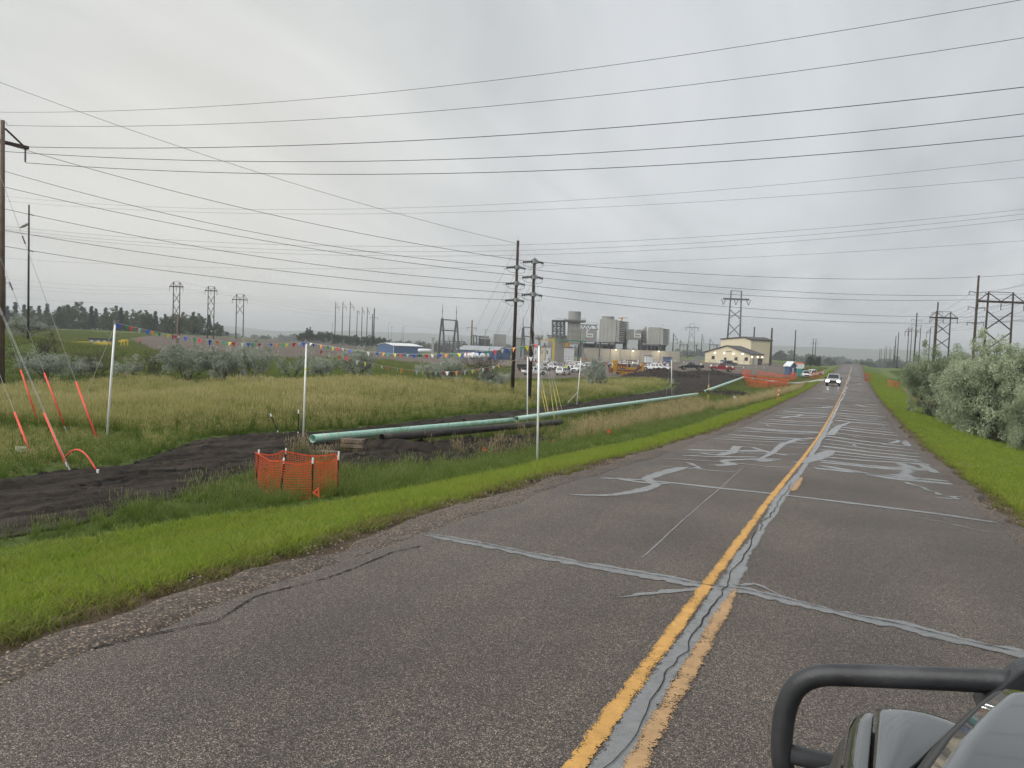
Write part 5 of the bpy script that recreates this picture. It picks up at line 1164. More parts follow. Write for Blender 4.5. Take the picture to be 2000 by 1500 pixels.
# small sign on a stake, and the orange hoop conduit at the left
b = gr(42, 893); th = thing('warning_sign', 'small white printed sign board on a dark stake in the left grass', 'sign', b, math.atan2(CR.y, CR.x)); MB().cyl((0,.02,-.1), (0,.02,.62), .012, n=6).build('stake', M_blk, th); MB().box((0, 0, .22), (.34, .015, .15)).build('board', M_white, th)
mb = MB()
for i, wz in enumerate((.26, .225, .185)):
    x = -.14
    rgl = random.Random(i)
    while x < .13:
        w_ = rgl.uniform(.015, .045); mb.box((x + w_/2, -.0095, wz), (w_, .003, .018)); x += w_ + .012
mb.build('printed_text', mat('grey_print', (.16, .17, .18), .7), th)
h0, h1 = gr(131, 921), gr(191, 933); th = thing('conduit_hoop', 'orange conduit hoop bending from the guy anchor into the soil', 'conduit', h0); D = h1 - h0
MB().tube([D * u + Vector((0, 0, .18 + .42 * math.sin(math.pi * (.15 + .85 * u)))) - D * .05 for u in [i / 14 for i in range(15)]], .022, 8).build('hoop', M_sleeve, th, True)
MB().cyl(D + Vector((0,0,-.1)), D + Vector((0,0,.2)), .03, n=8).build('end_fitting', M_white, th)

# --- orange safety nets
M_net = leaf_mat('orange_net_plastic', (.62, .085, .04), (.80, .16, .07), 2., .45, .5)
def net_fence(label, pts, h, cell=.05, rib=.012, post_tops=True, posts=True, closed=False, sagk=.10, group='orange safety net fences', lean=None):
    c = pts[0]; th = thing('safety_net_fence', label, 'fence', c, 0, group)
    V = []; Fq = []; n_ = len(pts)
    for a, b in zip(pts[:-1], pts[1:]):
        D = b - a; Lh = Vector((D.x, D.y, 0)).length; u = D / Lh; nx = int(Lh / cell); nz = int(h / cell)
        def S(i, k):
            q = i / nx; top = h * (1 - sagk * math.sin(math.pi * q) * (k / nz)); w_ = .03 * math.sin(q * 9 + k * .35); nrm = Vector((-u.y, u.x, 0))
            return a - c + u * (i * Lh / nx) + nrm * w_ + Vector((0, 0, top * k / nz + .04))
        for k in range(nz + 1):
            th_ = rib * (3.2 if k in (0, nz) else 1.)
            for i in range(0, nx, 2):
                p, q = S(i, k), S(min(i + 2, nx), k); s = len(V); V += [p, q, q + Vector((0,0,th_)), p + Vector((0,0,th_))]; Fq.append((s, s+1, s+2, s+3))
        for i in range(nx + 1):
            for k in range(0, nz, 3):
                p, q = S(i, k), S(i, min(k + 3, nz)); o_ = u * rib * (.7 if i % 2 else .9); s = len(V); V += [p, p + o_, q + o_, q]; Fq.append((s, s+1, s+2, s+3))
    link('net', raw_mesh('net', [tuple(v) for v in V], Fq), M_net, th)
    if posts:
        for i, p in enumerate(pts if not closed else pts[:-1]):
            q = p - c; l_ = lean[i % len(lean)] if lean else Vector((0,0,0)); MB().tube([q + Vector((0,0,-.2)) - l_ * .2, q + Vector((0,0,h)) + l_], .018, 6).build('post', M_blk, th)
            if post_tops: MB().tube([q + Vector((0,0,h)) + l_, q + Vector((0,0,h + .13)) + l_ * 1.1], .022, 6).build('white_tip', M_white, th)
    return th
T0 = 17.6
q = [gp(499, T0 + 1.2), gp(548, T0 - .3), gp(609, T0 - .7), gp(659, T0 + .3), gp(655, T0 + 1.9), gp(553, T0 + 1.9), gp(499, T0 + 1.2)]
net_fence('orange net enclosure with black white tipped posts beside the verge', q, .85, .06, .013, closed=True, lean=[CR * .06, CR * .05, CR * .0, CR * .0])
b = gp(617, T0 - 1.0); th = thing('pin_flag', 'orange triangular flag with black mark in front of the orange net', 'flag', b, math.atan2(CR.y, CR.x), 'orange pin flags in the verge'); MB().cyl((.05,0,-.05), (.05,0,.42), .005, n=5).build('wire_stem', M_galv, th)
mb = MB(); mb.prism([(-.09, .22), (.06, .36), (.075, .11)], 'y', -.004, .004); mb.build('flag', M_flag, th); mb = MB(); mb.prism([(-.02, .24), (.04, .28), (.015, .19)], 'y', -.007, -.005); mb.build('mark', M_blk, th)
def far_net(label, pxs, h, cell=.22): net_fence(label, [gp(a, t) for a, t in pxs], h, cell, cell * .27, post_tops=False, sagk=.06)
far_net('far orange net around the pipe end pit', [(1452,148),(1475,150),(1500,143),(1540,138),(1536,128),(1500,124),(1462,128),(1452,148)], 1.1)
far_net('far orange net fence running left of the blue shed', [(1480,172),(1510,170),(1530,168),(1556,172)], 1.2); far_net('far orange net piece before the portable toilet', [(1542,176),(1556,174)], 1.6)
far_net('far orange net fence right of the white trucks', [(1579,172),(1592,174),(1607,176)], 1.3); far_net('red orange net bundle at the pipe end', [(1448,160),(1462,158),(1466,164)], 1.5)
far_net('orange net piece on the right verge far ahead', [(1688,150),(1698,151),(1699,158)], 1.2); far_net('low orange net on the right verge behind the ditch', [(1732,140),(1745,136),(1757,140)], 1.0)
# ================================================================== vehicles
M_tyre = mat('tyre_rubber', (.018, .018, .018), .85, var=.2); M_rim = mat('alloy_rim', (.35, .35, .36), .35, .8, var=.1)
M_glass = mat('dark_car_glass', (.015, .018, .02), .06, var=.2, spec=.8); M_trim = mat('black_trim', (.02, .02, .021), .55, var=.2)
M_lampw = mat('headlamp_lens', (.65, .66, .66), .15, var=.05); M_lampr = mat('tail_lamp_lens', (.28, .012, .012), .25, var=.1); M_chr = mat('chrome_bumper', (.45, .45, .46), .25, .8, var=.1)
PAINT = {k: mat(k + '_car_paint', c, .25, var=.04, coat=.6) for k, c in {'white': (.74, .75, .75), 'black': (.016, .017, .02), 'red': (.26, .014, .018), 'grey': (.22, .23, .24), 'silver': (.40, .42, .43), 'darkgrey': (.05, .055, .06)}.items()}
M_lit = mat('lit_headlamp', (.9, .9, .88), .2, emit=((1, .97, .9), 14.0))
M_amber = mat('amber_lens', (.6, .2, .02), .3)
_cache = {}
def car_meshes(kind):
    if kind in _cache: return _cache[kind]
    D = {}
    if kind == 'pickup': L0, L1, w_, ax, wr, base, belt, roof = -2.9, 2.9, .98, (-1.75, 1.85), .41, .48, 1.14, 1.88; gb = (-.75, 1.35); gt = (-.5, .62)
    else: L0, L1, w_, ax, wr, base, belt, roof = -2.4, 2.4, .95, (-1.4, 1.48), .37, .40, 1.05, 1.75; gb = (-2.3, 1.15); gt = (-1.95, .35)
    pr = [(L0, base), (L0, belt * .97), (L0 + .05, belt)] + [(gb[1], belt + .01), (L1 - .35, belt - .06), (L1 - .06, belt - .2), (L1, belt - .35), (L1, base)]
    ar = []
    for c in sorted(ax, reverse=True): ar += [(c + (wr + .09) * math.cos(a), base + (wr + .05) * math.sin(a)) for a in [math.pi * i / 6 for i in range(7)]]
    mb = MB(); mb.prism(pr + ar, 'y', -w_, w_); D['body'] = mb
    def loft(z0, x0, x1, y0, z1, u0, u1, y1): return [Vector((x0, -y0, z0)), Vector((x1, -y0, z0)), Vector((x1, y0, z0)), Vector((x0, y0, z0)), Vector((u0, -y1, z1)), Vector((u1, -y1, z1)), Vector((u1, y1, z1)), Vector((u0, y1, z1))]
    c = loft(belt + .005, gb[0], gb[1], w_ * .95, roof, gt[0], gt[1], w_ * .76)
    mb = MB(); mb.add(c, [(0, 1, 5, 4), (1, 2, 6, 5), (2, 3, 7, 6), (3, 0, 4, 7), (4, 5, 6, 7), (3, 2, 1, 0)]); D['cab'] = mb
    def pane(q, u0, u1, v0, v1):
        a, b, cc, d = [c[i] for i in q]; f = lambda u, v: a.lerp(b, u).lerp(d.lerp(cc, u), v); pts = [f(u0, v0), f(u1, v0), f(u1, v1), f(u0, v1)]; n = (pts[1] - pts[0]).cross(pts[3] - pts[0]).normalized()
        mid = sum(c, Vector()) / 8
        if n.dot(pts[0] - mid) < 0: n = -n
        m2 = MB(); m2.add([p + n * .012 for p in pts] + [p - n * .01 for p in pts], [(0, 1, 2, 3), (4, 5, 6, 7), (0, 1, 5, 4), (1, 2, 6, 5), (2, 3, 7, 6), (3, 0, 4, 7)]); return m2
    D['windshield'] = pane((1, 2, 6, 5), .06, .94, .08, .92); D['rear_window'] = pane((0, 3, 7, 4), .1, .9, .12, .88)
    sp = ((.08, .47), (.52, .92)) if kind == 'pickup' else ((.05, .33), (.37, .63), (.67, .94))
    D['side_window'] = [pane((0, 1, 5, 4), a, b, .12, .88) for a, b in sp] + [pane((3, 2, 6, 7), a, b, .12, .88) for a, b in sp]
    D['headlight'] = [MB().box((L1 - .05, s * w_ * .78, belt - .30), (.12, w_ * .36, .2)) for s in (-1, 1)]
    D['tail_light'] = [MB().box((L0 + .01, s * w_ * .88, belt - .25), (.06, .16, .38)) for s in (-1, 1)]
    D['grille'] = MB().box((L1 + .005, 0, belt - .36), (.06, w_ * 1.1, .34)); D['bumper'] = [MB().box((L1 + .04, 0, base + .12), (.16, w_ * 1.94, .22)), MB().box((L0 - .05, 0, base + .12), (.14, w_ * 1.9, .2))]
    D['mirror'] = [MB().box((gb[1] - .35, s * (w_ + .12), belt + .12), (.12, .24, .18)) for s in (-1, 1)]
    if kind == 'pickup':
        D['bed'] = MB().box(((L0 + gb[0]) / 2 + .02, 0, belt + .012), (gb[0] - L0 - .2, w_ * 1.75, .012))
    wh = MB(); wh.cyl((0, -.13, 0), (0, .13, 0), wr, n=16); rm = MB(); rm.cyl((0, -.138, 0), (0, .138, 0), wr * .6, n=10)
    out = {}
    for k, v in D.items():
        l_ = v if isinstance(v, list) else [v]; ms = []
        for q in l_:
            o = q.build('tmp', M_trim, None, bevel=(.05 if k in ('body', 'cab') else 0)); me = o.data; bpy.data.objects.remove(o); me.materials.clear(); ms.append(me)
        out[k] = ms
    for k, q in (('wheel', wh), ('rim', rm)):
        o = q.build('tmp', M_tyre, None); me = o.data; bpy.data.objects.remove(o); me.materials.clear(); out[k] = [me]
    _cache[kind] = (out, ax, wr, w_); return _cache[kind]
def vehicle(kind, paint, label, base, heading, group=None, lit=False, name=None, scale=1.):
    out, ax, wr, w_ = car_meshes(kind); th = thing(name or {'pickup': 'pickup_truck', 'suv': 'sport_utility_vehicle'}[kind], label, 'pickup truck' if kind == 'pickup' else 'car', base, heading, group); th.scale = (scale,) * 3
    # stand it on the slope of the ground
    f = Vector((math.cos(heading), math.sin(heading), 0)); zf = tz(base.x + f.x * 1.7, base.y + f.y * 1.7); zb = tz(base.x - f.x * 1.7, base.y - f.y * 1.7)
    if not lit: th.rotation_euler = (0, -math.atan2(zf - zb, 3.4), heading)
    M = {'body': PAINT[paint], 'cab': PAINT[paint], 'windshield': M_glass, 'rear_window': M_glass, 'side_window': M_glass, 'headlight': M_lit if lit else M_lampw, 'tail_light': M_lampr, 'grille': M_trim, 'bumper': M_chr if paint in ('white', 'red') else M_trim, 'mirror': M_trim, 'bed': M_trim}
    for k, ms in out.items():
        if k in ('wheel', 'rim'): continue
        for me in ms:
            key = (me.name, M[k].name)
            if key not in _cache: m2 = me.copy(); m2.materials.append(M[k]); _cache[key] = m2
            link(k, _cache[key], None, th)
    for x in ax:
        for s in (-1, 1):
            for k, m in (('wheel', M_tyre), ('rim', M_rim)):
                key = (out[k][0].name, m.name)
                if key not in _cache: m2 = out[k][0].copy(); m2.materials.append(m); _cache[key] = m2
            wo_ = link('wheel', _cache[(out['wheel'][0].name, M_tyre.name)], None, th); wo_.location = (x, s * (w_ - .12), wr); link('rim', _cache[(out['rim'][0].name, M_rim.name)], None, wo_)
    return th
AR = math.atan2(CR.y, CR.x)
g_ = 'vehicles parked at the work site'
for px, t, kd, pc_, th_, lab in [
 (1043,172,'pickup','white',30,'white pickup behind the verge white pole, nearest of the left group'), (1036,189,'pickup','black',62,'black pickup just left of the white pickups by the twin poles'),
 (1058,198,'pickup','silver',-40,'silver pickup first in the angled row behind the white poles'), (1078,202,'pickup','white',-40,'white pickup second in the angled row, big front wheel showing'), (1091,207,'suv','darkgrey',-40,'dark grey car third in the angled row'), (1101,210,'suv','black',-40,'black car fourth in the angled row beside the people in vests'),
 (1112,226,'pickup','white',-22,'white crew truck at the back of the left group with pale bed'), (1133,222,'suv','white',-25,'white car at the back right of the left group'), (1131,184,'pickup','white',238,'white pickup facing left with dark grille, right of the left group'),
 (1100,171,'suv','white',62,'white car seen from behind with dark rear, front of the left group'), (1198,222,'pickup','grey',245,'grey pickup half hidden left behind the yellow bulldozer'), (1222,216,'pickup','white',240,'white pickup facing us just behind the yellow bulldozer'),
 (1277,184,'pickup','white',-28,'white pickup right of the yellow bulldozer, its nose to the right'), (1291,180,'suv','white',-35,'low white car partly behind the soil pile'), (1284,206,'pickup','white',182,'white pickup further back among people right of the bulldozer'),
 (1350,186,'pickup','black',178,'black pickup side on, left of the red pickup'), (1409,180,'pickup','red',176,'red pickup side on in front of the cream building'), (1411,262,'pickup','white',250,'white pickup parked at the cream building wall'), (1425,258,'suv','black',0,'black car parked at the cream building wall'),
 (1066,216,'pickup','white',-42,'white pickup behind the silver pickup in the angled row'), (1086,221,'suv','silver',-42,'silver car at the back of the angled row'), (1121,206,'suv','white',-30,'white car just right of the people by the parked row'), (1150,204,'pickup','white',240,'white pickup behind the lone silver shrub, left part showing'), (1170,216,'suv','grey',240,'grey car between the lone shrub and the bulldozer'), (1242,226,'pickup','white',250,'white pickup far back right of the bulldozer hood'),
 (1574,188,'pickup','white',252,'white pickup facing us between orange nets near the road'), (1587,196,'pickup','white',200,'white pickup with open bed behind another near the blue shed')]:
    vehicle(kd, pc_, lab, gp(px, t), AR + R(th_), g_)
yo = 127.0
vehicle('suv', 'silver', 'silver car with lit headlights driving toward us on the road', Vector((-2.85, yo, float(surf_z(-2.85, yo)))), R(-90), None, True, scale=1.04)
th = thing('utility_trailer', 'small dark open trailer at the far left of the parked vehicles', 'trailer', gp(1019, 196), AR)
MB().box((0, 0, 1.15), (2.6, 1.6, .9)).build('box', M_trim, th, bevel=.03)
for s in (-.55, .55):
    for y in (-.8, .8): MB().cyl((s, y - .1, .38), (s, y + .1, .38), .38, n=12).build('wheel', M_tyre, th)

# --- the yellow tracked machine
M_cat = mat('machine_yellow', (.52, .285, .03), .5, col2=(.40, .20, .03), scale=2.0, bump=.1); M_rust = mat('rusty_steel', (.09, .035, .022), .8, col2=(.17, .07, .04), scale=3)
b = gp(1222, 165); th = thing('crawler_tractor', 'yellow tracked bulldozer beside the dark soil pile', 'bulldozer', b, AR + R(4))
def tprof(x0, x1, r, n=8): return [(x0 + r * math.cos(a), r + r * math.sin(a)) for a in [math.pi / 2 + math.pi * i / n for i in range(n + 1)]] + [(x1 + r * math.cos(a), r + r * math.sin(a)) for a in [-math.pi / 2 + math.pi * i / n for i in range(n + 1)]]
for s in (-1, 1):
    k = MB(); k.prism(tprof(-1.5, 1.7, .5), 'y', s * 1.0 - .28, s * 1.0 + .28); tk = k.build('track', M_rust, th, bevel=.03)
    k = MB(); k.prism(tprof(-1.5, 1.7, .33), 'y', s * 1.0 - .31, s * 1.0 + .31); k.build('track_frame', M_cat, tk)
    for x in (-1.5, -.7, .1, .9, 1.7): k = MB(); k.cyl((x, s * 1.0 - .33, .5 if x in (-1.5, 1.7) else .3), (x, s * 1.0 + .33, .5 if x in (-1.5, 1.7) else .3), .3 if x in (-1.5, 1.7) else .14, n=10); k.build('roller', M_rust, tk)
MB().box((-2.55, 0, 1.9), (1.0, 1.7, 2.3)).build('radiator_housing', M_cat, th, bevel=.08); MB().box((-1.0, 0, 1.75), (2.2, 1.1, 1.1)).build('engine', M_rust, th, bevel=.05)
for x in (-1.7, -1.2, -.6, -.1): MB().box((x, -.62, 1.55 + .15 * math.sin(x * 5)), (.3, .16, .45)).build('engine_cover', M_cat, th, bevel=.03)
MB().cyl((-.9, .2, 2.3), (-.9, .2, 3.2), .08, n=8).build('exhaust_pipe', M_rust, th); MB().cyl((-1.5, -.1, 2.3), (-1.5, -.1, 2.75), .22, n=10).build('air_cleaner', M_white, th)
MB().box((.9, 0, 1.35), (1.9, 1.5, .5)).build('deck', M_cat, th, bevel=.04); MB().box((.75, 0, 1.95), (.6, .8, .7)).build('seat', M_blk, th, bevel=.06)
for x in (.2, 2.1):
    for y in (-.75, .75): MB().box((x, y, 2.2), (.12, .12, 1.9)).build('canopy_post', M_cat, th)
MB().box((1.15, 0, 3.1), (2.3, 1.8, .12)).build('canopy_roof', M_rust, th, bevel=.03)
MB().bar((2.2, -.9, .9), (3.9, -.6, 2.6), .25).build('boom', M_rust, th); MB().bar((2.2, .9, .9), (3.9, .6, 2.6), .25).build('boom', M_rust, th); MB().box((3.5, 0, 1.6), (.5, 1.8, 1.9)).build('winch_frame', M_cat, th, bevel=.06)
MB().box((2.6, 0, .62), (2.2, .5, .3)).build('draw_bar', M_cat, th); MB().box((-3.35, 0, .75), (.35, 3.0, 1.1)).build('blade', M_rust, th, bevel=.04)
for s in (-1, 1): MB().bar((-3.2, s * 1.35, .6), (-.6, s * 1.35, .55), .18).build('push_arm', M_cat, th)

# --- soil pile
def mound(label, px, t, wx, wy, h, seed):
    b = gp(px, t); n = 46; a = np.linspace(-1, 1, n); X, Y_ = np.meshgrid(a, a, indexing='ij'); r = np.hypot(X, Y_ ); wxs = X * wx; wys = Y_ * wy
    wx_ = CR.x * wxs + CFW.x * wys + b.x; wy_ = CR.y * wxs + CFW.y * wys + b.y
    z = h * np.clip(1 - r ** 1.6, 0, 1) * (.65 + .6 * vnoise(wx_ + seed, wy_, 2.4)) + .25 * (vnoise(wx_, wy_ + seed, .8) - .3) * (r < .95) + h * .35 * (vnoise(wx_ + 2, wy_, .35) - .4) * (r < .9) + h * .2 * (vnoise(wx_, wy_, .17) - .5) * (r < .9)
    Z = TZ(wx_, wy_) + z - .25 * (r > .97)
    idx = np.arange(n * n).reshape(n, n); f = np.stack([idx[:-1, :-1], idx[1:, :-1], idx[1:, 1:], idx[:-1, 1:]], -1).reshape(-1, 4)
    return tag(link('soil_pile', raw_mesh('soil_pile', np.stack([wx_, wy_, Z], -1).reshape(-1, 3), f), M_mud, smooth_=True), label, 'soil pile')
mound('long dark soil pile right of the yellow bulldozer', 1290, 148, 8.5, 5, 1.5, 3); mound('low dark spoil heap in the ditch beside the far pipe', 1420, 98, 4.5, 2.5, .7, 8); mound('dark spoil ridge behind the black pipe', 800, 28.5, 2.8, .55, .32, 5); mound('low grassy spoil bank before the red pickup', 1370, 160, 9, 4, .9, 9)
# --- people
def person(label, base, heading, vest, seed):
    rg = np.random.default_rng(seed); st = .06 + .08 * rg.random(); ar = .12 + .25 * rg.random()
    V = [(0, 0, .95), (0, 0, 1.15), (.01, 0, 1.40), (.02, 0, 1.52), (.03, 0, 1.60), (.03, 0, 1.74),
         (st, .10, .88), (st * .6, .11, .50), (st, .12, .09), (st + .16, .13, .04), (-st, -.10, .88), (-st * .6, -.11, .50), (-st, -.12, .09), (-st + .16, -.13, .04),
         (.0, .19, 1.40), (-.02, .27, 1.14), (ar, .25, .92), (ar + .07, .25, .84), (.0, -.19, 1.40), (-.02, -.27, 1.14), (ar * .6, -.25, .92), (ar * .6 + .07, -.25, .84)]
    E = [(0,1),(1,2),(2,3),(3,4),(4,5),(0,6),(6,7),(7,8),(8,9),(0,10),(10,11),(11,12),(12,13),(2,14),(14,15),(15,16),(16,17),(2,18),(18,19),(19,20),(20,21)]
    rad = [.15,.15,.17,.065,.09,.10,.10,.075,.055,.05,.10,.075,.055,.05,.075,.055,.042,.035,.075,.055,.042,.035]
    me = bpy.data.meshes.new('person'); me.from_pydata(V, E, []); me.materials.append(vest)
    th = thing('person', label, 'person', base, heading, 'people standing at the work site'); o = link('body', me, None, th)
    sk = o.modifiers.new('skin', 'SKIN'); sd = o.modifiers.new('sub', 'SUBSURF'); sd.levels = 1; sd.render_levels = 1
    for i, v in enumerate(me.skin_vertices[0].data): v.radius = (rad[i], rad[i]); v.use_root = (i == 0)
    hh = MB(); hh.tube([(.03, 0, 1.70), (.03, 0, 1.76), (.03, 0, 1.82), (.03, 0, 1.855)], [.135, .125, .09, .02], 10); hh.cyl((.03, 0, 1.69), (.03, 0, 1.705), .165, n=12); hh.build('hard_hat', M_white if seed % 3 else M_flag, th, True)
    return th
def clothes(name, vest, legs):
    m = bpy.data.materials.new(name); m.use_nodes = True; t = m.node_tree; n = t.nodes; l = t.links; b_ = n['Principled BSDF']; b_.inputs['Roughness'].default_value = .85
    tc_ = n.new('ShaderNodeTexCoord'); s_ = n.new('ShaderNodeSeparateXYZ'); l.new(tc_.outputs['Object'], s_.inputs[0]); mr = n.new('ShaderNodeMapRange'); mr.inputs[2].default_value = 2.0; l.new(s_.outputs[2], mr.inputs[0])
    r = n.new('ShaderNodeValToRGB'); r.color_ramp.interpolation = 'CONSTANT'; e = r.color_ramp.elements; e[0].position = 0; e[0].color = (.03, .022, .016, 1); e[1].position = .06; e[1].color = (*legs, 1)
    for p_, c_ in ((.475, vest), (.745, (.36, .21, .15)),): k = e.new(p_); k.color = (*c_, 1)
    l.new(mr.outputs[0], r.inputs[0]); l.new(r.outputs[0], b_.inputs['Base Color']); return m
CL = [clothes('hi_vis_yellow_clothes', (.55, .72, .05), (.03, .04, .075)), clothes('hi_vis_orange_clothes', (.80, .20, .04), (.04, .05, .08)), clothes('dark_work_clothes', (.03, .035, .05), (.03, .035, .05)), clothes('pale_work_clothes', (.45, .44, .40), (.06, .07, .10))]
for i, (px, t, k, lab) in enumerate([(1103,186,0,'person in yellow safety vest, left of the pair by the parked row'), (1106.5,185,0,'person in yellow safety vest, right of the pair by the parked row'), (1110,188,2,'person in dark clothes right of the yellow vests'), (1117,190,2,'person in dark clothes beside the white pickup nose'), (1099,188,0,'person in yellow vest standing against the dark car'),
   (1281.5,192,0,'leftmost person of the group right of the bulldozer, in yellow vest'), (1285,193,3,'person in pale jacket, second in the group right of the bulldozer'), (1288.5,192,2,'person in dark clothes, third in the group right of the bulldozer'), (1292,194,0,'person in yellow vest, fourth in the group right of the bulldozer'), (1295,192,3,'person in pale jacket, fifth in the group right of the bulldozer'), (1298,191,2,'rightmost person of the group right of the bulldozer, in dark clothes')]):
    person(lab, gp(px, t), AR + R(40 * i + 200), CL[k], i)
# ================================================================== buildings and plant
M_tan = mat('tan_steel_cladding', (.34, .325, .285), .7, var=.10, scale=.25); M_grey = mat('grey_steel_cladding', (.30, .30, .285), .65, var=.12, scale=.3); M_dk = mat('dark_steelwork', (.10, .103, .105), .7, var=.25)
M_cream = mat('cream_metal_siding', (.66, .59, .42), .7, var=.05, scale=.15); M_cream2 = mat('darker_cream_siding', (.5, .45, .33), .7, var=.06, scale=.15); M_roofd = mat('dark_brown_roof', (.05, .045, .045), .6, var=.15)  # the darker cream is the colour of the sign bar
M_blue = mat('blue_metal_siding', (.06, .115, .235), .6, var=.10, scale=.4); M_roofw = mat('white_metal_roof', (.68, .70, .71), .45, var=.06); M_roofg = mat('pale_grey_metal_roof', (.30, .32, .34), .5, var=.08)
M_wall = mat('beige_sound_wall', (.40, .365, .30), .85, var=.08, scale=.3); M_ylw = mat('yellow_gas_pipe', (.58, .42, .04), .5, var=.1); M_grn = mat('green_steel_pipe', (.05, .19, .13), .5, var=.1)
M_logo = mat('white_logo_paint', (.82, .83, .82), .5, var=.03); M_panew = mat('dark_window_pane', (.02, .022, .025), .12, var=.2, spec=.7); M_lamp = mat('lit_wall_lamp', (1, .95, .8), .4, emit=((1, .93, .78), 2.2))
def Lfor(c, d, px):
    lo, hi = 0., 120.
    s = proj(c + d * .5)[0] > proj(c)[0]
    for _ in range(40):
        m = (lo + hi) / 2
        if (proj(c + d * m)[0] < px) == s: lo = m
        else: hi = m
    return lo
class Corner:
    """a block seen on its near upright edge: local x runs back to the right, local y back to the left"""
    def __init__(s, name, label, cat, px, t, a, px_left, px_right, group=None):
        s.b = gp(px, t); s.rd = (CR * math.cos(R(a)) + CFW * math.sin(R(a))); s.ld = (-CR * math.sin(R(a)) + CFW * math.cos(R(a)))
        s.D = Lfor(s.b, s.rd, px_right); s.W = Lfor(s.b, s.ld, px_left); s.t = t
        s.th = thing(name, label, cat, s.b, math.atan2(s.rd.y, s.rd.x), group)
    def z(s, py): return up_to(s.b, py)
    def yl(s, px): return Lfor(s.b, s.ld, px)
    def xr(s, px): return Lfor(s.b, s.rd, px)
def pbox(th, name, m, x0, y0, x1, y1, t, dep, ground=False, bevel=0.):
    """box whose near face covers a pixel rectangle at depth t; local to thing th (turned like the view)"""
    a, b = P(x0, y1, t), P(x1, y0, t); o = Vector(th.location); q = Matrix.Rotation(-AR, 3, 'Z'); a, b = q @ (a - o), q @ (b - o)
    z0 = (-.5 if ground else min(a.z, b.z)); z1 = max(a.z, b.z)
    return MB().box(((a.x + b.x) / 2, a.y + dep / 2, (z0 + z1) / 2), (abs(b.x - a.x), dep, z1 - z0)).build(name, m, th, bevel=bevel)
def pbar(th, name, m, pts, t, w_, dy=0.):
    o = Vector(th.location); q = Matrix.Rotation(-AR, 3, 'Z'); mb = MB()
    L_ = [q @ (P(x, y, t) - o) + Vector((0, dy, 0)) for x, y in pts]
    for a, b in zip(L_[:-1], L_[1:]): mb.bar(a, b, w_)
    return mb.build(name, m, th)
def pthing(name, label, cat, px, t, group=None): return thing(name, label, cat, gp(px, t), AR, group)
def legs(th, xs_, y0, t, w_=.5, m=M_dk, dep=0.):
    for x in xs_:
        c = gp(x, t); top = P(x, y0, t); o = Vector(th.location); q = Matrix.Rotation(-AR, 3, 'Z'); MB().bar(q @ (top - o) + Vector((0, dep, 0)), q @ (Vector((top.x, top.y, c.z - .3)) - o) + Vector((0, dep, 0)), w_).build('support_leg', m, th)
T = 330
M_hood = mat('pale_louvre_hood', (.50, .50, .48), .6, var=.06)
# --- unit one: exhaust stack
th = pthing('exhaust_stack', 'tan exhaust stack with round top and dark platform at the power plant', 'stack', 1122, T)
pbox(th, 'lower_casing', M_tan, 1109.5, 627, 1134, 672, T, 6.5); legs(th, (1111, 1133), 670, T, .8, dep=.6); legs(th, (1111, 1133), 670, T, .8, dep=5.5)
o_ = Matrix.Rotation(-AR, 3, 'Z') @ (P(1123, 627, T) - Vector(th.location)); zt = (P(1123, 608, T) - Vector(th.location)).z; rr = 12.2 * T / F
MB().tube([(o_.x, o_.y + 3.2, o_.z - .3), (o_.x, o_.y + 3.2, zt - .3), (o_.x, o_.y + 3.2, zt)], [rr, rr, rr * 1.02], 28).build('round_top', M_grey, th, False)
MB().tube([(o_.x, o_.y + 3.2, zt - 1.1), (o_.x, o_.y + 3.2, zt - .8)], rr * 1.03, 28).build('ring_stiffener', M_tan, th)
pbox(th, 'platform', M_dk, 1101, 625.6, 1144.5, 627.6, T - 2, 9.5)
for y in (621.5, 623.5): pbar(th, 'guard_rail', M_galv, [(1101, y), (1144.5, y + .9)], T - 2, .10)
for x in (1101, 1106, 1139, 1144): pbar(th, 'rail_post', M_galv, [(x, 621.5), (x, 626)], T - 2, .10)
for y in (637, 646, 656): pbox(th, 'stiffener', M_grey, 1109, y, 1134.6, y + .8, T - .4, .5)
for x in (1117.5, 1126): pbox(th, 'seam', M_grey, x, 628, x + .5, 671, T - .3, .35)
# --- lattice stair tower
th = pthing('lattice_tower', 'open steel lattice stair tower left of the exhaust stack', 'tower', 1091, T)
for d_ in (0, 5.):
    for x in (1080, 1088, 1095.5, 1103): pbar(th, 'column', M_dk, [(x, 627), (x, 660)], T, .42, d_)
    for y in (627.5, 637, 646.5, 656): pbar(th, 'beam', M_dk, [(1080, y), (1103, y + .8)], T, .42, d_)
for r_, (y0, y1) in enumerate(((628, 637), (637.5, 646.5), (647, 656))):
    for k, (x0, x1) in enumerate(((1080, 1088), (1088, 1095.5), (1095.5, 1103))): pbar(th, 'diagonal', M_dk, [(x0, y0), (x1, y1)] if (k + r_) % 2 else [(x1, y0), (x0, y1)], T, .30, .5); pbar(th, 'stair_flight', M_galv, [(x0 + 1, y1), (x1 - 1, y0 + 3)], T, .35, 2.5)
pbox(th, 'roof_deck', M_dk, 1079, 625.5, 1104, 627, T - 1, 7); pbar(th, 'guard_rail', M_galv, [(1089, 627), (1089, 622), (1096, 622), (1096, 627)], T, .12)
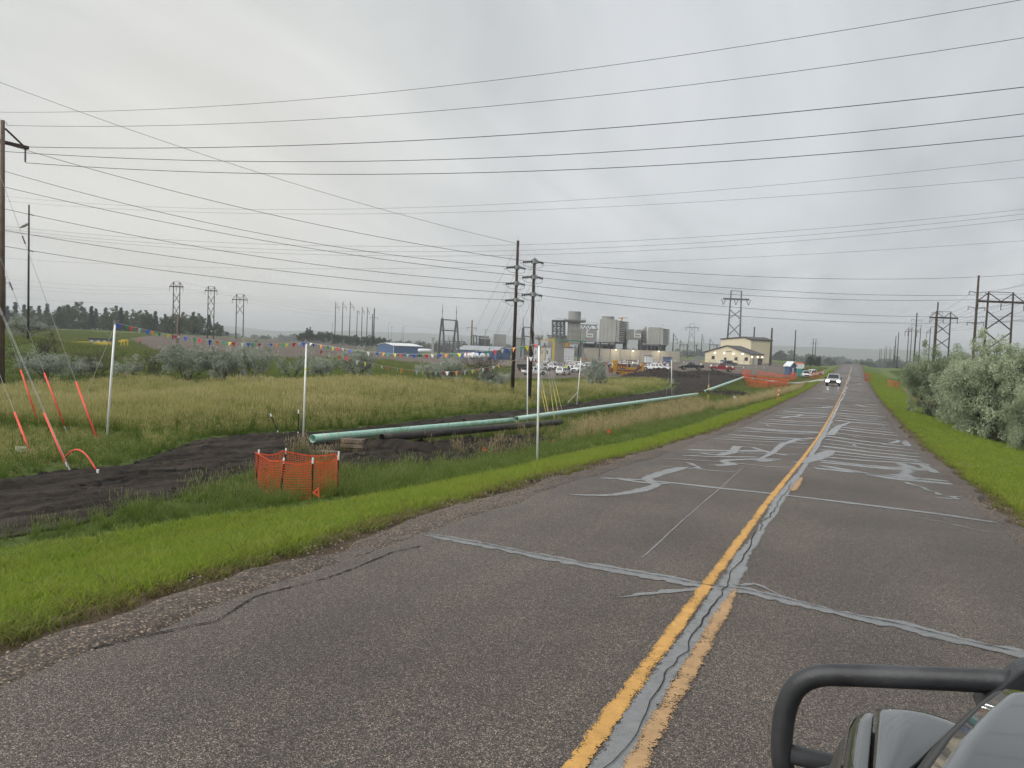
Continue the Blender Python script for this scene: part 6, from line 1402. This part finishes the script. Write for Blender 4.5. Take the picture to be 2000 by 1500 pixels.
# --- filter houses
def filter_house(label, px, pl, pr_, yt, yb, n, t, slope=0., round_top=None):
    c = Corner('air_filter_house', label, 'filter house', px, t, 60, pl, pr_, 'power plant filter houses'); z0, z1 = c.z(yb), c.z(yt)
    if slope:   # chamfered back upper corner
        mb = MB(); mb.prism([(0, z0), (c.W, z0), (c.W, z1 - slope), (c.W * .9, z1), (0, z1)], 'x', 0, c.D)
    else:
        mb = MB(); mb.box((c.D / 2, c.W / 2, (z0 + z1) / 2), (c.D, c.W, z1 - z0))
    mb.build('casing', M_grey, c.th)
    for i in range(1, 4): MB().box((-.05, c.W * i / 4, (z0 + z1) / 2), (.12, .15, z1 - z0 - .2)).build('panel_seam', M_tan, c.th)
    MB().box((c.D * .52, -.15, (z0 + z1) / 2), (c.D * .94, .2, (z1 - z0) * .96)).build('louvre_backing', M_dk, c.th)
    for i in range(n):
        z = z1 - (z1 - z0) * (i + .45) / n; hh = (z1 - z0) / n
        MB().box((c.D * .52, -.75, z), (c.D * 1.0, 1.5, .34), Matrix.Rotation(R(24), 3, 'X')).build('louvre_hood', M_hood, c.th)
    for x in (.05, .95):
        for y in (.05, .95): MB().box((c.D * x, c.W * y, z0 / 2 - .3), (.6, .6, z0 + .6)).build('support_leg', M_dk, c.th)
    MB().box((c.D / 2, c.W / 2, z0 - .35), (c.D * 1.1, c.W * 1.1, .5)).build('deck', M_dk, c.th)
    if round_top:
        y0 = c.yl(round_top[1]); y1 = c.yl(round_top[0]); zz = c.z(round_top[2]); rr = (y1 - y0) / 2
        MB().tube([(rr + .2, (y0 + y1) / 2, z1 - .3), (rr + .2, (y0 + y1) / 2, zz - .25), (rr + .2, (y0 + y1) / 2, zz - .2), (rr + .2, (y0 + y1) / 2, zz)], [rr, rr, rr * 1.06, rr * 1.06], 22).build('round_duct', M_grey, c.th)
    return c
f1 = filter_house('tall grey filter house with louvred side and round top duct', 1200, 1168, 1219, 624, 668, 12, 322, round_top=(1168, 1190, 618))
f2 = filter_house('smaller grey filter house with louvred side, right of the tall one', 1286, 1262, 1299, 639.5, 673, 11, 322, slope=1.2)
th = pthing('davit_crane', 'small peach coloured hoist on the tall filter house roof', 'hoist', 1214, 318); zc_ = up_to(gp(1214, 318), 621)
pbar(th, 'mast', M_cat, [(1214, 627), (1215, 620.5)], 318, .45); pbar(th, 'jib', M_cat, [(1207, 622), (1215, 620.5), (1226, 621)], 318, .28)
th = pthing('vent_hood', 'small white vent on the smaller filter house roof', 'vent', 1295, 320); pbox(th, 'pipe', M_roofw, 1294.5, 634.5, 1297, 641, 320, .6); pbox(th, 'hood', M_roofw, 1291, 634, 1297, 636, 320, .9)
# --- ducts with the white logo
def duct(label, x0, y0, x1, y1, t, chamfer, lx, ly, group='power plant duct blocks'):
    th = pthing('inlet_duct', label, 'duct', (x0 + x1) / 2, t, group); o = Vector(th.location); q = Matrix.Rotation(-AR, 3, 'Z'); a, b = q @ (P(x0, y1, t) - o), q @ (P(x1, y0, t) - o); k = t / F
    mb = MB(); mb.prism([(a.x, a.z), (b.x, a.z), (b.x, b.z), (a.x + chamfer * k, b.z), (a.x, b.z - chamfer * k)], 'y', a.y, a.y + 6); mb.build('casing', M_grey, th)
    for i in range(1, 5): MB().box((a.x + (b.x - a.x) * i / 5, a.y - .05, (a.z + b.z) / 2 - .3), (.18, .14, (b.z - a.z) * .8)).build('rib', M_tan, th)
    X = lambda px: a.x + (px - x0) * k; Z = lambda py: a.z + (y1 - py) * k; s = .42; mb = MB()
    pts = [(lx + 3.4, ly), (lx, ly), (lx, ly + 13.5), (lx + 11.5, ly + 13.5), (lx + 11.5, ly + 8), (lx + 3, ly + 8)]
    for (u0, v0), (u1, v1) in zip(pts[:-1], pts[1:]): mb.box(((X(u0) + X(u1)) / 2, a.y - .16, (Z(v0) + Z(v1)) / 2), (abs(X(u1) - X(u0)) + s, .16, abs(Z(v1) - Z(v0)) + s))
    mb.build('logo', M_logo, th)
    legs(th, (x0 + 1, x1 - 1), y1, t, .6, dep=.5); legs(th, (x0 + 1, x1 - 1), y1, t, .6, dep=5)
    return th
duct('grey duct block with white square bracket logo beside the exhaust stack', 1135, 644, 1166, 667, 326, 0, 1145.5, 644)
duct('grey chamfered duct block with white square bracket logo, the right one', 1223, 644, 1253, 663, 326, 7, 1239, 644)
# --- catwalks and transition frames
th = pthing('catwalk', 'open catwalk bridge between the stack and the tall filter house', 'catwalk', 1150, 332)
for y in (634.5, 643): pbar(th, 'chord', M_dk, [(1134, y), (1168, y + .5)], 332, .4)
for i in range(6): pbar(th, 'diagonal', M_dk, [(1135 + 3.5 * i, 635), (1138.5 + 3.5 * i, 643)] if i % 2 else [(1138.5 + 3.5 * i, 635), (1135 + 3.5 * i, 643)], 332, .25)
pbar(th, 'guard_rail', M_galv, [(1148, 634), (1148, 629.5), (1168, 630), (1168, 634)], 332, .10); pbar(th, 'brace', M_dk, [(1160, 634), (1167, 642)], 332, .35)
th = pthing('transition_frame', 'ribbed sloping transition between the right duct and its filter house', 'duct', 1258, 328)
o = Vector(th.location); q = Matrix.Rotation(-AR, 3, 'Z'); v = [q @ (P(x, y, 328) - o) for x, y in ((1253, 663), (1263, 671), (1263, 637), (1253, 646))]
mb = MB(); mb.add([*v, *[p + Vector((0, 5, 0)) for p in v]], [(0, 1, 2, 3), (4, 7, 6, 5), (0, 4, 5, 1), (1, 5, 6, 2), (2, 6, 7, 3), (3, 7, 4, 0)]); mb.build('casing', M_grey, th)
for y in (648, 654, 660): pbar(th, 'rib', M_dk, [(1252.5, y), (1263, y + .4)], 327.6, .25)
legs(th, (1254, 1262), 664, 328, .45); pbar(th, 'brace', M_dk, [(1254, 668), (1262, 680)], 328, .3)
# --- low plant blocks
for lab, x0, y0, x1, y1, t, dep, m, nm in [('low grey enclosure left of the exhaust stack', 1070, 656, 1107, 692, 338, 9, M_tan, 'equipment_enclosure'), ('dark machinery level under the left duct and filter house', 1136, 673, 1200, 684, 336, 6, M_dk, 'machinery_skid'), ('dark machinery level under the right filter house', 1250, 675, 1298, 685, 336, 6, M_dk, 'machinery_skid'),
   ('beige block with small dark openings below the stack', 1140, 679, 1172, 698, 326, 6, M_wall, 'equipment_enclosure'), ('pale control cabin with square dark window', 1103, 679, 1122, 692, 318, 4, M_roofw, 'control_cabin'), ('white container, leftmost of three at the plant fence', 1043, 678, 1055, 692, 316, 4, M_roofw, 'container'), ('cream container, middle of three at the plant fence', 1056, 678, 1065, 692, 316, 4, M_cream, 'container'), ('white container, rightmost of three at the plant fence', 1066, 678, 1076, 692, 316, 4, M_roofw, 'container'),
   ('dark grey equipment block right of the twin poles', 1004, 661, 1026, 683, 335, 8, M_grey, 'equipment_enclosure'), ('panelled grey firewall building in the substation', 964, 654, 988, 682, 345, 8, M_grey, 'firewall_building'), ('orange covered machine beside the control cabin', 1104, 668, 1112, 676, 328, 3, M_cat, 'covered_machine'), ('grey transformer with fins right of the brown pole', 934, 662, 957, 680, 338, 5, M_dk, 'transformer'), ('grey green low cabin right of the beige wall', 1297, 698, 1313, 707, 300, 3, M_blue, 'site_cabin'), ('pale box cabinet left of the cream building', 1361, 694, 1373, 704, 300, 3, M_galv, 'cabinet'), ('concrete chimney block in the substation', 842.5, 660, 848, 690, 330, 1.4, M_conc, 'chimney'), ('white box truck body before the beige wall', 1262, 695, 1275, 705, 300, 4, M_roofw, 'box_body')]:
    th = pthing(nm, lab, nm.split('_')[-1], (x0 + x1) / 2, t, None); pbox(th, 'casing', m, x0, y0, x1, y1, t, dep, True, .05)
    pbox(th, 'roof_trim', M_dk if m is not M_dk else M_galv, x0 - .3, y0 - .5, x1 + .3, y0 + .1, t - .3, dep + .6)
    if nm == 'control_cabin': pbox(th, 'window', M_panew, 1107, 683, 1110, 686, t - .06, .3)
    elif nm == 'firewall_building':
        for i in range(1, 6): pbox(th, 'panel_joint', M_dk, x0, y0 + 4 * i, x1, y0 + 4 * i + .35, t - .05, .2)
    elif nm == 'machinery_skid':
        for i in range(7): pbox(th, 'module', (M_galv, M_grey, M_blk)[i % 3], x0 + 2 + i * (x1 - x0 - 6) / 7, y0 + 1.5 + (i % 3), x0 + 6 + i * (x1 - x0 - 6) / 7, y1 - (i % 2) * 3, t - .8, .9)
    elif nm == 'transformer':
        for i in range(5): pbox(th, 'bushing', M_roofg, x0 + 2 + 4.5 * i, 655.5, x0 + 3.2 + 4.5 * i, 662, t + 1, .4)
        pbox(th, 'conservator_tank', M_galv, 936, 656.5, 955, 660, t + 1, 1.2)
    elif nm in ('container', 'equipment_enclosure'): pbox(th, 'door', M_grey, x0 + 1.5, y0 + (y1 - y0) * .45, x0 + 4.5, y1 - .6, t - .06, .3)
th = pthing('silencer', 'rounded grey silencer drums left of the plant', 'silencer', 1053, 320); o = Vector(th.location); q = Matrix.Rotation(-AR, 3, 'Z')
for x in (1049, 1056): c = q @ (P(x, 657.5, 320) - o); MB().tube([c + Vector((0, 0, -1.2)), c + Vector((0, 0, -.9)), c + Vector((0, 0, .6)), c + Vector((0, 0, 1.1))], [.5, 1., 1., .4], 12).build('drum', M_grey, th, True)
pbox(th, 'stand', M_galv, 1050, 662, 1056, 684, 320, 1.2, True)
# yellow and green pipe gantry
th = pthing('pipe_gantry', 'yellow post and green pipe gantry before the exhaust stack', 'pipe gantry', 1081, 312); pbox(th, 'post', M_ylw, 1079, 660, 1084, 695, 312, 1., True)
pbar(th, 'yellow_pipe', M_ylw, [(1057, 664), (1082, 664), (1105, 664.5)], 312, .5, .4); pbar(th, 'green_pipe', M_grn, [(1083, 663.5), (1105, 664.5), (1138, 666.5), (1145, 668)], 311, .55, -.4); legs(th, (1100, 1138), 666, 312, .35, M_galv)
# --- sound wall with lamps
th = pthing('sound_wall', 'long beige sound wall with lit lamps behind the parked trucks', 'wall', 1240, 312)
xs_ = np.linspace(1172, 1328, 9)
for i in range(8): pbox(th, 'wall_panel', M_wall, xs_[i] + .08, 681.5 + i * .75, xs_[i + 1] - .08, 702 + i * .5, 312 + (i % 2) * .05, .6, True)
for x, y in ((1203, 683), (1287, 686.5), (1237, 685.5)):
    pbox(th, 'wall_lamp', M_lamp, x - 1, y - .6, x + 1, y + .6, 311, .3); ld = bpy.data.lights.new('wall_lamp_light', 'POINT'); ld.energy = 90; ld.color = (1, .88, .6); ld.shadow_soft_size = .3; lo_ = bpy.data.objects.new('wall_lamp_light', ld); COL.objects.link(lo_); lo_.location = P(x, y + 3, 309.5)
# --- perimeter fence
def fence(label, a_px, b_px, t0, t1, n, h=2.4):
    th = thing('chain_link_fence', label, 'fence', gp(a_px, t0)); o = Vector(th.location); pts = [gp(a_px + (b_px - a_px) * i / n, t0 + (t1 - t0) * i / n) - o for i in range(n + 1)]
    for p in pts: MB().cyl(p, p + Vector((0, 0, h)), .06, n=5).build('post', M_galv, th)
    for z in (h * .98, h * .5, .15): mb = MB(); mb.tube([p + Vector((0, 0, z)) for p in pts], .035, 4); mb.build('rail', M_galv, th)
fence('thin wire fence before the power plant', 1000, 1180, 290, 288, 18); fence('thin wire fence before the beige sound wall', 1184, 1330, 288, 286, 15); fence('thin wire fence left of the red pickup lot', 1340, 1520, 235, 222, 16, 2.0)
# --- cream building
c = Corner('site_building', 'cream metal building with dark roof edge and square windows', 'building', 1464.5, 285, 24, 1376.5, 1490, None)
W, D = c.W, c.D; ze = c.z(692.5); zp = ze + 2.9; zel = ze + .2
prof = [(0, -.4), (W, -.4), (W, zel), (W * .5, zp), (0, ze)]
mb = MB(); mb.prism(prof, 'x', 0, D); mb.build('wall', M_cream, c.th)
rf = MB()
for y0, z0, y1, z1 in ((-.5, ze - .16, W * .5, zp + .03), (W * .5, zp + .03, W + .5, zel - .16)):
    a, b = Vector((0, y0, z0 + .15)), Vector((0, y1, z1 + .15)); n_ = Vector((0, -(b - a).z, (b - a).y)).normalized()
    q8 = [Vector((x, p.y, p.z)) + n_ * s for s in (0, .22) for p in (a, b) for x in (-.5, D + .1)]; rf.add(q8, [(0, 1, 3, 2), (4, 6, 7, 5), (0, 4, 5, 1), (2, 3, 7, 6), (0, 2, 6, 4), (1, 5, 7, 3)])
rf.build('roof', M_roofd, c.th)
for pxw in (1392.5, 1437, 1457): 
    y = c.yl(pxw); w_ = MB().box((-.04, y, c.z(701.5)), (.12, 1.75, 1.3)).build('window', M_roofd, c.th); MB().box((-.12, y, c.z(701.5)), (.06, 1.5, 1.1)).build('pane', M_panew, w_)
y = c.yl(1416); dr = MB().box((-.04, y, 1.1), (.12, 1.4, 2.4)).build('door', M_roofd, c.th); MB().box((-.12, y, 1.3), (.05, 1.1, 1.5)).build('pane', M_panew, dr)
for pxw in (1396, 1414, 1432, 1450): MB().box((-.25, c.yl(pxw), c.z(692)), (.35, .5, .22)).build('wall_lamp', M_lamp, c.th)
MB().box((-.06, c.yl(1423), c.z(687.5)), (.06, 3.6, .35)).build('sign_lettering_bar', M_cream2, c.th)
for k in range(14): MB().box((-.11, c.yl(1423) - 1.7 + k * .26, c.z(687.5)), (.04, .13, .24)).build('sign_letter', M_polel, c.th)
MB().box((D * .25, -.06, 1.25), (.9, .12, 2.2)).build('side_door', M_roofg, c.th); MB().box((D * .75, -.06, 1.3), (2.2, .12, 2.4)).build('garage_door', M_roofd, c.th)
for x in (.12, .55, .9): MB().box((D * x, -.22, c.z(697)), (.4, .3, .22)).build('wall_lamp', M_lamp, c.th)
c2 = Corner('site_hall', 'taller cream hall behind the cream building', 'building', 1465, 310, 24, 1406, 1505, None); zt = c2.z(664.5)
mb = MB(); mb.prism([(0, -.4), (c2.W, -.4), (c2.W, zt + .2), (c2.W * .22, zt + 1.1), (0, zt)], 'x', 0, c2.D * 1.0); mb.build('wall', M_cream, c2.th)
mb = MB(); mb.prism([(-.35, zt - .1), (c2.W * .22, zt + 1.02), (c2.W + .35, zt + .1), (c2.W + .35, zt + .55), (c2.W * .22, zt + 1.5), (-.35, zt + .4)], 'x', -.35, c2.D + .35); mb.build('roof', M_roofd, c2.th)
MB().box((c2.D * .97, -.08, zt / 2), (.3, .16, zt)).build('downpipe', M_roofg, c2.th)
for px_, lab in ((1371.5,'left yellow bollard at the cream building corner'), (1374.5,'right yellow bollard at the cream building corner')):
    b = gp(px_, 288); th = thing('bollard', lab, 'bollard', b, 0, 'yellow bollards'); MB().tube([(0,0,0), (0,0,1.1), (0,0,1.2)], [.16, .16, .05], 10).build('post', M_ylw, th)
# --- blue sheds
def shed(label, px, t, a, pl, pr_, y_eave, rise, roofm, gable_left=True, doors=0):
    c = Corner('blue_shed', label, 'shed', px, t, a, pl, pr_, 'blue metal sheds'); W, D = c.W, c.D; z = c.z(y_eave)
    if gable_left: mb = MB(); mb.prism([(0, -.4), (W, -.4), (W, z), (W / 2, z + rise), (0, z)], 'x', 0, D)
    else: mb = MB(); mb.prism([(0, -.4), (D, -.4), (D, z), (D / 2, z + rise), (0, z)], 'y', 0, W)
    mb.build('wall', M_blue, c.th)
    L2 = W if gable_left else D; rf = MB(); e = .35
    for s0, h0, s1, h1 in ((-e, z - rise * e / (L2 / 2), L2 / 2, z + rise), (L2 / 2, z + rise, L2 + e, z - rise * e / (L2 / 2))):
        for_ = [(s0, h0 + .04), (s1, h1 + .04), (s1, h1 + .24), (s0, h0 + .24)]
        if gable_left: rf.prism(for_, 'x', -e, D + e)
        else: rf.prism(for_, 'y', -e, W + e)
    rf.build('roof', roofm, c.th)
    for i in range(doors):
        y = W * (i + .7) / (doors + .4)
        if gable_left: MB().box((-.05, y, z * .42), (.12, W * .22, z * .8)).build('door', M_roofw, c.th)
        else: MB().box((D * (i + .7) / (doors + .4), -.05, z * .42), (D * .22, .12, z * .8)).build('door', M_roofw, c.th)
    return c
shed('long blue shed with white roof left of the substation', 769, 330, 20, 737, 824, 675.5, 1.0, M_roofw, True, 0)
MB().box((-.06, 0, 2.4), (.14, .5, 4.6)).build('corner_trim', M_roofw, bpy.data.objects['blue_shed'])
shed('blue gable ended shed with pale roof beside the taller twin pole', 969, 300, 48, 893, 996, 686, 1.6, M_roofg, False)
shed('small blue shed with white roof near the road', 1541, 205, 55, 1532, 1554, 715.5, 1.1, M_roofw, False, 1)
for lab, x0, x1, y, t, r in (('white horizontal tank before the long blue shed', 816, 843, 684.5, 318, .8), ('white ribbed tank before the gable ended blue shed', 906, 956, 695, 280, 1.1)):
    th = pthing('storage_tank', lab, 'tank', (x0 + x1) / 2, t, 'white storage tanks'); o = Vector(th.location); q = Matrix.Rotation(-AR, 3, 'Z'); a, b = q @ (P(x0, y, t) - o), q @ (P(x1, y + .8, t) - o); u = (b - a).normalized()
    MB().tube([a, a + u * .4, b - u * .4, b], [r * .5, r, r, r * .5], 14).build('vessel', M_roofw, th, True)
    for f in (.2, .8): p = a.lerp(b, f); MB().box((p.x, p.y, (p.z - r * .5) / 2), (.4, r * 1.4, p.z - r * .5 + .2)).build('saddle', M_conc, th)
b = gp(1561, 200); th = thing('portable_toilet', 'teal portable toilet between the blue shed and the white pickups', 'toilet', b, AR); MB().box((0,0,1.1), (1.15,1.15,2.2)).build('cabin', mat('teal_plastic', (.03, .22, .20), .5), th, bevel=.05); MB().box((0,0,2.25), (1.2,1.2,.14)).build('roof', M_roofw, th, bevel=.04); MB().box((0,-.59,1.1), (.8,.04,1.9)).build('door', mat('pale_teal_plastic', (.05, .28, .25), .5), th)
th = pthing('site_trailer', 'white site trailer with red stripe beside the small blue shed', 'trailer', 1562, 225); pbox(th, 'body', M_roofw, 1553, 711, 1571, 719, 225, 2.6); pbox(th, 'red_roof_load', M_flag, 1555, 708.5, 1570, 711, 225, 2.2); pbox(th, 'chassis', M_trim, 1553, 719, 1571, 721.5, 225.2, 2.2, True)
# --- valve yard on the left
def rack(label, x0, x1, y, t):
    th = pthing('yellow_pipe_rack', label, 'pipe rack', (x0 + x1) / 2, t, 'yellow gas pipe racks'); pbar(th, 'pipe', M_ylw, [(x0, y + 2.5), (x0 + 2, y), (x1, y + .4), (x1 - 1.5, y + 3)], t, .3); pbar(th, 'pipe', M_ylw, [(x0, y + 2.5), (x1 - 1.5, y + 3)], t, .3, -.8)
    legs(th, (x0 + 1, (x0 + x1) / 2, x1 - 1), y + 1, t, .22, M_ylw)
rack('left yellow pipe rack on the left hillside', 140, 174, 668, 150); rack('middle yellow pipe rack on the left hillside', 184, 217, 669, 148); rack('small yellow valve rack right of the leftmost white pole', 236, 250, 664, 150)
for lab, x0, y0, x1, y1, t in (('dark flat roofed hut on the left hillside', 172, 661, 210, 668, 156), ('low dark hut in front of the left yellow pipe rack', 136, 672.5, 176, 678, 147)):
    th = pthing('pump_hut', lab, 'hut', (x0 + x1) / 2, t, 'dark huts on the hillside'); pbox(th, 'wall', M_grey, x0 + 1, y0 + 1.6, x1 - 1, y1, t, 2, True); pbox(th, 'roof', M_roofd, x0, y0, x1, y0 + 1.6, t - .3, 2.6)
    for k in (.12, .45, .78): pbox(th, 'panel', M_roofw, x0 + (x1 - x0) * k, y0 + 3.2, x0 + (x1 - x0) * (k + .14), y1 - .5, t - .08, .2)
b = gp(272, 150); th = thing('marker_post', 'orange topped marker post on the left hillside', 'marker', b, AR); MB().box((0,0,.8), (.25,.25,1.6)).build('post', M_polel, th); MB().box((0,0,1.75), (.3,.3,.4)).build('cap', M_flag, th)
# ================================================================== the truck the picture is taken from
M_paint = mat('dark_green_black_paint', (.010, .014, .012), .05, var=.2, spec=.7, coat=1.0)
M_guard = mat('scuffed_black_powder_coat', (.018, .019, .021), .42, col2=(.05, .052, .056), scale=7, bump=.08, bscale=60)
M_flare = mat('dusty_fender_flare', (.055, .052, .047), .7, var=.2, scale=6)
M_mould = mat('satin_dark_moulding', (.022, .022, .020), .38, var=.2)
def PY(px, py, y):
    d = ray(px, py); t = y / d.y; return C0 + d * t
th = thing('off_road_truck', 'black four wheel drive nose with tubular brush guard at the lower right', 'truck', (.9, 1.0, 0))
O = Vector(th.location); SX = 1.80          # mirror: right side of the truck is at SX - x
def mir(p): return Vector((SX - p.x, p.y, p.z))
gy = 2.34
H = [PY(px, py, gy) for px, py in ((1540,1560),(1527,1480),(1529,1420),(1540,1370),(1562,1336),(1600,1320),(1660,1319),(1800,1324),(1978,1332))]
H = [Vector((H[0].x - .01, gy, .62))] + H
from mathutils.geometry import interpolate_bezier
def crm(pts, n=6):
    out = []
    for i in range(len(pts) - 1):
        p0, p1, p2, p3 = pts[max(i - 1, 0)], pts[i], pts[i + 1], pts[min(i + 2, len(pts) - 1)]
        for k in range(n):
            u = k / n; out.append(.5 * ((2 * p1) + (p2 - p0) * u + (2 * p0 - 5 * p1 + 4 * p2 - p3) * u * u + (3 * p1 - p0 - 3 * p2 + p3) * u ** 3))
    return out + [pts[-1]]
mb = MB(); path = crm(H); mb.tube([p - O for p in path], .031, 16); mb.build('guard_hoop', M_guard, th, True)
mb = MB(); mb.tube([mir(p) - O for p in path], .031, 16); mb.build('guard_hoop', M_guard, th, True)
xe = H[-1].x - .03; ze_ = H[-1].z
for s in (0, 1):
    f = (lambda p: p) if s == 0 else mir
    prof = [(xe - .07, ze_ - .07), (xe - .01, ze_ - .055), (xe + .09, ze_ + .0), (xe + .16, ze_ + .05), (xe + .20, ze_ + .05), (xe + .20, .6), (xe + .13, .6), (xe + .13, ze_ - .03)]
    mb = MB(); V0 = [f(Vector((x, gy - .04, z))) - O for x, z in prof]; V1 = [f(Vector((x, gy + .04, z))) - O for x, z in prof]
    up = [(xe - .055, ze_ - .070), (xe + .035, ze_ + .045), (xe + .10, ze_ + .085), (xe + .30, ze_ + .09), (xe + .30, ze_ + .03), (xe + .13, ze_ + .02), (xe + .02, ze_ - .085)]
    V0 = [f(Vector((x, gy - .045, z))) - O for x, z in up]; V1 = [f(Vector((x, gy + .045, z))) - O for x, z in up]; n = len(up)
    mb.add(V0 + V1, [tuple(range(n)), tuple(reversed(range(n, 2 * n)))] + [(i, n + i, n + (i + 1) % n, (i + 1) % n) for i in range(n)]); mb.build('guard_bracket', M_guard, th, bevel=.006)
    mb = MB(); mb.bar(f(Vector((xe + .2, gy, .55))) - O, f(Vector((xe + .2, gy, ze_ + .04))) - O, .07); mb.build('guard_upright', M_guard, th, bevel=.006)
MB().tube([Vector((xe + .25, gy, ze_ + .062)) - O, Vector((SX - xe - .25, gy, ze_ + .062)) - O], .031, 14).build('guard_top_bar', M_guard, th, True)
MB().tube([Vector((H[1].x, gy, .98)) - O, Vector((SX - H[1].x, gy, .98)) - O], .028, 12).build('guard_lower_bar', M_guard, th, True)
MB().box(Vector((SX / 2, 2.25, .60)) - O, (1.85, .22, .24)).build('bumper', M_guard, th, bevel=.03)
# fender and hood skins as curved sheets
def skin(name, fx0, fx1, y0, y1, fz, m, nx=14, ny=26, mirror=False, thick=.02):
    V = []; 
    for j in range(ny + 1):
        y = y0 + (y1 - y0) * j / ny
        for i in range(nx + 1):
            u = i / nx; x = fx0(y) + (fx1(y) - fx0(y)) * u; p = Vector((x, y, fz(x, y, u)))
            V.append(tuple((mir(p) if mirror else p) - O))
    idx = np.arange((nx + 1) * (ny + 1)).reshape(ny + 1, nx + 1); Fq = np.stack([idx[:-1, :-1], idx[:-1, 1:], idx[1:, 1:], idx[1:, :-1]], -1).reshape(-1, 4)
    if mirror: Fq = Fq[:, ::-1]
    o = link(name, raw_mesh(name, V, Fq), m, th, True); s = o.modifiers.new('sheet', 'SOLIDIFY'); s.thickness = thick; s.offset = -1
    return o
def front_drop(y, ye=2.03, r=.10): 
    d = max(0., y - (ye - r)); return r - math.sqrt(max(0., r * r - min(d, r) ** 2))
ztop = lambda y: 1.325 + .02 * (y - 1.2) - .02 * (y - 1.2) ** 2
gap = lambda y: .085 + .05 * (y - 1.85)
edge = lambda y: gap(y) - .058
def z_strip(x, y, u): return ztop(y) - .004 - .045 * (1 - u) ** 2.2 - front_drop(y)
def z_hood(x, y, u): return ztop(y) + .004 + .022 * math.sin(math.pi * min(1, u * .8 + .1)) - .05 * max(0, y - 1.75) ** 2 * 4 * .5 - front_drop(y, 2.04, .12)
def PZ(px, py, z):
    d = ray(px, py); return C0 + d * ((z - CAMH) / d.z)
_b = sorted([(q.y, q.x) for q in (PZ(px, py, 1.345) for px, py in ((1700,1620),(1745,1560),(1790,1500),(1850,1440),(1905,1395),(1960,1366),(2010,1348),(2050,1338)))])
bul = lambda y: float(np.interp(y, [q[0] for q in _b], [q[1] for q in _b])) if y > _b[0][0] else _b[0][1] - (_b[0][0] - y) * .25
def z_bulge(x, y, u): return ztop(y) + .008 + .085 * math.sin(min(1, u * 1.0) * math.pi / 2) - front_drop(y, 2.06, .10)
def z_flare(x, y, u): return ztop(y) - .055 - .16 * (1 - u) ** 1.3 - front_drop(y, 2.0, .12)
for s in (False, True):
    skin('fender_panel', edge, lambda y: gap(y) - .004, .62, 2.03, z_strip, M_paint, 8, 30, s)
    skin('fender_flare', lambda y: edge(y) - .05, lambda y: edge(y) - .003, .9, 2.0, z_flare, M_flare, 8, 26, s)
    skin('hood_side_panel', lambda y: gap(y) + .003, lambda y: max(gap(y) + .012, bul(y) - .002), 1.2, 2.04, z_hood, M_paint, 12, 60, s)
    skin('hood_edge_moulding', lambda y: max(gap(y) + .012, bul(y)), lambda y: max(gap(y) + .03, bul(y) + .055), .62, 2.05, z_bulge, M_mould, 8, 60, s)
def z_mid(x, y, u): return ztop(y) + .096 + .02 * math.sin(u * math.pi) - front_drop(y, 2.07, .10)
skin('hood_centre_panel', lambda y: max(gap(y) + .034, bul(y) + .059), lambda y: SX - max(gap(y) + .034, bul(y) + .059), .62, 2.06, z_mid, M_paint, 30, 60)
MB().box(Vector((SX / 2, 1.3, .98)) - O, (SX - .16, 1.36, .56)).build('inner_body', M_trim, th)
MB().box(Vector((SX / 2, 2.0, .98)) - O, (SX - .35, .1, .46)).build('grille', M_trim, th)
for x in (.22, SX - .22): MB().cyl(Vector((x, 2.0, 1.08)) - O, Vector((x, 2.08, 1.08)) - O, .1, n=20).build('headlight', M_lampw, th)
for x in (.05, SX - .05): MB().box(Vector((x, 1.99, 1.12)) - O, (.06, .1, .1)).build('turn_signal', M_amber, th, bevel=.01)
for x in (.12, SX - .12):
    for y in (1.42, -1.25):
        wo_ = MB().tube([Vector((x - .13, y, .42)) - O, Vector((x - .11, y, .42)) - O, Vector((x + .11, y, .42)) - O, Vector((x + .13, y, .42)) - O], [.36, .42, .42, .36], 26).build('wheel', M_tyre, th)
        MB().cyl(Vector((x - .14, y, .42)) - O, Vector((x + .14, y, .42)) - O, .2, n=16).build('rim', M_trim, wo_)
# cab behind, mostly out of the picture
mb = MB(); mb.prism([(.55 - O.y, .55), (.55 - O.y, 1.32), (.12 - O.y, 1.36), (-.18 - O.y, 1.95), (-1.9 - O.y, 1.95), (-1.95 - O.y, .55)], 'x', .16 - O.x, SX - .16 - O.x); mb.build('cab', M_paint, th, bevel=.03)
mb = MB(); mb.add([Vector((.24, .115, 1.40)) - O, Vector((SX - .24, .115, 1.40)) - O, Vector((SX - .3, -.16, 1.9)) - O, Vector((.3, -.16, 1.9)) - O], [(0, 1, 2, 3)]); o = mb.build('windshield', M_glass, th); s_ = o.modifiers.new('t', 'SOLIDIFY'); s_.thickness = .03; s_.offset = 0
# short stub tube low on the guard
MB().tube([PY(1560, 1530, 2.2) - O, PY(1640, 1515, 2.15) - O], .028, 12).build('guard_stub', M_guard, th, True)
